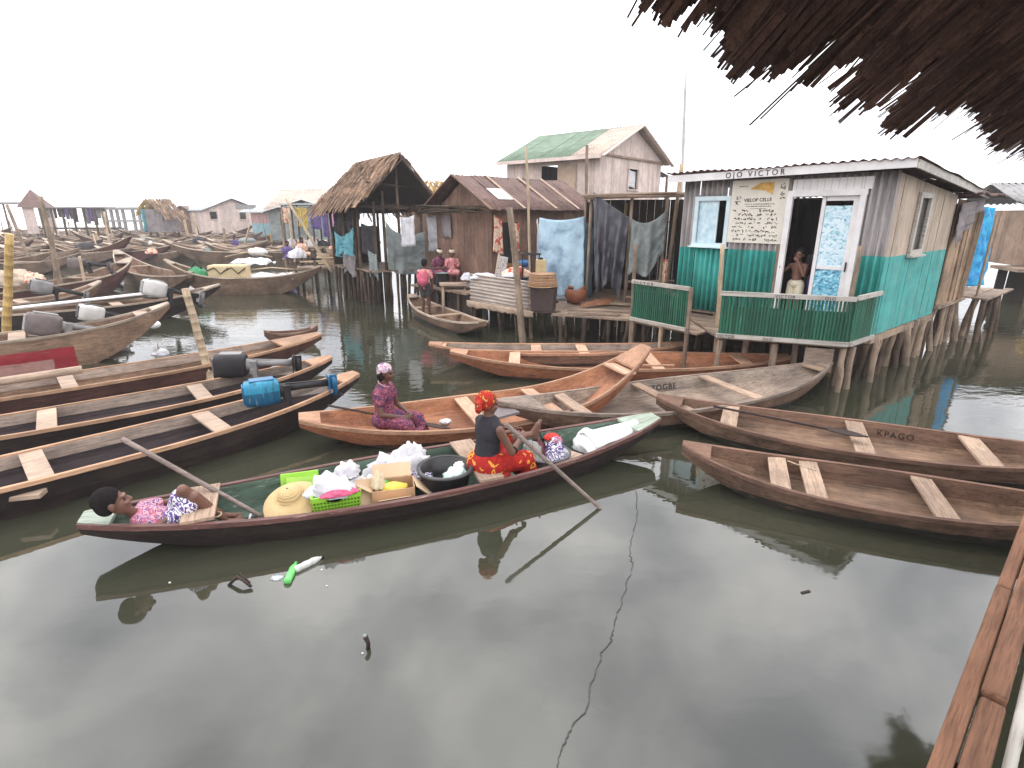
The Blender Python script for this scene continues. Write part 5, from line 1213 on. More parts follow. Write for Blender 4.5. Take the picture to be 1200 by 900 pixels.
g=MB(); g.grid(lambda u,v:V((-.25+.1*nz((u*4,v*4,1),1),-.15+2.0*u,2.0-2.0*v)),8,8); g.build('teal_cover',M['cyan_cloth'],T,solid=.03); piles(T,[(.1,.1),(.8,.1),(1.6,.1),(.1,1.8),(1.6,1.8)],0.05,z0=-1.2,r=.11)
# narrow hut far left with pointed roof
p=dep(33,274,56); T=thing('hut','narrow pale far hut with a pointed brown roof at the left','hut',(p.x,p.y,p.z),math.radians(20))
g=MB(); boards(g,(0,0,0),(1,0,0),.95,0,2.6,.25,.04); boards(g,(1.25,0,0),(1,0,0),.6,0,2.5,.25,.04); boards(g,(0,2,0),(0,-1,0),2,0,2.6,.25,.04); boards(g,(1.85,0,0),(0,1,0),2,0,2.5,.25); g.build('wall',M['pink_wall'],T)
g=MB(); q=[V((-.3,-.3,2.5)),V((2.1,-.3,2.4)),V((2.1,2.3,2.4)),V((-.3,2.3,2.5))]; ap=V((.7,.9,4.2)); 
g.add(q+[ap],[(0,1,4),(1,2,4),(2,3,4),(3,0,4),(0,1,2,3)]); g.build('roof',M['rust_roof'],T); piles(T,[(.1,.1),(1,.1),(1.8,.1),(.1,1.8),(1.8,1.8)],.03,z0=-1.2,r=.1)
# market stand with hung dark clothes
p=dep(52,268,55); T=thing('market_stand','long far stand on posts with dark clothes hung under its flat roof','stand',(p.x,p.y,0),math.radians(4))
zb=p.z; Lm=5.9
g=MB(); g.box((Lm/2,.8,zb+1.95),(Lm+.3,1.9,.12)); g.build('roof',M['mauve_tarp'],T); g=MB(); g.box((Lm/2,.8,zb+.02),(Lm+.6,1.8,.14)); g.build('floor',M['dark_wall'],T)
for k in range(7): g=MB(); g.tube([(k*Lm/6,0,-.5),(k*Lm/6,0,zb+1.95)],.09,6); g.build('post',M['pile'],T)
rr=random.Random(17)
for k in range(16):
    x=.2+k*.36; 
    if 8<k<11: continue
    g=MB(); hh=rr.uniform(.7,1.6); ww=rr.uniform(.3,.5); ph=rr.random()*6
    g.grid(lambda u,v:V((x+ww*(u-.5)*(1-.3*v),.1+.08*math.sin(u*9+ph),zb+1.88-hh*v)),6,6); g.build('garment',M[rr.choice(['purple_cloth','dark_cloth','mauve_tarp','dark_cloth','mauve_tarp'])],T,solid=.03)
p=dep(128,259,72); T=thing('pier','pale far pier roof on thick concrete like posts','pier',(p.x,p.y,0),math.radians(3)); zb=p.z
g=MB(); g.box((2.9,1,zb+1.5),(7.6,2.2,.30)); g.build('roof',M['grey_roof'],T); g=MB(); g.box((1.6,1,zb-.0),(4.6,2,.2)); g.build('floor',M['grey_roof'],T)
for k in range(7): g=MB(); g.box((-.4+k*.72+(.5 if k>3 else 0),.2,zb/2+.6),(.28,.28,zb+1.7)); g.build('post',M['grey_roof'],T)
T=thing('far_roof','thin grey far roof on posts at the left edge','roof',dep(-8,262,60)); g=MB(); g.box((1.5,1,2.05),(5.4,2,.2)); g.build('sheet',M['grey_roof'],T)
for x in (-.8,1.4,3.6): g=MB(); g.tube([(x,.2,-1.6),(x,.2,2.0)],.09,6); g.build('post',M['pile'],T)
# houses and market behind the cargo canoe
p=dep(318,282,40); gable_house('stilt_house','pale grey roofed house behind the market clothes','house',(p.x,p.y,p.z),math.radians(18),4.6,7,1.9,.75,'grey_tarp','pale_roof')
p=dep(385,276,58); gable_house('stilt_house','faded tan roofed house farthest back above the market','house',(p.x,p.y,p.z),math.radians(80),6.5,6.5,2.6,1.9,'grey_roof','tan_roof')
p=dep(335,290,30); MK=thing('market_stall','crowded stall frame of poles with clothes for sale beside the thatched shed','stall',(p.x,p.y,0),math.radians(5)); zb=p.z
for k in range(5):
    for y in (0,1.6): g=MB(); g.tube([(k*.75,y,-.5),(k*.75+.05,y,zb+2.15)],.05,6); g.build('post',M['pile'],MK)
g=MB(); g.tube([(-.2,0,zb+2.05),(3.4,0,zb+2.1)],.04,6); g.tube([(-.2,1.6,zb+2.1),(3.4,1.6,zb+2.1)],.04,6); g.box((1.6,.8,zb+2.2),(3.4,1.9,.06)); g.build('top_frame',M['pale_roof'],MK)
g=MB(); g.box((1.6,.8,zb),(3.6,1.9,.10)); g.build('floor',M['deck'],MK)
wm=lambda x,z,y=-.06: MK.matrix_basis@V((x,y,z))
for (x0,x1,mat,dr,lab) in ((.75,1.0,'yellow_cloth',1.0,'yellow garment hanging at the left of the stall'),(1.05,1.3,'yellow_cloth',1.15,'ochre garment hanging right of the yellow one'),(1.45,2.0,'purple_cloth',1.1,'dark purple garments bunched on the stall rail'),(2.05,2.35,'purple_cloth',1.5,'violet wrap hanging left of the pink cloth'),(2.4,2.9,'pink_cloth',1.3,'pink patterned cloth hanging beside the thatched shed'),(.0,.45,'rust_c' if 'rust_c' in M else 'peach_cloth',.8,'peach garment at the left end of the stall'),(2.95,3.3,'white_cloth',1.3,'white cloth hanging behind the shed corner post')):
    hang('garment',lab,'garment',mat,[wm(x0,zb+2.08),wm(x1,zb+2.02)],dr,4,.05,.03,n=(10,12),group='garments on the market stall',seed=int(x0*10))
rr=random.Random(33)
heap=['pale bundle of goods on the stall floor, leftmost','tan bundle of goods second from the left','white bundle of goods in the middle of the stall','dark bundle of goods right of the middle','grey bundle of goods near the pink cloth','brown bundle of goods rightmost by the shed']
for k in range(6):
    T=thing('bundle',heap[k],'bundle',MK.matrix_basis@V((.2+k*.56,.35,zb+.05)),group='bundles on the market stall'); g=MB(); crumple(g,(.28,.22,rr.uniform(.25,.5)),40+k); g.build('wrap',M[['white_cloth','peach_cloth','white_cloth','dark_cloth','grey_tarp','mauve_tarp'][k]],T); g=MB(); g.tube([(-.2,0,.1),(0,-.05,.36),(.2,0,.12)],.025,5); g.build('cord',M['pale_pole'],T)
# goods and trestles just beyond the cargo canoe
p=at(384,345,0); TR=thing('trestle','stack of pale poles and boards on stakes at the end of the cargo canoe','trestle',(p.x-.25,p.y+1.2,0),math.radians(20)); rr=random.Random(6)
for k in range(9): g=MB(); a=V((rr.uniform(-1.5,.2),rr.uniform(-.3,.9),.95+.05*k)); g.tube([a,a+V((rr.uniform(.9,1.6),rr.uniform(-.4,.4),rr.uniform(-.12,.12)))],.035,6); g.build('stick',M['pale_pole'],TR)
for x,y in ((-1.2,0),(-.5,.5),(.3,0),(.6,.5),(-1.0,.7),(0,.8)): g=MB(); g.tube([(x,y,-.5),(x,y,1.1)],.06,6); g.build('stake',M['pile'],TR)
g=MB(); g.box((-.25,.35,.85),(1.9,1.0,.08)); g.build('top',M['deck'],TR)
T=thing('sack','pale sack on the stick trestle beyond the cargo canoe','sack',TR.matrix_basis@V((-1.1,.2,1.25))); g=MB(); crumple(g,(.33,.25,.32),50); g.build('bag',M['white_cloth'],T); g=MB(); g.tube([(0,0,.28),(.03,0,.42)],[.08,.05],8); g.build('tied_neck',M['white_cloth'],T)
T=thing('basin','brown basin on the stick trestle against the shed post','basin',TR.matrix_basis@V((.35,.4,1.15))); g=MB(); g.lathe([(.01,0),(.3,.02),(.4,.42),(.37,.42),(.28,.05),(.01,.05)],18); g.build('bowl',M['tan_wall'],T); g=MB(); crumple(g,(.3,.3,.15),51); o=g.build('contents',M['peach_cloth'],T); o.location=(0,0,.35)
# cargo in the big canoe
B=BO['B15']
def inb(B,s,y,z=None):
    return B['T'].matrix_basis@V((s*B['L']/2,y,(B['zfl'](s) if z is None else z)))
T=thing('bag','bright green bag in the left part of the cargo canoe','bag',inb(B,-.62,.0,.55)); g=MB(); crumple(g,(.42,.32,.42),61); g.build('bag_body',plain('green_bag',(.03,.25,.10),.6,.3),T); g=MB(); g.tube([(-.2,0,.35),(0,0,.6),(.2,0,.35)],.03,6); g.build('handle',M['dark'],T)
for k,(s,lab) in enumerate(((-.30,'pale yellow pack in the cargo canoe, left of two'),(-.08,'pale yellow pack in the cargo canoe, right of two'))):
    T=thing('pack',lab,'pack',inb(B,s,-.1,.55),B['ang'],'yellow packs in the cargo canoe'); g=MB(); g.box((0,0,.25),(.75,.6,.5)); g.build('wrap',M['peach_cloth'] if 0 else plain('pack_y%d'%k,(.60,.47,.27),.7,.25,4),T,bevel=.07); g=MB(); g.tube([(-.38,-.31,.3),(-.1,-.33,.42),(.1,-.33,.2),(.38,-.31,.4)],.02,5); g.build('cord',M['dark'],T)
T=thing('cover','white plastic cover spread over the right half of the cargo canoe','cover',inb(B,.35,0,.62),B['ang']); g=MB(); g.grid(lambda u,v:V((1.7*(u-.5),.95*(v-.5),.10*math.sin(v*PI)-.05+.10*nz((u*5,v*3,6),1.2)+.05*nz((u*11,v*7,2),1.1))),22,12); g.build('sheet',M['white_cloth'],T,solid=.02); g=MB(); g.tube([(-1,.1,.2),(0,0,.30),(1,.1,.2)],.025,5); g.build('cord',M['pale_pole'],T)
T=thing('cover','white tarpaulin bundle just behind the cargo canoe','cover',at(296,306,.9)); g=MB(); g.grid(lambda u,v:V((1.6*(u-.5),1.0*(v-.5),.22*math.sin(v*PI)*math.sin(u*PI)**.5-.1+.14*nz((u*4,v*3,16),1.2)+.07*nz((u*9,v*7,12),1.1))),22,12); g.build('sheet',M['white_cloth'],T,solid=.02); g=MB(); g.tube([(-1,-.3,.2),(0,-.45,.40),(1,-.3,.2)],.025,5); g.build('cord',M['pale_pole'],T)
T=thing('sack','white rounded sack in the empty pale canoe','sack',at(178,297,.9)); g=MB(); crumple(g,(.28,.24,.26),68,amp=.3); g.build('bag',M['peach_cloth'],T); g=MB(); g.tube([(0,0,.45),(.05,0,.62)],[.1,.06],8); g.build('tied_neck',M['white_sheet'],T)
T=thing('cloth_heap','tan sacks heaped in a canoe behind the bamboo pole','cloth heap',at(15,332,.75)); g=MB(); crumple(g,(.9,.5,.42),69); g.build('cloth',plain('tan_sack',(.46,.37,.28),.9,.3),T); g=MB(); crumple(g,(.3,.3,.3),70); o=g.build('fold',M['peach_cloth'],T); o.location=(.75,-.1,.05)
T=thing('jerrycan','white plastic jerrycan half sunk beside the red hulled canoe','container',at(138,410,0),.5,rot=(.45,.25,.5)); g=MB(); g.box((0,0,.08),(.42,.26,.26)); g.build('body',M['m_white'],T,bevel=.05); g=MB(); g.tube([(-.1,0,.21),(-.06,0,.29),(.08,0,.29),(.12,0,.21)],.022,7); g.build('handle',M['m_white'],T); g=MB(); g.tube([(.2,0,.15),(.26,0,.18)],.04,10); g.build('cap',M['m_white'],T)
T=thing('float','small pale lump of foam floating left of the pale pole','foam',at(191,415,0)); g=MB(); crumple(g,(.12,.1,.12),71); g.build('lump',M['white_cloth'],T); g=MB(); crumple(g,(.1,.06,.04),72); o=g.build('chip',M['white_cloth'],T); o.location=(-.12,-.04,0)
T=thing('buoy','white and black buoy under the maroon hulled bow','buoy',at(134,321,.3)); g=MB(); g.ell((0,0,.1),(.28,.28,.28)); g.build('ball',M['dark'],T); g=MB(); g.ell((.14,-.16,.2),(.2,.2,.18)); g.build('white_cap',M['white_sheet'],T)
T=thing('buoy','small white float at the waterline below the red canoe bow','buoy',at(181,383,.12)); g=MB(); g.ell((0,0,.06),(.16,.12,.10)); g.build('ball',M['white_sheet'],T); g=MB(); g.tube([(0,0,.1),(-.05,.05,.5)],.012,5); g.build('cord',M['pale_pole'],T)
T=thing('plank','short thick plank end sticking out beside the dark tarred canoe',"plank",at(30,580,.22),math.radians(14)); g=MB(); g.box((0,0,0),(.30,.14,.05)); g.build('board',M['pale_board'],T,bevel=.006)
T=thing('plank','squared pale timber lying along the brown canoe at the left edge','timber',at(20,445,.55),math.radians(40)); g=MB(); g.tube([(-.8,0,0),(.75,0,.02)],.06,8); g.build('log',M['pale_board'],T)
# ------------------------------------------------------------------ people
def basis(f,u):
    f=V(f).normalized(); u=V(u); s=u.cross(f).normalized(); u=f.cross(s)
    return f,s,u, Matrix((f,s,u)).transposed()
def head_prims(g,c,f,u,r=1.0):
    f,s,u,Mx=basis(f,u); c=V(c)
    E=lambda a,b,d,rad: g.ell(c+(f*a+s*b+u*d)*r,tuple(x*r for x in rad),Mx,10)
    E(-.012,0,.022,(.094,.076,.095)); E(.030,0,-.035,(.066,.060,.075)); E(.048,0,-.092,(.034,.036,.026))
    E(.082,0,.020,(.017,.048,.012)); E(.078,.030,-.035,(.022,.022,.020)); E(.078,-.030,-.035,(.022,.022,.020))
    g.capsule(c+(f*.092+u*.008)*r,c+(f*.108-u*.026)*r,.009*r,.0165*r,8)
    E(.100,.013,-.032,(.010,.009,.008)); E(.100,-.013,-.032,(.010,.009,.008))
    E(.088,0,-.058,(.013,.025,.008)); E(.086,0,-.071,(.012,.022,.009))
    for b in (-1,1): E(-.004,b*.077,-.012,(.020,.011,.032))
def hand_prims(g,w,d,n,t,s=1.0,curl=.5):
    """w wrist, d along the palm, n palm normal (fingers curl towards it), t thumb side"""
    w=V(w);d=V(d).normalized();n=V(n);n=(n-d*n.dot(d)).normalized();t=V(t);t=(t-d*t.dot(d)-n*t.dot(n)).normalized()
    Mx=Matrix((d,t,n)).transposed()
    g.ell(w+d*.045*s,(.055*s,.042*s,.017*s),Mx,8)
    for k,(L,o) in enumerate(((.072,.030),(.080,.010),(.074,-.011),(.058,-.031))):
        p0=w+d*.082*s+t*o*s; a=curl*(.5+.1*k); d1=(d*math.cos(a)-(-n)*math.sin(a)).normalized(); p1=p0+d1*L*.5*s
        a2=a+curl*.9; d2=(d*math.cos(a2)+n*math.sin(a2)).normalized(); p2=p1+d2*L*.5*s
        g.capsule(p0-d*.02*s,p1,.0095*s,.0085*s,8); g.capsule(p1,p2,.0085*s,.007*s,8)
    p0=w+d*.025*s+t*.03*s; p1=p0+(d*.6+t*.7+n*.25).normalized()*.038*s; p2=p1+(d*.85+t*.25+n*.45).normalized()*.032*s
    g.capsule(p0,p1,.013*s,.0105*s,8); g.capsule(p1,p2,.0105*s,.0085*s,8)
def foot_prims(g,a,toe,up=(0,0,1),s=1.0):
    a=V(a);toe=V(toe);d=(toe-a).normalized();u=V(up);u=(u-d*u.dot(d)).normalized();sd=u.cross(d)
    g.capsule(a-d*.035*s-u*.035*s,a+d*.10*s-u*.040*s,.033*s,.034*s,10)
    g.capsule(a,a+d*.12*s-u*.03*s,.036*s,.028*s,10)
    for k in range(5):
        o=(k-2)*.016*s; L=(.062-.006*abs(k-.5))*s
        g.capsule(a+d*.12*s-u*.045*s+sd*o,a+d*(.12*s+L)-u*.05*s+sd*o,.013*s,.010*s,8)
def person(label,loc,rz,J,skin='skin',hs=1.0,look=(1,0,0),hup=(0,0,1),hair='cap',r=1.0,voxel=.007,hands=None,girth=1.0,feet=True,eyes=True,group=None):
    T=thing('person',label,'person',loc,rz,group)
    g=MB(); q={k:V(v) for k,v in J.items()}
    pel,che,nek,hed=q['pel'],q['che'],q['nek'],q['hed']; G=r*girth
    sx=(q['sL']-q['sR']).normalized(); ax=(che-pel).normalized(); fw=sx.cross(ax).normalized()
    Mx=Matrix((fw,sx,ax)).transposed()
    mid=pel.lerp(che,.5)
    g.ell(pel,(.105*G,.155*G,.12*G),Mx); g.ell(mid,(.09*G,.125*G,.16*G),Mx); g.ell(che-ax*.05*r,(.10*G,.15*G,.15*G),Mx)
    g.capsule(q['sL']-sx*.03*r,q['sR']+sx*.03*r,.055*r,.055*r); g.capsule(pel,mid,.12*G,.10*G); g.capsule(mid,che,.10*G,.11*G)
    g.capsule(che+ax*.02*r,nek,.065*r,.05*r); g.capsule(nek-ax*.02*r,nek.lerp(hed,.6),.050*r,.047*r)
    head_prims(g,hed,look,hup,hs)
    for k in 'LR':
        g.capsule(q['s'+k],q['e'+k],.050*r,.037*r); g.capsule(q['e'+k],q['w'+k],.037*r,.025*r)
        if hands and k in hands:
            d,n,t,c=hands[k]; hand_prims(g,q['w'+k],d,n,t,r*1.0,c)
        else: g.ell(q['w'+k]+(q['w'+k]-q['e'+k]).normalized()*.06*r,(.05*r,.035*r,.03*r))
        if 'h'+k in q:
            g.capsule(q['h'+k],q['k'+k],.085*G,.056*r); g.capsule(q['k'+k],q['k'+k].lerp(q['a'+k],.3),.055*r,.055*r); g.capsule(q['k'+k].lerp(q['a'+k],.3),q['a'+k],.055*r,.034*r)
            if feet: foot_prims(g,q['a'+k],q['t'+k],s=r,up=(q['k'+k]-q['a'+k]))
    body=blob(g,'body',M[skin],T,voxel,3)
    f,s,u,Hm=basis(look,hup)
    if hair=='cap':
        g=MB(); g.ell(hed+(-f*.022+u*.038)*hs,(.098*hs,.085*hs,.092*hs),Hm); g.ell(hed+(-f*.05-u*.0)*hs,(.065*hs,.078*hs,.08*hs),Hm); blob(g,'hair',M['hair'],T,voxel,2)
    if eyes:
        for b in (-1,1):
            g=MB(); g.ell(hed+(f*.083+s*b*.030-u*.004)*hs,(.010*hs,.014*hs,.007*hs),Hm,6); g.build('eye',M['eye'],T)
    return T,q,(f,s,u,Hm)
def garment(T,name,prims,mat,voxel=.008,smooth=6):
    g=MB()
    for p in prims:
        if p[0]=='c': g.capsule(*p[1:])
        else: g.ell(*p[1:])
    return blob(g,name,M[mat],T,voxel,smooth)
def torso_prims(q,r=1.0,ex=.014,girth=1.0,sleeve=.0):
    pel,che=q['pel'],q['che']; G=r*girth; sx=(q['sL']-q['sR']).normalized(); ax=(che-pel).normalized(); fw=sx.cross(ax).normalized(); Mx=Matrix((fw,sx,ax)).transposed(); mid=pel.lerp(che,.5)
    p=[('e',pel,(.105*G+ex,.155*G+ex,.12*G),Mx),('e',mid,(.09*G+ex,.125*G+ex,.16*G),Mx),('e',che-ax*.05*r,(.10*G+ex,.15*G+ex,.15*G),Mx),('c',pel,mid,.12*G+ex,.10*G+ex),('c',mid,che,.10*G+ex,.10*G+ex),
       ('c',q['sL']-sx*.035*r,q['sR']+sx*.035*r,.055*r+ex,.055*r+ex)]
    for k in 'LR':
        if sleeve: p.append(('c',q['s'+k],q['s'+k].lerp(q['e'+k],sleeve),.052*r+ex,.048*r+ex*1.4))
    return p
M['p_purple']=printed('p_purple',[(0,(.07,.035,.07)),(.36,(.20,.045,.08)),(.46,(.40,.15,.17)),(.50,(.15,.035,.07)),(.62,(.05,.04,.10)),(.72,(.33,.10,.13))],17,1.3)
M['p_red']=printed('p_red',[(0,(.68,.33,.04)),(.33,(.40,.02,.015)),(.5,(.30,.014,.012)),(.65,(.62,.27,.04)),(.74,(.26,.012,.01))],11,1.4)
M['p_wrap']=printed('p_wrap',[(0,(.66,.36,.06)),(.30,(.40,.02,.015)),(.46,(.42,.035,.018)),(.58,(.04,.015,.012)),(.66,(.60,.26,.05))],20,1.4)
M['p_scarf']=printed('p_scarf',[(0,(.62,.50,.55)),(.40,(.42,.22,.30)),(.5,(.66,.55,.58)),(.6,(.25,.14,.24))],16,1.6)
M['p_pink']=printed('p_pink',[(0,(.62,.28,.32)),(.36,(.55,.14,.18)),(.47,(.16,.10,.25)),(.56,(.66,.36,.36)),(.66,(.12,.10,.22))],26,1.2)
M['p_violet']=printed('p_violet',[(0,(.85,.84,.86)),(.40,(.10,.06,.22)),(.52,(.82,.82,.85)),(.62,(.16,.09,.28))],18,1.5)
M['p_pinkshirt']=printed('p_pinkshirt',[(0,(.58,.20,.20)),(.45,(.62,.34,.32)),(.6,(.40,.06,.09))],16,1)
M['black_top']=cloth('black_top',(.030,.028,.034),(.018,.017,.02),sc=4)
M['w_shorts']=cloth('w_shorts',(.62,.56,.42),(.45,.4,.3))
# woman in the purple dress
pw=at(452,496,.18)
J=dict(pel=(0,0,.10),che=(.01,0,.46),nek=(.025,0,.56),hed=(.05,0,.70),sL=(.0,.17,.46),sR=(.0,-.17,.46),eL=(.08,.22,.20),wL=(.30,.07,.14),eR=(.06,-.23,.20),wR=(.29,-.05,.12),
       hL=(.03,.09,.08),kL=(.40,.13,.06),aL=(.52,.12,-.24),tL=(.66,.12,-.27),hR=(.03,-.09,.08),kR=(.36,-.12,.04),aR=(.44,-.11,-.25),tR=(.60,-.11,-.27))
T,q,hb=person('woman in purple printed dress and pale headscarf sitting in the orange canoe',pw,math.radians(-12),J,'skin',look=(.95,.0,-.06),hair=None,voxel=.006,
   hands={'L':((.75,-.65,-.1),(-.3,-.6,-.5),(.3,0,.9),.8),'R':((.80,.60,.0),(-.4,.6,-.5),(.3,0,.9),.8)})
garment(T,'dress',torso_prims(q,1,.018,1.02,.42)+[('c',q['hL'],q['kL'],.105,.085),('c',q['hR'],q['kR'],.105,.085),('c',q['kL'],q['kL'].lerp(q['aL'],.6),.08,.08),('c',q['kR'],q['kR'].lerp(q['aR'],.6),.08,.08),('c',q['kL'].lerp(q['hL'],.3),q['kR'].lerp(q['hR'],.3),.075,.075),('c',(.44,.06,-.1),(.40,-.06,-.1),.07,.07),('e',(.0,0,.06),(.17,.20,.14))],'p_purple',.008,8)
f,s,u,Hm=hb; h=q['hed']
g=MB(); g.ell(h-f*.02+u*.045,(.100,.088,.080),Hm); g.ell(h-f*.07+u*.0,(.045,.07,.06),Hm); blob(g,'headscarf',M['p_scarf'],T,.006,3)
g=MB(); g.ell(h-f*.06-u*.05,(.05,.078,.075),Hm); g.ell(h-f*.02+s*.075-u*.03,(.03,.018,.06),Hm); g.ell(h-f*.02-s*.075-u*.03,(.03,.018,.06),Hm); blob(g,'hair',M['hair'],T,.006,2)
g=MB(); g.tube([(.025+.085*math.cos(a)*.9,.085*math.sin(a),.555-.035*math.cos(a)) for a in [2*PI*k/20 for k in range(21)]],.007,6,False); g.build('necklace',plain('bead',(.5,.3,.24),.4,.1),T)
# woman with the red headwrap, seen from behind
p2=at(571,548,.25)
J=dict(pel=(0,0,.10),che=(.03,0,.47),nek=(.03,0,.57),hed=(.02,0,.715),sL=(.03,.18,.48),sR=(.03,-.18,.48),eL=(.20,.24,.24),wL=(.38,.10,.28),eR=(.14,-.25,.23),wR=(.36,-.12,.30),
       hL=(.03,.09,.08),kL=(.34,.17,.17),aL=(.66,.07,.20),tL=(.70,.06,.36),hR=(.03,-.1,.08),kR=(.38,-.16,.05),aR=(.47,-.14,-.26),tR=(.62,-.14,-.30))
T,q,hb=person('woman in black top, red skirt and headwrap, seen from behind with a paddle',p2,math.radians(36),J,'skin_arm',look=(.9,-.35,-.1),hair=None,voxel=.006,girth=1.14,
   hands={'L':((.9,-.3,.2),(.0,-.9,-.2),(.0,0,.9),.9),'R':((.85,.45,.25),(.2,.7,-.6),(.1,.2,.9),1.0)})
garment(T,'top',torso_prims(q,1,.014,1.14,0),'black_top',.008,8)
garment(T,'skirt',[('e',(-.0,0,.06),(.21,.25,.155)),('c',q['hL'],q['kL'],.125,.10),('c',q['hR'],q['kR'],.125,.105),('c',q['kR'],q['kR'].lerp(q['aR'],.8),.10,.12),('c',(.22,.1,.06),(.26,-.12,.04),.10,.10),('c',(.36,.05,.0),(.42,-.12,-.16),.10,.09),('e',(.05,-.08,-.06),(.15,.18,.10))],'p_red',.008,8)
f,s,u,Hm=hb; h=q['hed']
g=MB(); g.ell(h-f*.025+u*.04,(.112,.100,.095),Hm); g.ell(h-f*.03+u*.0,(.095,.092,.08),Hm); rr=random.Random(3)
for k in range(9):
    a=2*PI*k/9; g.ell(h-f*.09-s*.055-u*.02+(s*math.cos(a)+u*math.sin(a))*.045-f*.02,(.028,.03,.03),None,6)
blob(g,'headwrap',M['p_wrap'],T,.006,2)
g=MB(); g.ell(h-f*.088+s*.03-u*.045,(.03,.05,.05),Hm); blob(g,'hair',M['hair'],T,.006,2)
g=MB(); w_=q['wR']; e_=q['eR']; d=(w_-e_).normalized(); c=e_.lerp(w_,.15); a1=d.cross(V((0,0,1))).normalized(); a2=d.cross(a1); g.tube([c+(a1*math.cos(t)+a2*math.sin(t))*.043 for t in [2*PI*k/16 for k in range(17)]],.009,6,False); g.build('armband',M['dark'],T)
# boy lying in the end of the green canoe
base=at(212,608,.05)
lw=lambda u,v,z: at(u,v,z)-base
dn=V((.92,.39,0)); sd=V((-.39,.92,0))
pel=lw(207,607,.21); che=lw(166,604,.28); nek=lw(150,599,.38); hed=lw(131,589,.52)
J=dict(pel=pel,che=che,nek=nek,hed=hed,sL=che+sd*.12+V((0,0,.02)),sR=che-sd*.12+V((0,0,.01)),eL=che.lerp(pel,.6)+sd*.17+V((0,0,.05)),wL=pel+sd*.10+V((.0,0,.14)),eR=che.lerp(pel,.6)-sd*.15+V((0,0,.0)),wR=pel-sd*.02+V((.06,0,.12)),
   hL=pel+sd*.07,kL=lw(214,574,.54),aL=lw(262,604,.14),tL=lw(284,601,.16),hR=pel-sd*.06,kR=lw(228,582,.46),aR=lw(266,611,.11),tR=lw(290,607,.13))
T,q,hb=person('boy in pink patterned shirt and flowered shorts lying in the end of the green canoe',base,0,J,'skin_arm',hs=1.15,look=(.80,.55,.25),hup=(-.28,-.10,.95),voxel=.006,r=.86,girth=.88,
   hands={'L':((.8,.1,-.3),(0,0,-1),(0,-1,0),.5),'R':((.8,.2,-.3),(0,0,-1),(0,1,0),.5)})
garment(T,'shirt',torso_prims(q,.86,.018,.9,.6),'p_pink',.007,6)
garment(T,'shorts',[('e',q['pel'],(.14,.15,.12)),('c',q['hL'],q['hL'].lerp(q['kL'],.72),.105,.085),('c',q['hR'],q['hR'].lerp(q['kR'],.72),.105,.085)],'p_violet',.007,5)
# children and others
def seat_J(s=1.0,lean=0,sp=.10,arm=(.18,.10,.16)):
    v=lambda x,y,z:(x*s,y*s,z*s)
    return dict(pel=v(0,0,.09),che=v(.02+lean,0,.42),nek=v(.03+lean,0,.51),hed=v(.05+lean,0,.64),sL=v(lean,.15,.42),sR=v(lean,-.15,.42),eL=v(.06,.2,.2),wL=v(arm[0],arm[1],arm[2]),eR=v(.06,-.2,.2),wR=v(arm[0]+.04,-arm[1],arm[2]-.02),
      hL=v(.02,.08,.07),kL=v(.37,sp,.10),aL=v(.38,sp,-.28),tL=v(.5,sp,-.30),hR=v(.02,-.08,.07),kR=v(.37,-sp,.10),aR=v(.40,-sp,-.28),tR=v(.52,-sp,-.30))
def stand_J(s=1.0,armL=None,armR=None):
    v=lambda x,y,z:(x*s,y*s,z*s)
    d=dict(pel=v(0,0,.86),che=v(.01,0,1.25),nek=v(.01,0,1.36),hed=v(.03,0,1.50),sL=v(0,.165,1.26),sR=v(0,-.165,1.26),eL=v(.0,.21,.98),wL=v(.06,.2,.76),eR=v(.0,-.21,.98),wR=v(.06,-.2,.76),
      hL=v(0,.085,.84),kL=v(.02,.09,.45),aL=v(0,.09,.07),tL=v(.14,.10,.04),hR=v(0,-.085,.84),kR=v(.02,-.09,.45),aR=v(0,-.09,.07),tR=v(.14,-.10,.04))
    if armL: d['eL'],d['wL']=v(*armL[0]),v(*armL[1])
    if armR: d['eR'],d['wR']=v(*armR[0]),v(*armR[1])
    return d
GC='children by the brown house'
z_s=1.10
s_=.98
T,q,hb=person('child in a pink shirt and cap seated right of the black pot',(-1.78,16.5,z_s),math.radians(-75),seat_J(s_,.03),'skin',hs=1.0,r=.95,voxel=.011,group=GC,look=(1,.1,-.2))
garment(T,'shirt',torso_prims(q,.95,.02,1,.6),'p_pinkshirt',.011,4); garment(T,'skirt',[('c',q['hL'],q['kL'],.10,.09),('c',q['hR'],q['kR'],.10,.09),('c',q['kL'],q['kR'],.08,.08)],'red_cl' if 'red_cl' in M else 'p_pinkshirt',.011,4)
h=q['hed'];f,s,u,Hm=hb; g=MB(); g.ell(h-f*.01+u*.055,(.1,.09,.065),Hm); blob(g,'cap',M['w_shorts'],T,.009,2)
T,q,hb=person('woman in a patterned wrap bending forward left of the black pot',(-2.22,16.5,z_s),math.radians(-50),seat_J(1.0,.10,.12,(.3,.05,.25)),'skin',r=.95,voxel=.011,group=GC,look=(1,0,-.5))
garment(T,'wrap',torso_prims(q,.95,.02,1,.5)+[('c',q['hL'],q['kL'],.10,.09),('c',q['hR'],q['kR'],.10,.09)],'p_purple',.011,4)
h=q['hed'];f,s,u,Hm=hb; g=MB(); g.ell(h-f*.01+u*.055,(.1,.09,.065),Hm); blob(g,'cap',M['w_shorts'],T,.009,2)
T,q,hb=person('child standing in the small canoe seen from the back with a pink backpack',(-2.42,15.35,.10),math.radians(80),stand_J(.95),'skin',hs=1.0,r=.9,voxel=.011,group=GC)
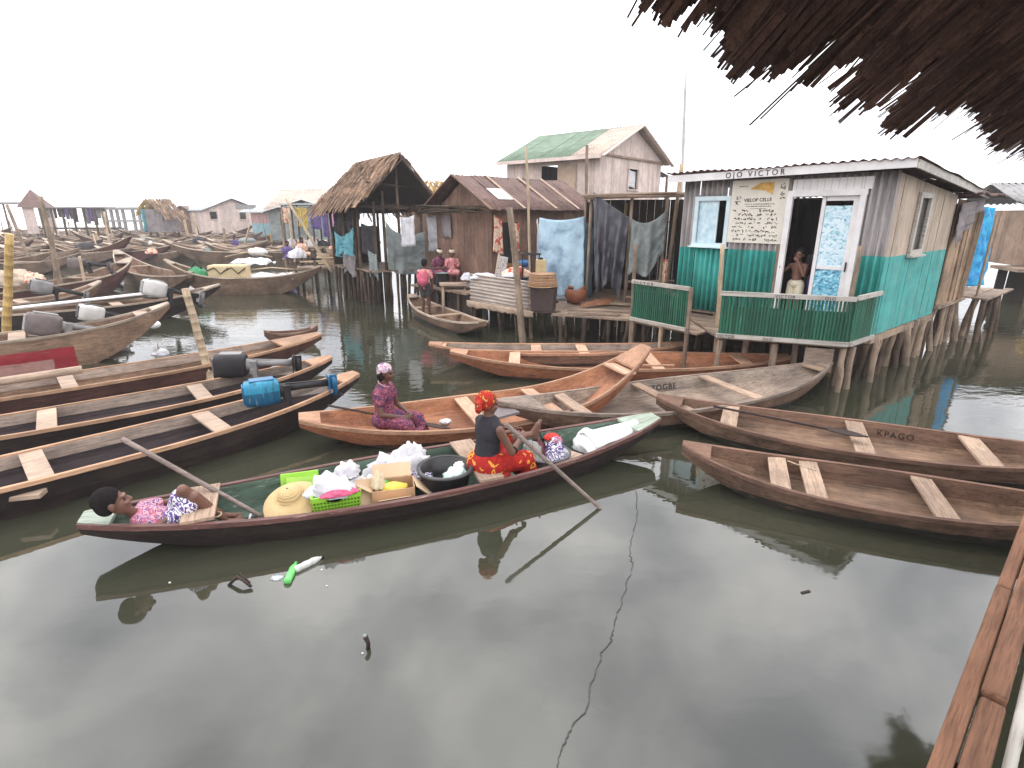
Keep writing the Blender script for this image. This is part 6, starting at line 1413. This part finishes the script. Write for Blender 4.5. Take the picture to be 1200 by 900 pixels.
garment(T,'shorts',[('e',q['pel'],(.12,.16,.12)),('c',q['hL'],q['hL'].lerp(q['kL'],.6),.09,.085),('c',q['hR'],q['hR'].lerp(q['kR'],.6),.09,.085)],'dark_cloth',.011,3)
garment(T,'shirt',torso_prims(q,.9,.015,1,.5),'p_pinkshirt',.011,3)
BPp=MB(); BPp.ell((-.19,0,1.02),(.11,.16,.21)); BPp.ell((-.27,0,.96),(.06,.11,.10)); b_=blob(BPp,'backpack',plain('pack_pink',(.55,.10,.16),.7,.5,20),T,.011,2)
hz=H1.rotation_euler.z
wh=lambda x,y,z: H1.matrix_basis@V((x,y,z))
GD='people inside the green house'
T,q,hb=person('shirtless small child in pale shorts standing in the doorway with a hand at the mouth',wh(2.42,.16,-.02),hz-PI/2,stand_J(.82,((.16,.20,1.06),(.20,.06,1.36)),((.02,-.30,1.12),(.16,-.27,1.18))),'skin_arm',hs=.95,r=.78,voxel=.007,group=GD,look=(1,.15,-.05),
   hands={'L':((.2,-.7,.6),(-.9,0,.1),(0,0,1),.7),'R':((.7,-.3,.3),(0,.9,0),(0,0,1),.6)})
garment(T,'shorts',[('e',q['pel'],(.11,.135,.10)),('c',q['hL'],q['hL'].lerp(q['kL'],.55),.085,.085),('c',q['hR'],q['hR'].lerp(q['kR'],.55),.085,.085)],'w_shorts',.008,3)
T,q,hb=person('older child standing in the dark behind the child in the doorway',wh(2.66,.42,-.02),hz-PI/2,stand_J(.93),'skin',hs=.98,r=.85,voxel=.009,group=GD,look=(1,-.1,0))
garment(T,'shirt',torso_prims(q,.85,.015,1,.5),'dark_cloth',.01,3); garment(T,'shorts',[('e',q['pel'],(.11,.14,.11)),('c',q['hL'],q['kL'],.085,.08),('c',q['hR'],q['kR'],.085,.08)],'purple_cloth',.01,3)
T,q,hb=person('person looking out of the dark half of the small green house window',wh(.87,.66,.98),hz-PI/2+.5,seat_J(1.0),'skin_arm',r=.95,voxel=.009,group=GD,look=(1,.2,0),feet=False)
garment(T,'shirt',torso_prims(q,.95,.015,1,.5),'p_purple',.01,3)
g=MB(); g.box((.55,.75,.92),(1.0,.5,.06)); g.box((.2,.75,.44),(.06,.4,.9)); g.box((.9,.75,.44),(.06,.4,.9)); g.build('bench',M['dark_wall'],H1)
GF='people far off among the canoes'
for (lab,u,v,z,mat,az) in (('far person in a violet dress seated beside the pale upright pole',338,303,.7,'purple_cloth',-60),('far person in dark blue sitting in a canoe before the beige house',277,291,.6,'purple_cloth',-100),('far person in orange bending over goods at the market stall',354,300,.9,'peach_cloth',-40)):
    p=at(u,v,z); T,q,hb=person(lab,p,math.radians(az),seat_J(1.15,.05),'skin_dark',hs=1.15,r=1.1,voxel=.02,group=GF,eyes=False)
    garment(T,'dress',torso_prims(q,1.1,.03,1.05,.6)+[('c',q['hL'],q['kL'],.12,.1),('c',q['hR'],q['kR'],.12,.1)],mat,.02,3)
    g=MB(); 
    g.box((0,0,-.02),(.5,.5,.06)); g.build('seat_board',M['deck'],T)
# ------------------------------------------------------------------ goods in the green canoe
def fill(name,label,cat,p,rz=0,group=None): return thing(name,label,cat,p,rz,group)
an=BO['B1']['ang']
LIME=plain('lime',(.27,.55,.04),.45,.12,5)
T=fill('straw_hat','wide round straw hat lying on its side on the goods','hat',at(341,584,.25)); T.scale=(.88,.88,.88); T.rotation_euler=(math.radians(17),math.radians(-6),.15)
m,nt,b=nm('straw'); 
wv_=N(nt,'ShaderNodeTexWave'); wv_.wave_type='RINGS'; wv_.rings_direction='Z'; wv_.inputs['Scale'].default_value=22; wv_.inputs['Distortion'].default_value=2.5; wv_.inputs['Detail'].default_value=3
tcx=N(nt,'ShaderNodeTexCoord'); nt.links.new(tcx.outputs['Object'],wv_.inputs['Vector'])
nt.links.new(mixc(nt,.5,ramp(nt,wv_.outputs['Fac'],[(.2,(.46,.30,.12)),(.7,(.66,.49,.25))]),ramp(nt,tex(nt,(1,1,1),7,5),[(.3,(.50,.34,.15)),(.7,(.66,.50,.28))])),b.inputs['Base Color']); b.inputs['Roughness'].default_value=.85; bump(nt,b,wv_.outputs['Fac'],.4,.01)
g=MB(); g.lathe([(.31,-.055),(.30,-.045),(.22,.0),(.135,.035)],40,wob=.035); g.build('brim',m,T,solid=.008)
g=MB(); g.lathe([(.14,.03),(.125,.07),(.105,.12),(.07,.145),(.01,.15)],30,wob=.03); g.build('crown',m,T)
T=fill('folder','flat lime green plastic bag standing behind the straw hat','bag',at(354,590,.04),an-.1); g=MB(); g.box((0,.05,.16),(.36,.03,.30),(-.35,0,0)); g.build('panel',LIME,T,bevel=.01); g=MB(); g.box((.02,.0,.16),(.30,.02,.24),(-.5,.1,0)); g.build('flap',plain('lime2',(.34,.60,.08),.45,.15,5),T)
T=fill('basket','lime green lattice plastic basket heaped with white clothes','basket',at(396,601,.06),an-.05)
g=MB(); x0,y0,hh=.185,.14,.25
def side_pt(k,u,z):
    f=1+.16*z/hh; c=[(-x0,-y0),(x0,-y0),(x0,y0),(-x0,y0)]; a=V((*c[k],0)); b2=V((*c[(k+1)%4],0)); p=a.lerp(b2,u)*f; p.z=z; return p
for k in range(4):
    for j in range(7): 
        z=.01+j*.036; g.bar(side_pt(k,0,z),side_pt(k,1,z),.008,.014)
    n=14 if k%2==0 else 10
    for i in range(n+1): 
        sh=.0; g.bar(side_pt(k,i/n,0),side_pt(k,i/n,.225),.012,.008)
    g.bar(side_pt(k,0,hh),side_pt(k,1,hh),.02,.045)
g.box((0,0,.01),(2*x0,2*y0,.015)); bk=g.build('lattice',LIME,T)
g=MB(); g.box((0,-y0*1.16-.012,hh),(.13,.006,.035)); g.build('handle_label',M['white_cloth'],T)
g=MB(); g.box((0,0,.12),(2*x0*1.02,2*y0*1.02,.2)); g.build('lining',plain('limed',(.16,.36,.02),.5,.1),T)
T=fill('clothes_pile','white clothes with a pink edge heaped in the lime green basket','clothes',at(396,601,.06)+V((0,0,.24)),an); g=MB(); crumple(g,(.23,.18,.17),81,amp=.55,sc=2.6); g.build('white_clothes',M['white_cloth'],T); g=MB(); crumple(g,(.17,.06,.05),82); o=g.build('pink_cloth',cloth('hotpink',(.62,.12,.22)),T); o.location=(.03,-.15,.03)
g=MB(); crumple(g,(.12,.1,.12),83,amp=.6); o=g.build('white_fold',M['white_cloth'],T); o.location=(.12,.05,.12)
T=fill('clothes_pile','big jumbled pile of white clothes behind the open carton','clothes',at(468,560,.12),an); g=MB(); crumple(g,(.32,.22,.28),85,amp=.6,sc=2.4); g.build('white_clothes',M['white_cloth'],T); g=MB(); crumple(g,(.28,.08,.08),86); o=g.build('printed_cloth',M['p_violet'],T); o.location=(.05,-.19,.05); g=MB(); crumple(g,(.14,.12,.18),87,amp=.6); o=g.build('white_fold',M['white_cloth'],T); o.location=(.17,.08,.14)
T=fill('clothes_pile','small white clothes bundle between basket and carton','clothes',at(429,577,.16),an); g=MB(); crumple(g,(.15,.13,.15),88,amp=.6); g.build('white_clothes',M['white_cloth'],T); g=MB(); crumple(g,(.13,.05,.05),89); o=g.build('printed_cloth',M['p_violet'],T); o.location=(0,-.12,-.03)
CARD=plain('card',(.46,.28,.155),.85,.15,5); CARDL=plain('card_l',(.58,.41,.26),.85,.12,5)
T=fill('carton','open brown cardboard carton with flaps spread out','box',at(462,590,.06),an-.15)
g=MB()
for c,sz in (((0,-.13,.11),(.40,.008,.22)),((0,.13,.11),(.40,.008,.22)),((-.2,0,.11),(.008,.26,.22)),((.2,0,.11),(.008,.26,.22)),((0,0,.006),(.40,.26,.008))): g.box(c,sz)
g.build('box',CARD,T)
for c,sz,rt_ in (((0,.20,.27),(.38,.008,.15),(-.8,0,0)),((0,-.20,.155),(.30,.008,.16),(1.0,0,.1)),((-.27,0,.25),(.17,.24,.008),(0,.6,0)),((.28,-.02,.17),(.19,.24,.008),(0,.75,.1))):
    g=MB(); g.box(c,sz,rt_); g.build('flap',CARDL,T)
g=MB(); crumple(g,(.14,.08,.06),90); o=g.build('yellow_packet',plain('ypack',(.66,.52,.06),.4,.2),T); o.location=(.0,-.03,.18); g=MB(); crumple(g,(.09,.04,.05),91); o=g.build('green_packet',plain('gpack',(.10,.42,.05),.4,.2),T); o.location=(-.12,.05,.20)
T=fill('carton','torn pale cardboard sheet leaning left of the open carton','cardboard',at(430,594,.10),an+.25); g=MB(); g.box((0,0,.14),(.20,.01,.28),(-.45,.15,0)); g.build('sheet',CARDL,T); g=MB(); crumple(g,(.07,.06,.15),92,amp=.5); o=g.build('wrapped_bottle',plain('cream_wrap',(.62,.52,.34),.7,.2),T); o.location=(.13,.0,.17)
T=fill('tub','wide black plastic tub holding a few packets','tub',at(523,576,.05)); g=MB(); g.lathe([(.01,0),(.20,.0),(.235,.10),(.27,.27),(.285,.275),(.285,.285),(.255,.28),(.22,.10),(.19,.02),(.01,.02)],34); g.build('bowl',plain('tub_black',(.022,.02,.021),.35,.3,5),T)
g=MB(); g.lathe([(.268,.255),(.29,.262),(.292,.286),(.256,.287)],34); g.build('rim',plain('tub_rim',(.05,.048,.05),.4,.3),T)
tp=at(523,576,.05)
T=fill('packet','crumpled mint white plastic packet in the right of the black tub','packet',tp+V((.11,-.03,.17)),.6); g=MB(); crumple(g,(.14,.10,.12),93,amp=.5,flat=-.1); g.build('wrap',plain('mint',(.62,.80,.70),.35,.15),T); g=MB(); crumple(g,(.06,.05,.05),94); o=g.build('corner',M['white_sheet'],T); o.location=(.08,.08,.08)
T=fill('packet','small blue packet in the middle of the black tub','packet',tp+V((-.06,-.12,.12)),.2); g=MB(); crumple(g,(.06,.05,.06),95,flat=-.1); g.build('wrap',plain('bluep',(.03,.07,.34),.35,.2),T); g=MB(); g.box((0,0,.05),(.05,.03,.02)); g.build('label_patch',M['white_cloth'],T)
T=fill('packet','pale pink packets at the left of the black tub','packet',tp+V((-.15,-.10,.10)),.2); g=MB(); crumple(g,(.10,.07,.05),96,flat=-.1); g.build('wrap',M['peach_cloth'],T); g=MB(); crumple(g,(.08,.05,.04),97,flat=-.1); o=g.build('second_wrap',M['white_cloth'],T); o.location=(.05,-.06,.0)
bp=at(640,547,.05)
T=fill('basin','enamel metal basin filled with bundles before the woman with the headwrap','basin',bp); g=MB(); g.lathe([(.01,0),(.17,.0),(.22,.10),(.25,.17),(.275,.175),(.275,.185),(.24,.18),(.205,.10),(.16,.02),(.01,.02)],32); g.build('bowl',plain('enamel',(.40,.40,.41),.25,.2,5,metal=.6),T); g=MB(); g.lathe([(.255,.165),(.28,.17),(.28,.19),(.25,.19)],32); g.build('rim',plain('enamel_rim',(.10,.10,.11),.35,.2),T)
T=fill('bundle','purple and white printed cloth bundle standing in the basin','bundle',bp+V((.10,0,.06)),.2); g=MB(); crumple(g,(.13,.14,.27),98,amp=.4); g.build('wrap',M['p_violet'],T); g=MB(); crumple(g,(.06,.06,.06),99); o=g.build('knot',M['p_pink'],T); o.location=(.02,0,.25)
T=fill('bundle','wine red bag in the left of the basin','bundle',bp+V((-.09,.05,.06)),.2); g=MB(); crumple(g,(.10,.13,.26),100,amp=.25); g.build('wrap',plain('wine',(.12,.03,.035),.5,.4),T); g=MB(); g.tube([(-.06,0,.22),(0,.02,.36),(.06,0,.22)],.012,6); g.build('strap',M['dark'],T)
T=fill('cloth','bright red cloth on top of the bundles in the basin','cloth',bp+V((.06,.09,.31)),.2); g=MB(); crumple(g,(.09,.07,.06),101,amp=.5); g.build('fold',plain('bred',(.55,.03,.02),.7,.3),T); g=MB(); crumple(g,(.05,.04,.04),102,amp=.5); o=g.build('end',M['p_red'],T); o.location=(.07,.03,-.02)
T=fill('cloth','grey and white striped cloth in front of the basin','cloth',bp+V((-.16,-.08,.05)),.2); g=MB(); crumple(g,(.11,.10,.24),103,amp=.5); g.build('fold',cloth('greyst',(.42,.41,.38),(.24,.24,.22)),T); g=MB(); crumple(g,(.06,.06,.10),104,amp=.5); o=g.build('end',M['white_cloth'],T); o.location=(-.02,.08,.18)
T=fill('bundle','round white plastic bundle in the bow half of the green canoe','bundle',at(690,524,.10),an); g=MB(); crumple(g,(.20,.17,.20),105,amp=.35); g.build('wrap',M['white_sheet'],T); g=MB(); crumple(g,(.07,.06,.06),106); o=g.build('knot',M['white_sheet'],T); o.location=(-.02,.05,.17)
T=fill('sheet','smooth white plastic sheet pulled over the bow of the green canoe','sheet',at(716,516,.20),an); g=MB(); g.grid(lambda u,v:V((-.34+.68*u,(-.24+.48*v)*(1-.45*u),.08*math.sin(v*PI)+.08*u+.02*nz((u*3,v*3,1),1.2)+.05)),16,12); g.build('film',M['white_sheet'],T,solid=.006); g=MB(); g.grid(lambda u,v:V((-.40+.12*u,-.22+.42*v,.06*math.sin(v*PI)-.08+.16*u+.02*nz((u*3,v*6,5),1.2))),6,12); g.build('folded_edge',M['white_sheet'],T,solid=.006)
T=fill('offcut','pale flat board lying beside the white bundle','board',at(668,536,.14),an+.5); g=MB(); g.box((0,0,0),(.30,.20,.02)); g.build('board',M['pale_board'],T)
T=fill('rope','loop of cord lying on the seat beside the lying boy','rope',at(247,603,.26)); g=MB(); g.tube([(.07*math.cos(a)*1.3,.05*math.sin(a),.005*math.sin(3*a)) for a in [2*PI*k/22 for k in range(23)]],.007,6,False); g.build('loop',M['pale_pole'],T)
T=fill('sandal','black and white sandal beside the boy feet','sandal',at(288,611,.08),an); g=MB(); g.box((0,0,.01),(.2,.08,.02)); g.build('sole',M['dark'],T,bevel=.008); g=MB(); g.tube([(.03,-.04,.02),(.05,0,.06),(.03,.04,.02)],.012,6); g.build('strap',M['white_cloth'],T)
# paddles and poles
def stick(name,label,cat,p0,p1,r,mat,blade=None,group=None):
    p0=V(p0);p1=V(p1); T=thing(name,label,cat,p0,0,group); d=p1-p0; g=MB(); g.tube([d*(k/8)+V((0,0,.004*nz((k,p0.x,0),1))) for k in range(9)],[r*(1-.15*k/8) for k in range(9)],8); g.build('shaft',M[mat],T)
    if blade:
        L,W_,up=blade; dn_=d.normalized(); u=V(up); sdv=dn_.cross(u).normalized(); u=sdv.cross(dn_); g=MB(); n=10; top=[];bot=[]
        for k in range(n+1):
            f=k/n; w_=W_*(math.sin(PI*min(1,.12+f*.95))**.6 if f<1 else .12); c=d+dn_*(f*L-.02); top.append((c,w_))
        vs=[]
        for c,w_ in top: vs+=[c-sdv*w_+u*.006,c+sdv*w_+u*.006,c+sdv*w_-u*.006,c-sdv*w_-u*.006]
        g.add(vs,[(i*4+j,i*4+(j+1)%4,(i+1)*4+(j+1)%4,(i+1)*4+j) for i in range(n) for j in range(4)]+[(0,1,2,3),(n*4,n*4+1,n*4+2,n*4+3)]); g.build('blade',M[mat],T)
    return T
M['grey_stick']=wood('grey_stick',(.26,.21,.185),.6,'x',stain=.3); M['dark_stick']=wood('dark_stick',(.05,.035,.03),.6,'x',stain=.3)
pe=at(706,598,-.02); ph=at(612,514,.74); stick('paddle','grey paddle shaft held by the woman and dipping into the water','paddle',pe.lerp(ph,1.20),pe+(pe-ph)*.15,.022,'grey_stick')
stick('punting_pole','long grey pole lying slantwise across the boy end of the green canoe','pole',at(143,514,.80),at(310,607,.10),.024,'grey_stick')
stick('paddle','thin dark paddle lying beside the woman in the purple dress','paddle',at(384,475,.40),at(500,497,.16),.016,'dark_stick',(.34,.06,(0,0,1)))
stick('paddle','dark paddle with a broad blade lying along the KPAGO canoe','paddle',at(836,476,.38),at(972,503,.34),.016,'dark_stick',(.42,.085,(0,0,1)))
T=thing('plank','grey board lying level behind the red headwrap, over the side of the orange canoe','board',at(588,483,.40)); g=MB(); q=[at(568,484,.40),at(584,472,.40),at(609,485,.40),at(579,493,.40)]; o0=at(588,483,.40); q=[p-o0 for p in q]; g.quad8(q,[p+V((0,0,.03)) for p in q]); g.build('board',plain('slate',(.17,.14,.14),.7,.3,6),T)
T=thing('bowl','small dented metal bowl on the floor of the orange canoe','bowl',at(522,498,.10)); g=MB(); g.lathe([(.01,0),(.05,0),(.085,.06),(.08,.06),(.045,.012),(.01,.012)],18); g.build('bowl_body',plain('alu',(.45,.43,.42),.3,.2,metal=.7),T); g=MB(); g.ell((0,0,.02),(.04,.035,.015)); g.build('contents',M['dark_cloth'],T)
stick('pole','short pale pole lying across the orange canoe behind the raised bow','pole',at(706,428,.55),at(790,428,.5),.02,'orange_rim')
T=thing('rope','knotted cord round a seat of the canoe nearest the platform','rope',at(930,548,.24)); g=MB()
a=at(922,545,.40)-at(930,548,.24); g.tube([a+V((.012*k,-.010*k+.01*math.sin(k*.9),.045-.0015*k)) for k in range(18)],.006,6); g.build('cord',M['pale_pole'],T)
# ------------------------------------------------------------------ floating litter
def bottle(label,p,rz,mat,cap):
    T=thing('bottle',label,'bottle',p,rot=(0,0,rz),group='bottles floating on the water'); T.scale=(.78,.78,.78); R_=Matrix.Rotation(PI/2,3,'Y'); g=MB()
    g.lathe([(.001,-.14),(.035,-.14),(.04,-.12),(.037,-.06),(.041,-.02),(.037,.03),(.041,.07),(.03,.12),(.014,.15),(.014,.17),(.001,.17)],18,M=R_); g.build('body',mat,T); g=MB(); g.lathe([(.001,.165),(.017,.165),(.017,.19),(.001,.19)],12,M=R_); g.build('cap',cap,T)
bottle('bright green plastic bottle floating upright in the picture on the grey water',at(341,672,.015),math.radians(95),plain('gbottle',(.16,.62,.16),.35,.2),plain('gcap',(.08,.40,.10),.4,.1))
bottle('dirty white plastic bottle floating beside the green bottle',at(360,661,.015),math.radians(48),plain('wbottle',(.58,.58,.54),.35,.35,12),M['dark'])
T=thing('plastic_bag','clear crumpled plastic scrap floating left of the green bottle','litter',at(325,677,.0)); g=MB(); crumple(g,(.06,.035,.012),110,amp=.6); g.build('film',plain('clearp',(.45,.47,.5),.2,.3),T)
T=thing('driftwood','dark bent twig poking out of the water','twig',at(285,689,0)); g=MB(); g.tube([(-.13,.03,.0),(-.06,.045,.07),(0,.02,.055),(.07,-.01,.02)],[.012,.014,.012,.012],7); g.tube([(-.12,.045,.01),(-.05,.07,.085),(.05,.02,.03)],.008,6); g.build('bark',M['dark_stick'],T)
T=thing('driftwood','small upright bit of dark wood floating in open water','twig',at(431,760,0)); g=MB(); g.tube([(0,0,-.02),(.008,.0,.04),(-.012,.01,.09)],[.016,.014,.018],7); g.build('bark',M['dark_stick'],T); g=MB(); g.ell((-.014,.01,.095),(.014,.012,.014)); g.build('pale_end',M['grey_tarp'],T)
T=thing('driftwood','flat dark leaf like scrap on the water at far right','scrap',at(944,694,0)); g=MB(); g.box((0,0,.004),(.08,.02,.006),(0,0,.3)); g.build('scrap',M['dark_stick'],T)
T=thing('dark_line','thin wavering dark line crossing the open water','dark_streak'
 ,at(700,760,0)); o0=at(700,760,0); g=MB(); rr=random.Random(12)
path=[(745,575),(748,600),(742,622),(738,648),(742,662),(733,690),(724,718),(718,742),(716,752),(705,765),(700,782),(692,805),(688,832),(672,848),(664,866),(656,884),(653,905)]
pts=[]
for (u0,v0),(u1,v1) in zip(path,path[1:]):
    for k in range(5): f=k/5; pts.append(at(u0+(u1-u0)*f+rr.uniform(-1.5,1.5),v0+(v1-v0)*f,.003)-o0)
for a,b2 in zip(pts,pts[1:]):
    g.bar(a,b2,rr.uniform(.003,.011),.004)
g.build('film',plain('dark_streak',(.05,.045,.042),.6,.3),T)  # thin dark ribbon wavering across the water surface
rr=random.Random(77); spk=['tiny white foam fleck, left of the green bottle','tiny white foam fleck below the white bottle','tiny pale fleck beside the upright bit of wood','tiny pale fleck near the left reflection edge']
for k,(u,v) in enumerate(((377,668),(383,687),(425,766),(199,683))):
    T=thing('foam_fleck',spk[k],'foam',at(u,v,0),group='flecks of foam'); g=MB(); g.ell((0,0,.003),(.009,.008,.006),None,5); g.build('fleck',M['white_cloth'],T)
# ------------------------------------------------------------------ thatched eave above and the platform edge below
ed=V((.775,.632,0)).normalized(); on=V((-ed.y,ed.x,0)); E0=V((.15,1.404,3.37))
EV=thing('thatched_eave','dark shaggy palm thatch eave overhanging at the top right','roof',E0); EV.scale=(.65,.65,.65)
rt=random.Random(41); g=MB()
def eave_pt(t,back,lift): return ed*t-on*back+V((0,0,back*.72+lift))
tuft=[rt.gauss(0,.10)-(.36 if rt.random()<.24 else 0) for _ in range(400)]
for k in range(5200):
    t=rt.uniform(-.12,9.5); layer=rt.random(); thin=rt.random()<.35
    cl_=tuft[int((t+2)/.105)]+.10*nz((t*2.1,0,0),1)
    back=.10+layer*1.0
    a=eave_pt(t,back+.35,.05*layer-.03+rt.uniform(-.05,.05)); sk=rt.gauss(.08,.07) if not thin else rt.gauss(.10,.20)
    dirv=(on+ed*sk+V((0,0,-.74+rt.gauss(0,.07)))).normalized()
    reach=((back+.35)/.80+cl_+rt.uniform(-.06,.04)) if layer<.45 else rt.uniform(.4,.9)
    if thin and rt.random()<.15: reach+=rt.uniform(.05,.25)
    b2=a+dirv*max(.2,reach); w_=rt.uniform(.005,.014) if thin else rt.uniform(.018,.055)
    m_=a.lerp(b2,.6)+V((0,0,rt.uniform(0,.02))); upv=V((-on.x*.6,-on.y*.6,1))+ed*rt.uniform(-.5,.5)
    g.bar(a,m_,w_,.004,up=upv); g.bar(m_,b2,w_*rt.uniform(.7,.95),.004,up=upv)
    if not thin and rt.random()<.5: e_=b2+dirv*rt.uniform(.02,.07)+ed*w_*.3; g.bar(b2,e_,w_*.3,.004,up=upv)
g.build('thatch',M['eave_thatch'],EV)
g=MB(); q=[eave_pt(-.6,.42,.10),eave_pt(10,.42,.10),eave_pt(10,4.2,.10),eave_pt(-.6,4.2,.10)]; g.quad8(q,[p+V((0,0,.12)) for p in q]); g.build('roof_layer',M['eave_thatch'],EV)
g=MB()
for k in range(9): g.tube([eave_pt(-.4+k*1.2,.25,.02),eave_pt(-.4+k*1.2,4,.02)],.03,7)
for bck in (.45,1.6,2.8): g.tube([eave_pt(-.5,bck,-.03),eave_pt(9.8,bck,-.03)],.03,7)
g.build('rafters',M['dark_wall'],EV)
for k,(t,bk) in enumerate(((-.3,3.6),(9.3,1.45),(9.3,3.6))):
    g=MB(); p=eave_pt(t,bk,-.05); g.tube([V((p.x,p.y,-5.6)),p],.07,8); g.build('post',M['pole'],EV)
pa=at(1200,600,1.15); pb=at(1085,900,1.15); bd=(pa-pb); bd.z=0; bd.normalize(); bn=V((-bd.y,bd.x,0))
PE=thing('wooden_platform','red brown timber edge of the viewing platform in the lower right corner','platform',(pb.x,pb.y,1.15),math.atan2(bd.y,bd.x))
g=MB(); g.bar((-2.2,-.029,-.06),(1.32,-.029,-.06),.058,.12); g.bar((1.33,-.030,-.062),(5.5,-.030,-.066),.056,.118)
g.build('edge_beam',M['beam'],PE,bevel=.008)
g=MB(); g.bar((-2.0,-.105,-.05),(.48,-.101,-.045),.074,.09); g.bar((.50,-.099,-.03),(4,-.099,-.03),.074,.09); g.build('second_beam',M['beam'],PE,bevel=.012)
g=MB(); g.tube([(-1.0,-.185,-.03),(0.6,-.175,-.02),(3.2,-.165,-.02)],.018,10); g.build('white_pole',M['rail_white'],PE)
g=MB()
for k in range(14): g.bar((-2.2,-.265-k*.14,-.075),(5,-.29-k*.14,-.075),.125,.03)
g.build('deck_boards',M['deck'],PE)
g=MB()
for k in range(7): g.bar((-2+k*1.1,-.02,-.19),(-2+k*1.1,-2.6,-.19),.09,.12)
g.build('joist',M['dark_wall'],PE)
piles(PE,[(-1.8,-.5),(.2,-.5),(2.2,-.5),(4.4,-.5),(-1.8,-2.2),(1.0,-2.2),(4,-2.2)],-.14,z0=-1.6,r=.07,lean=.03)
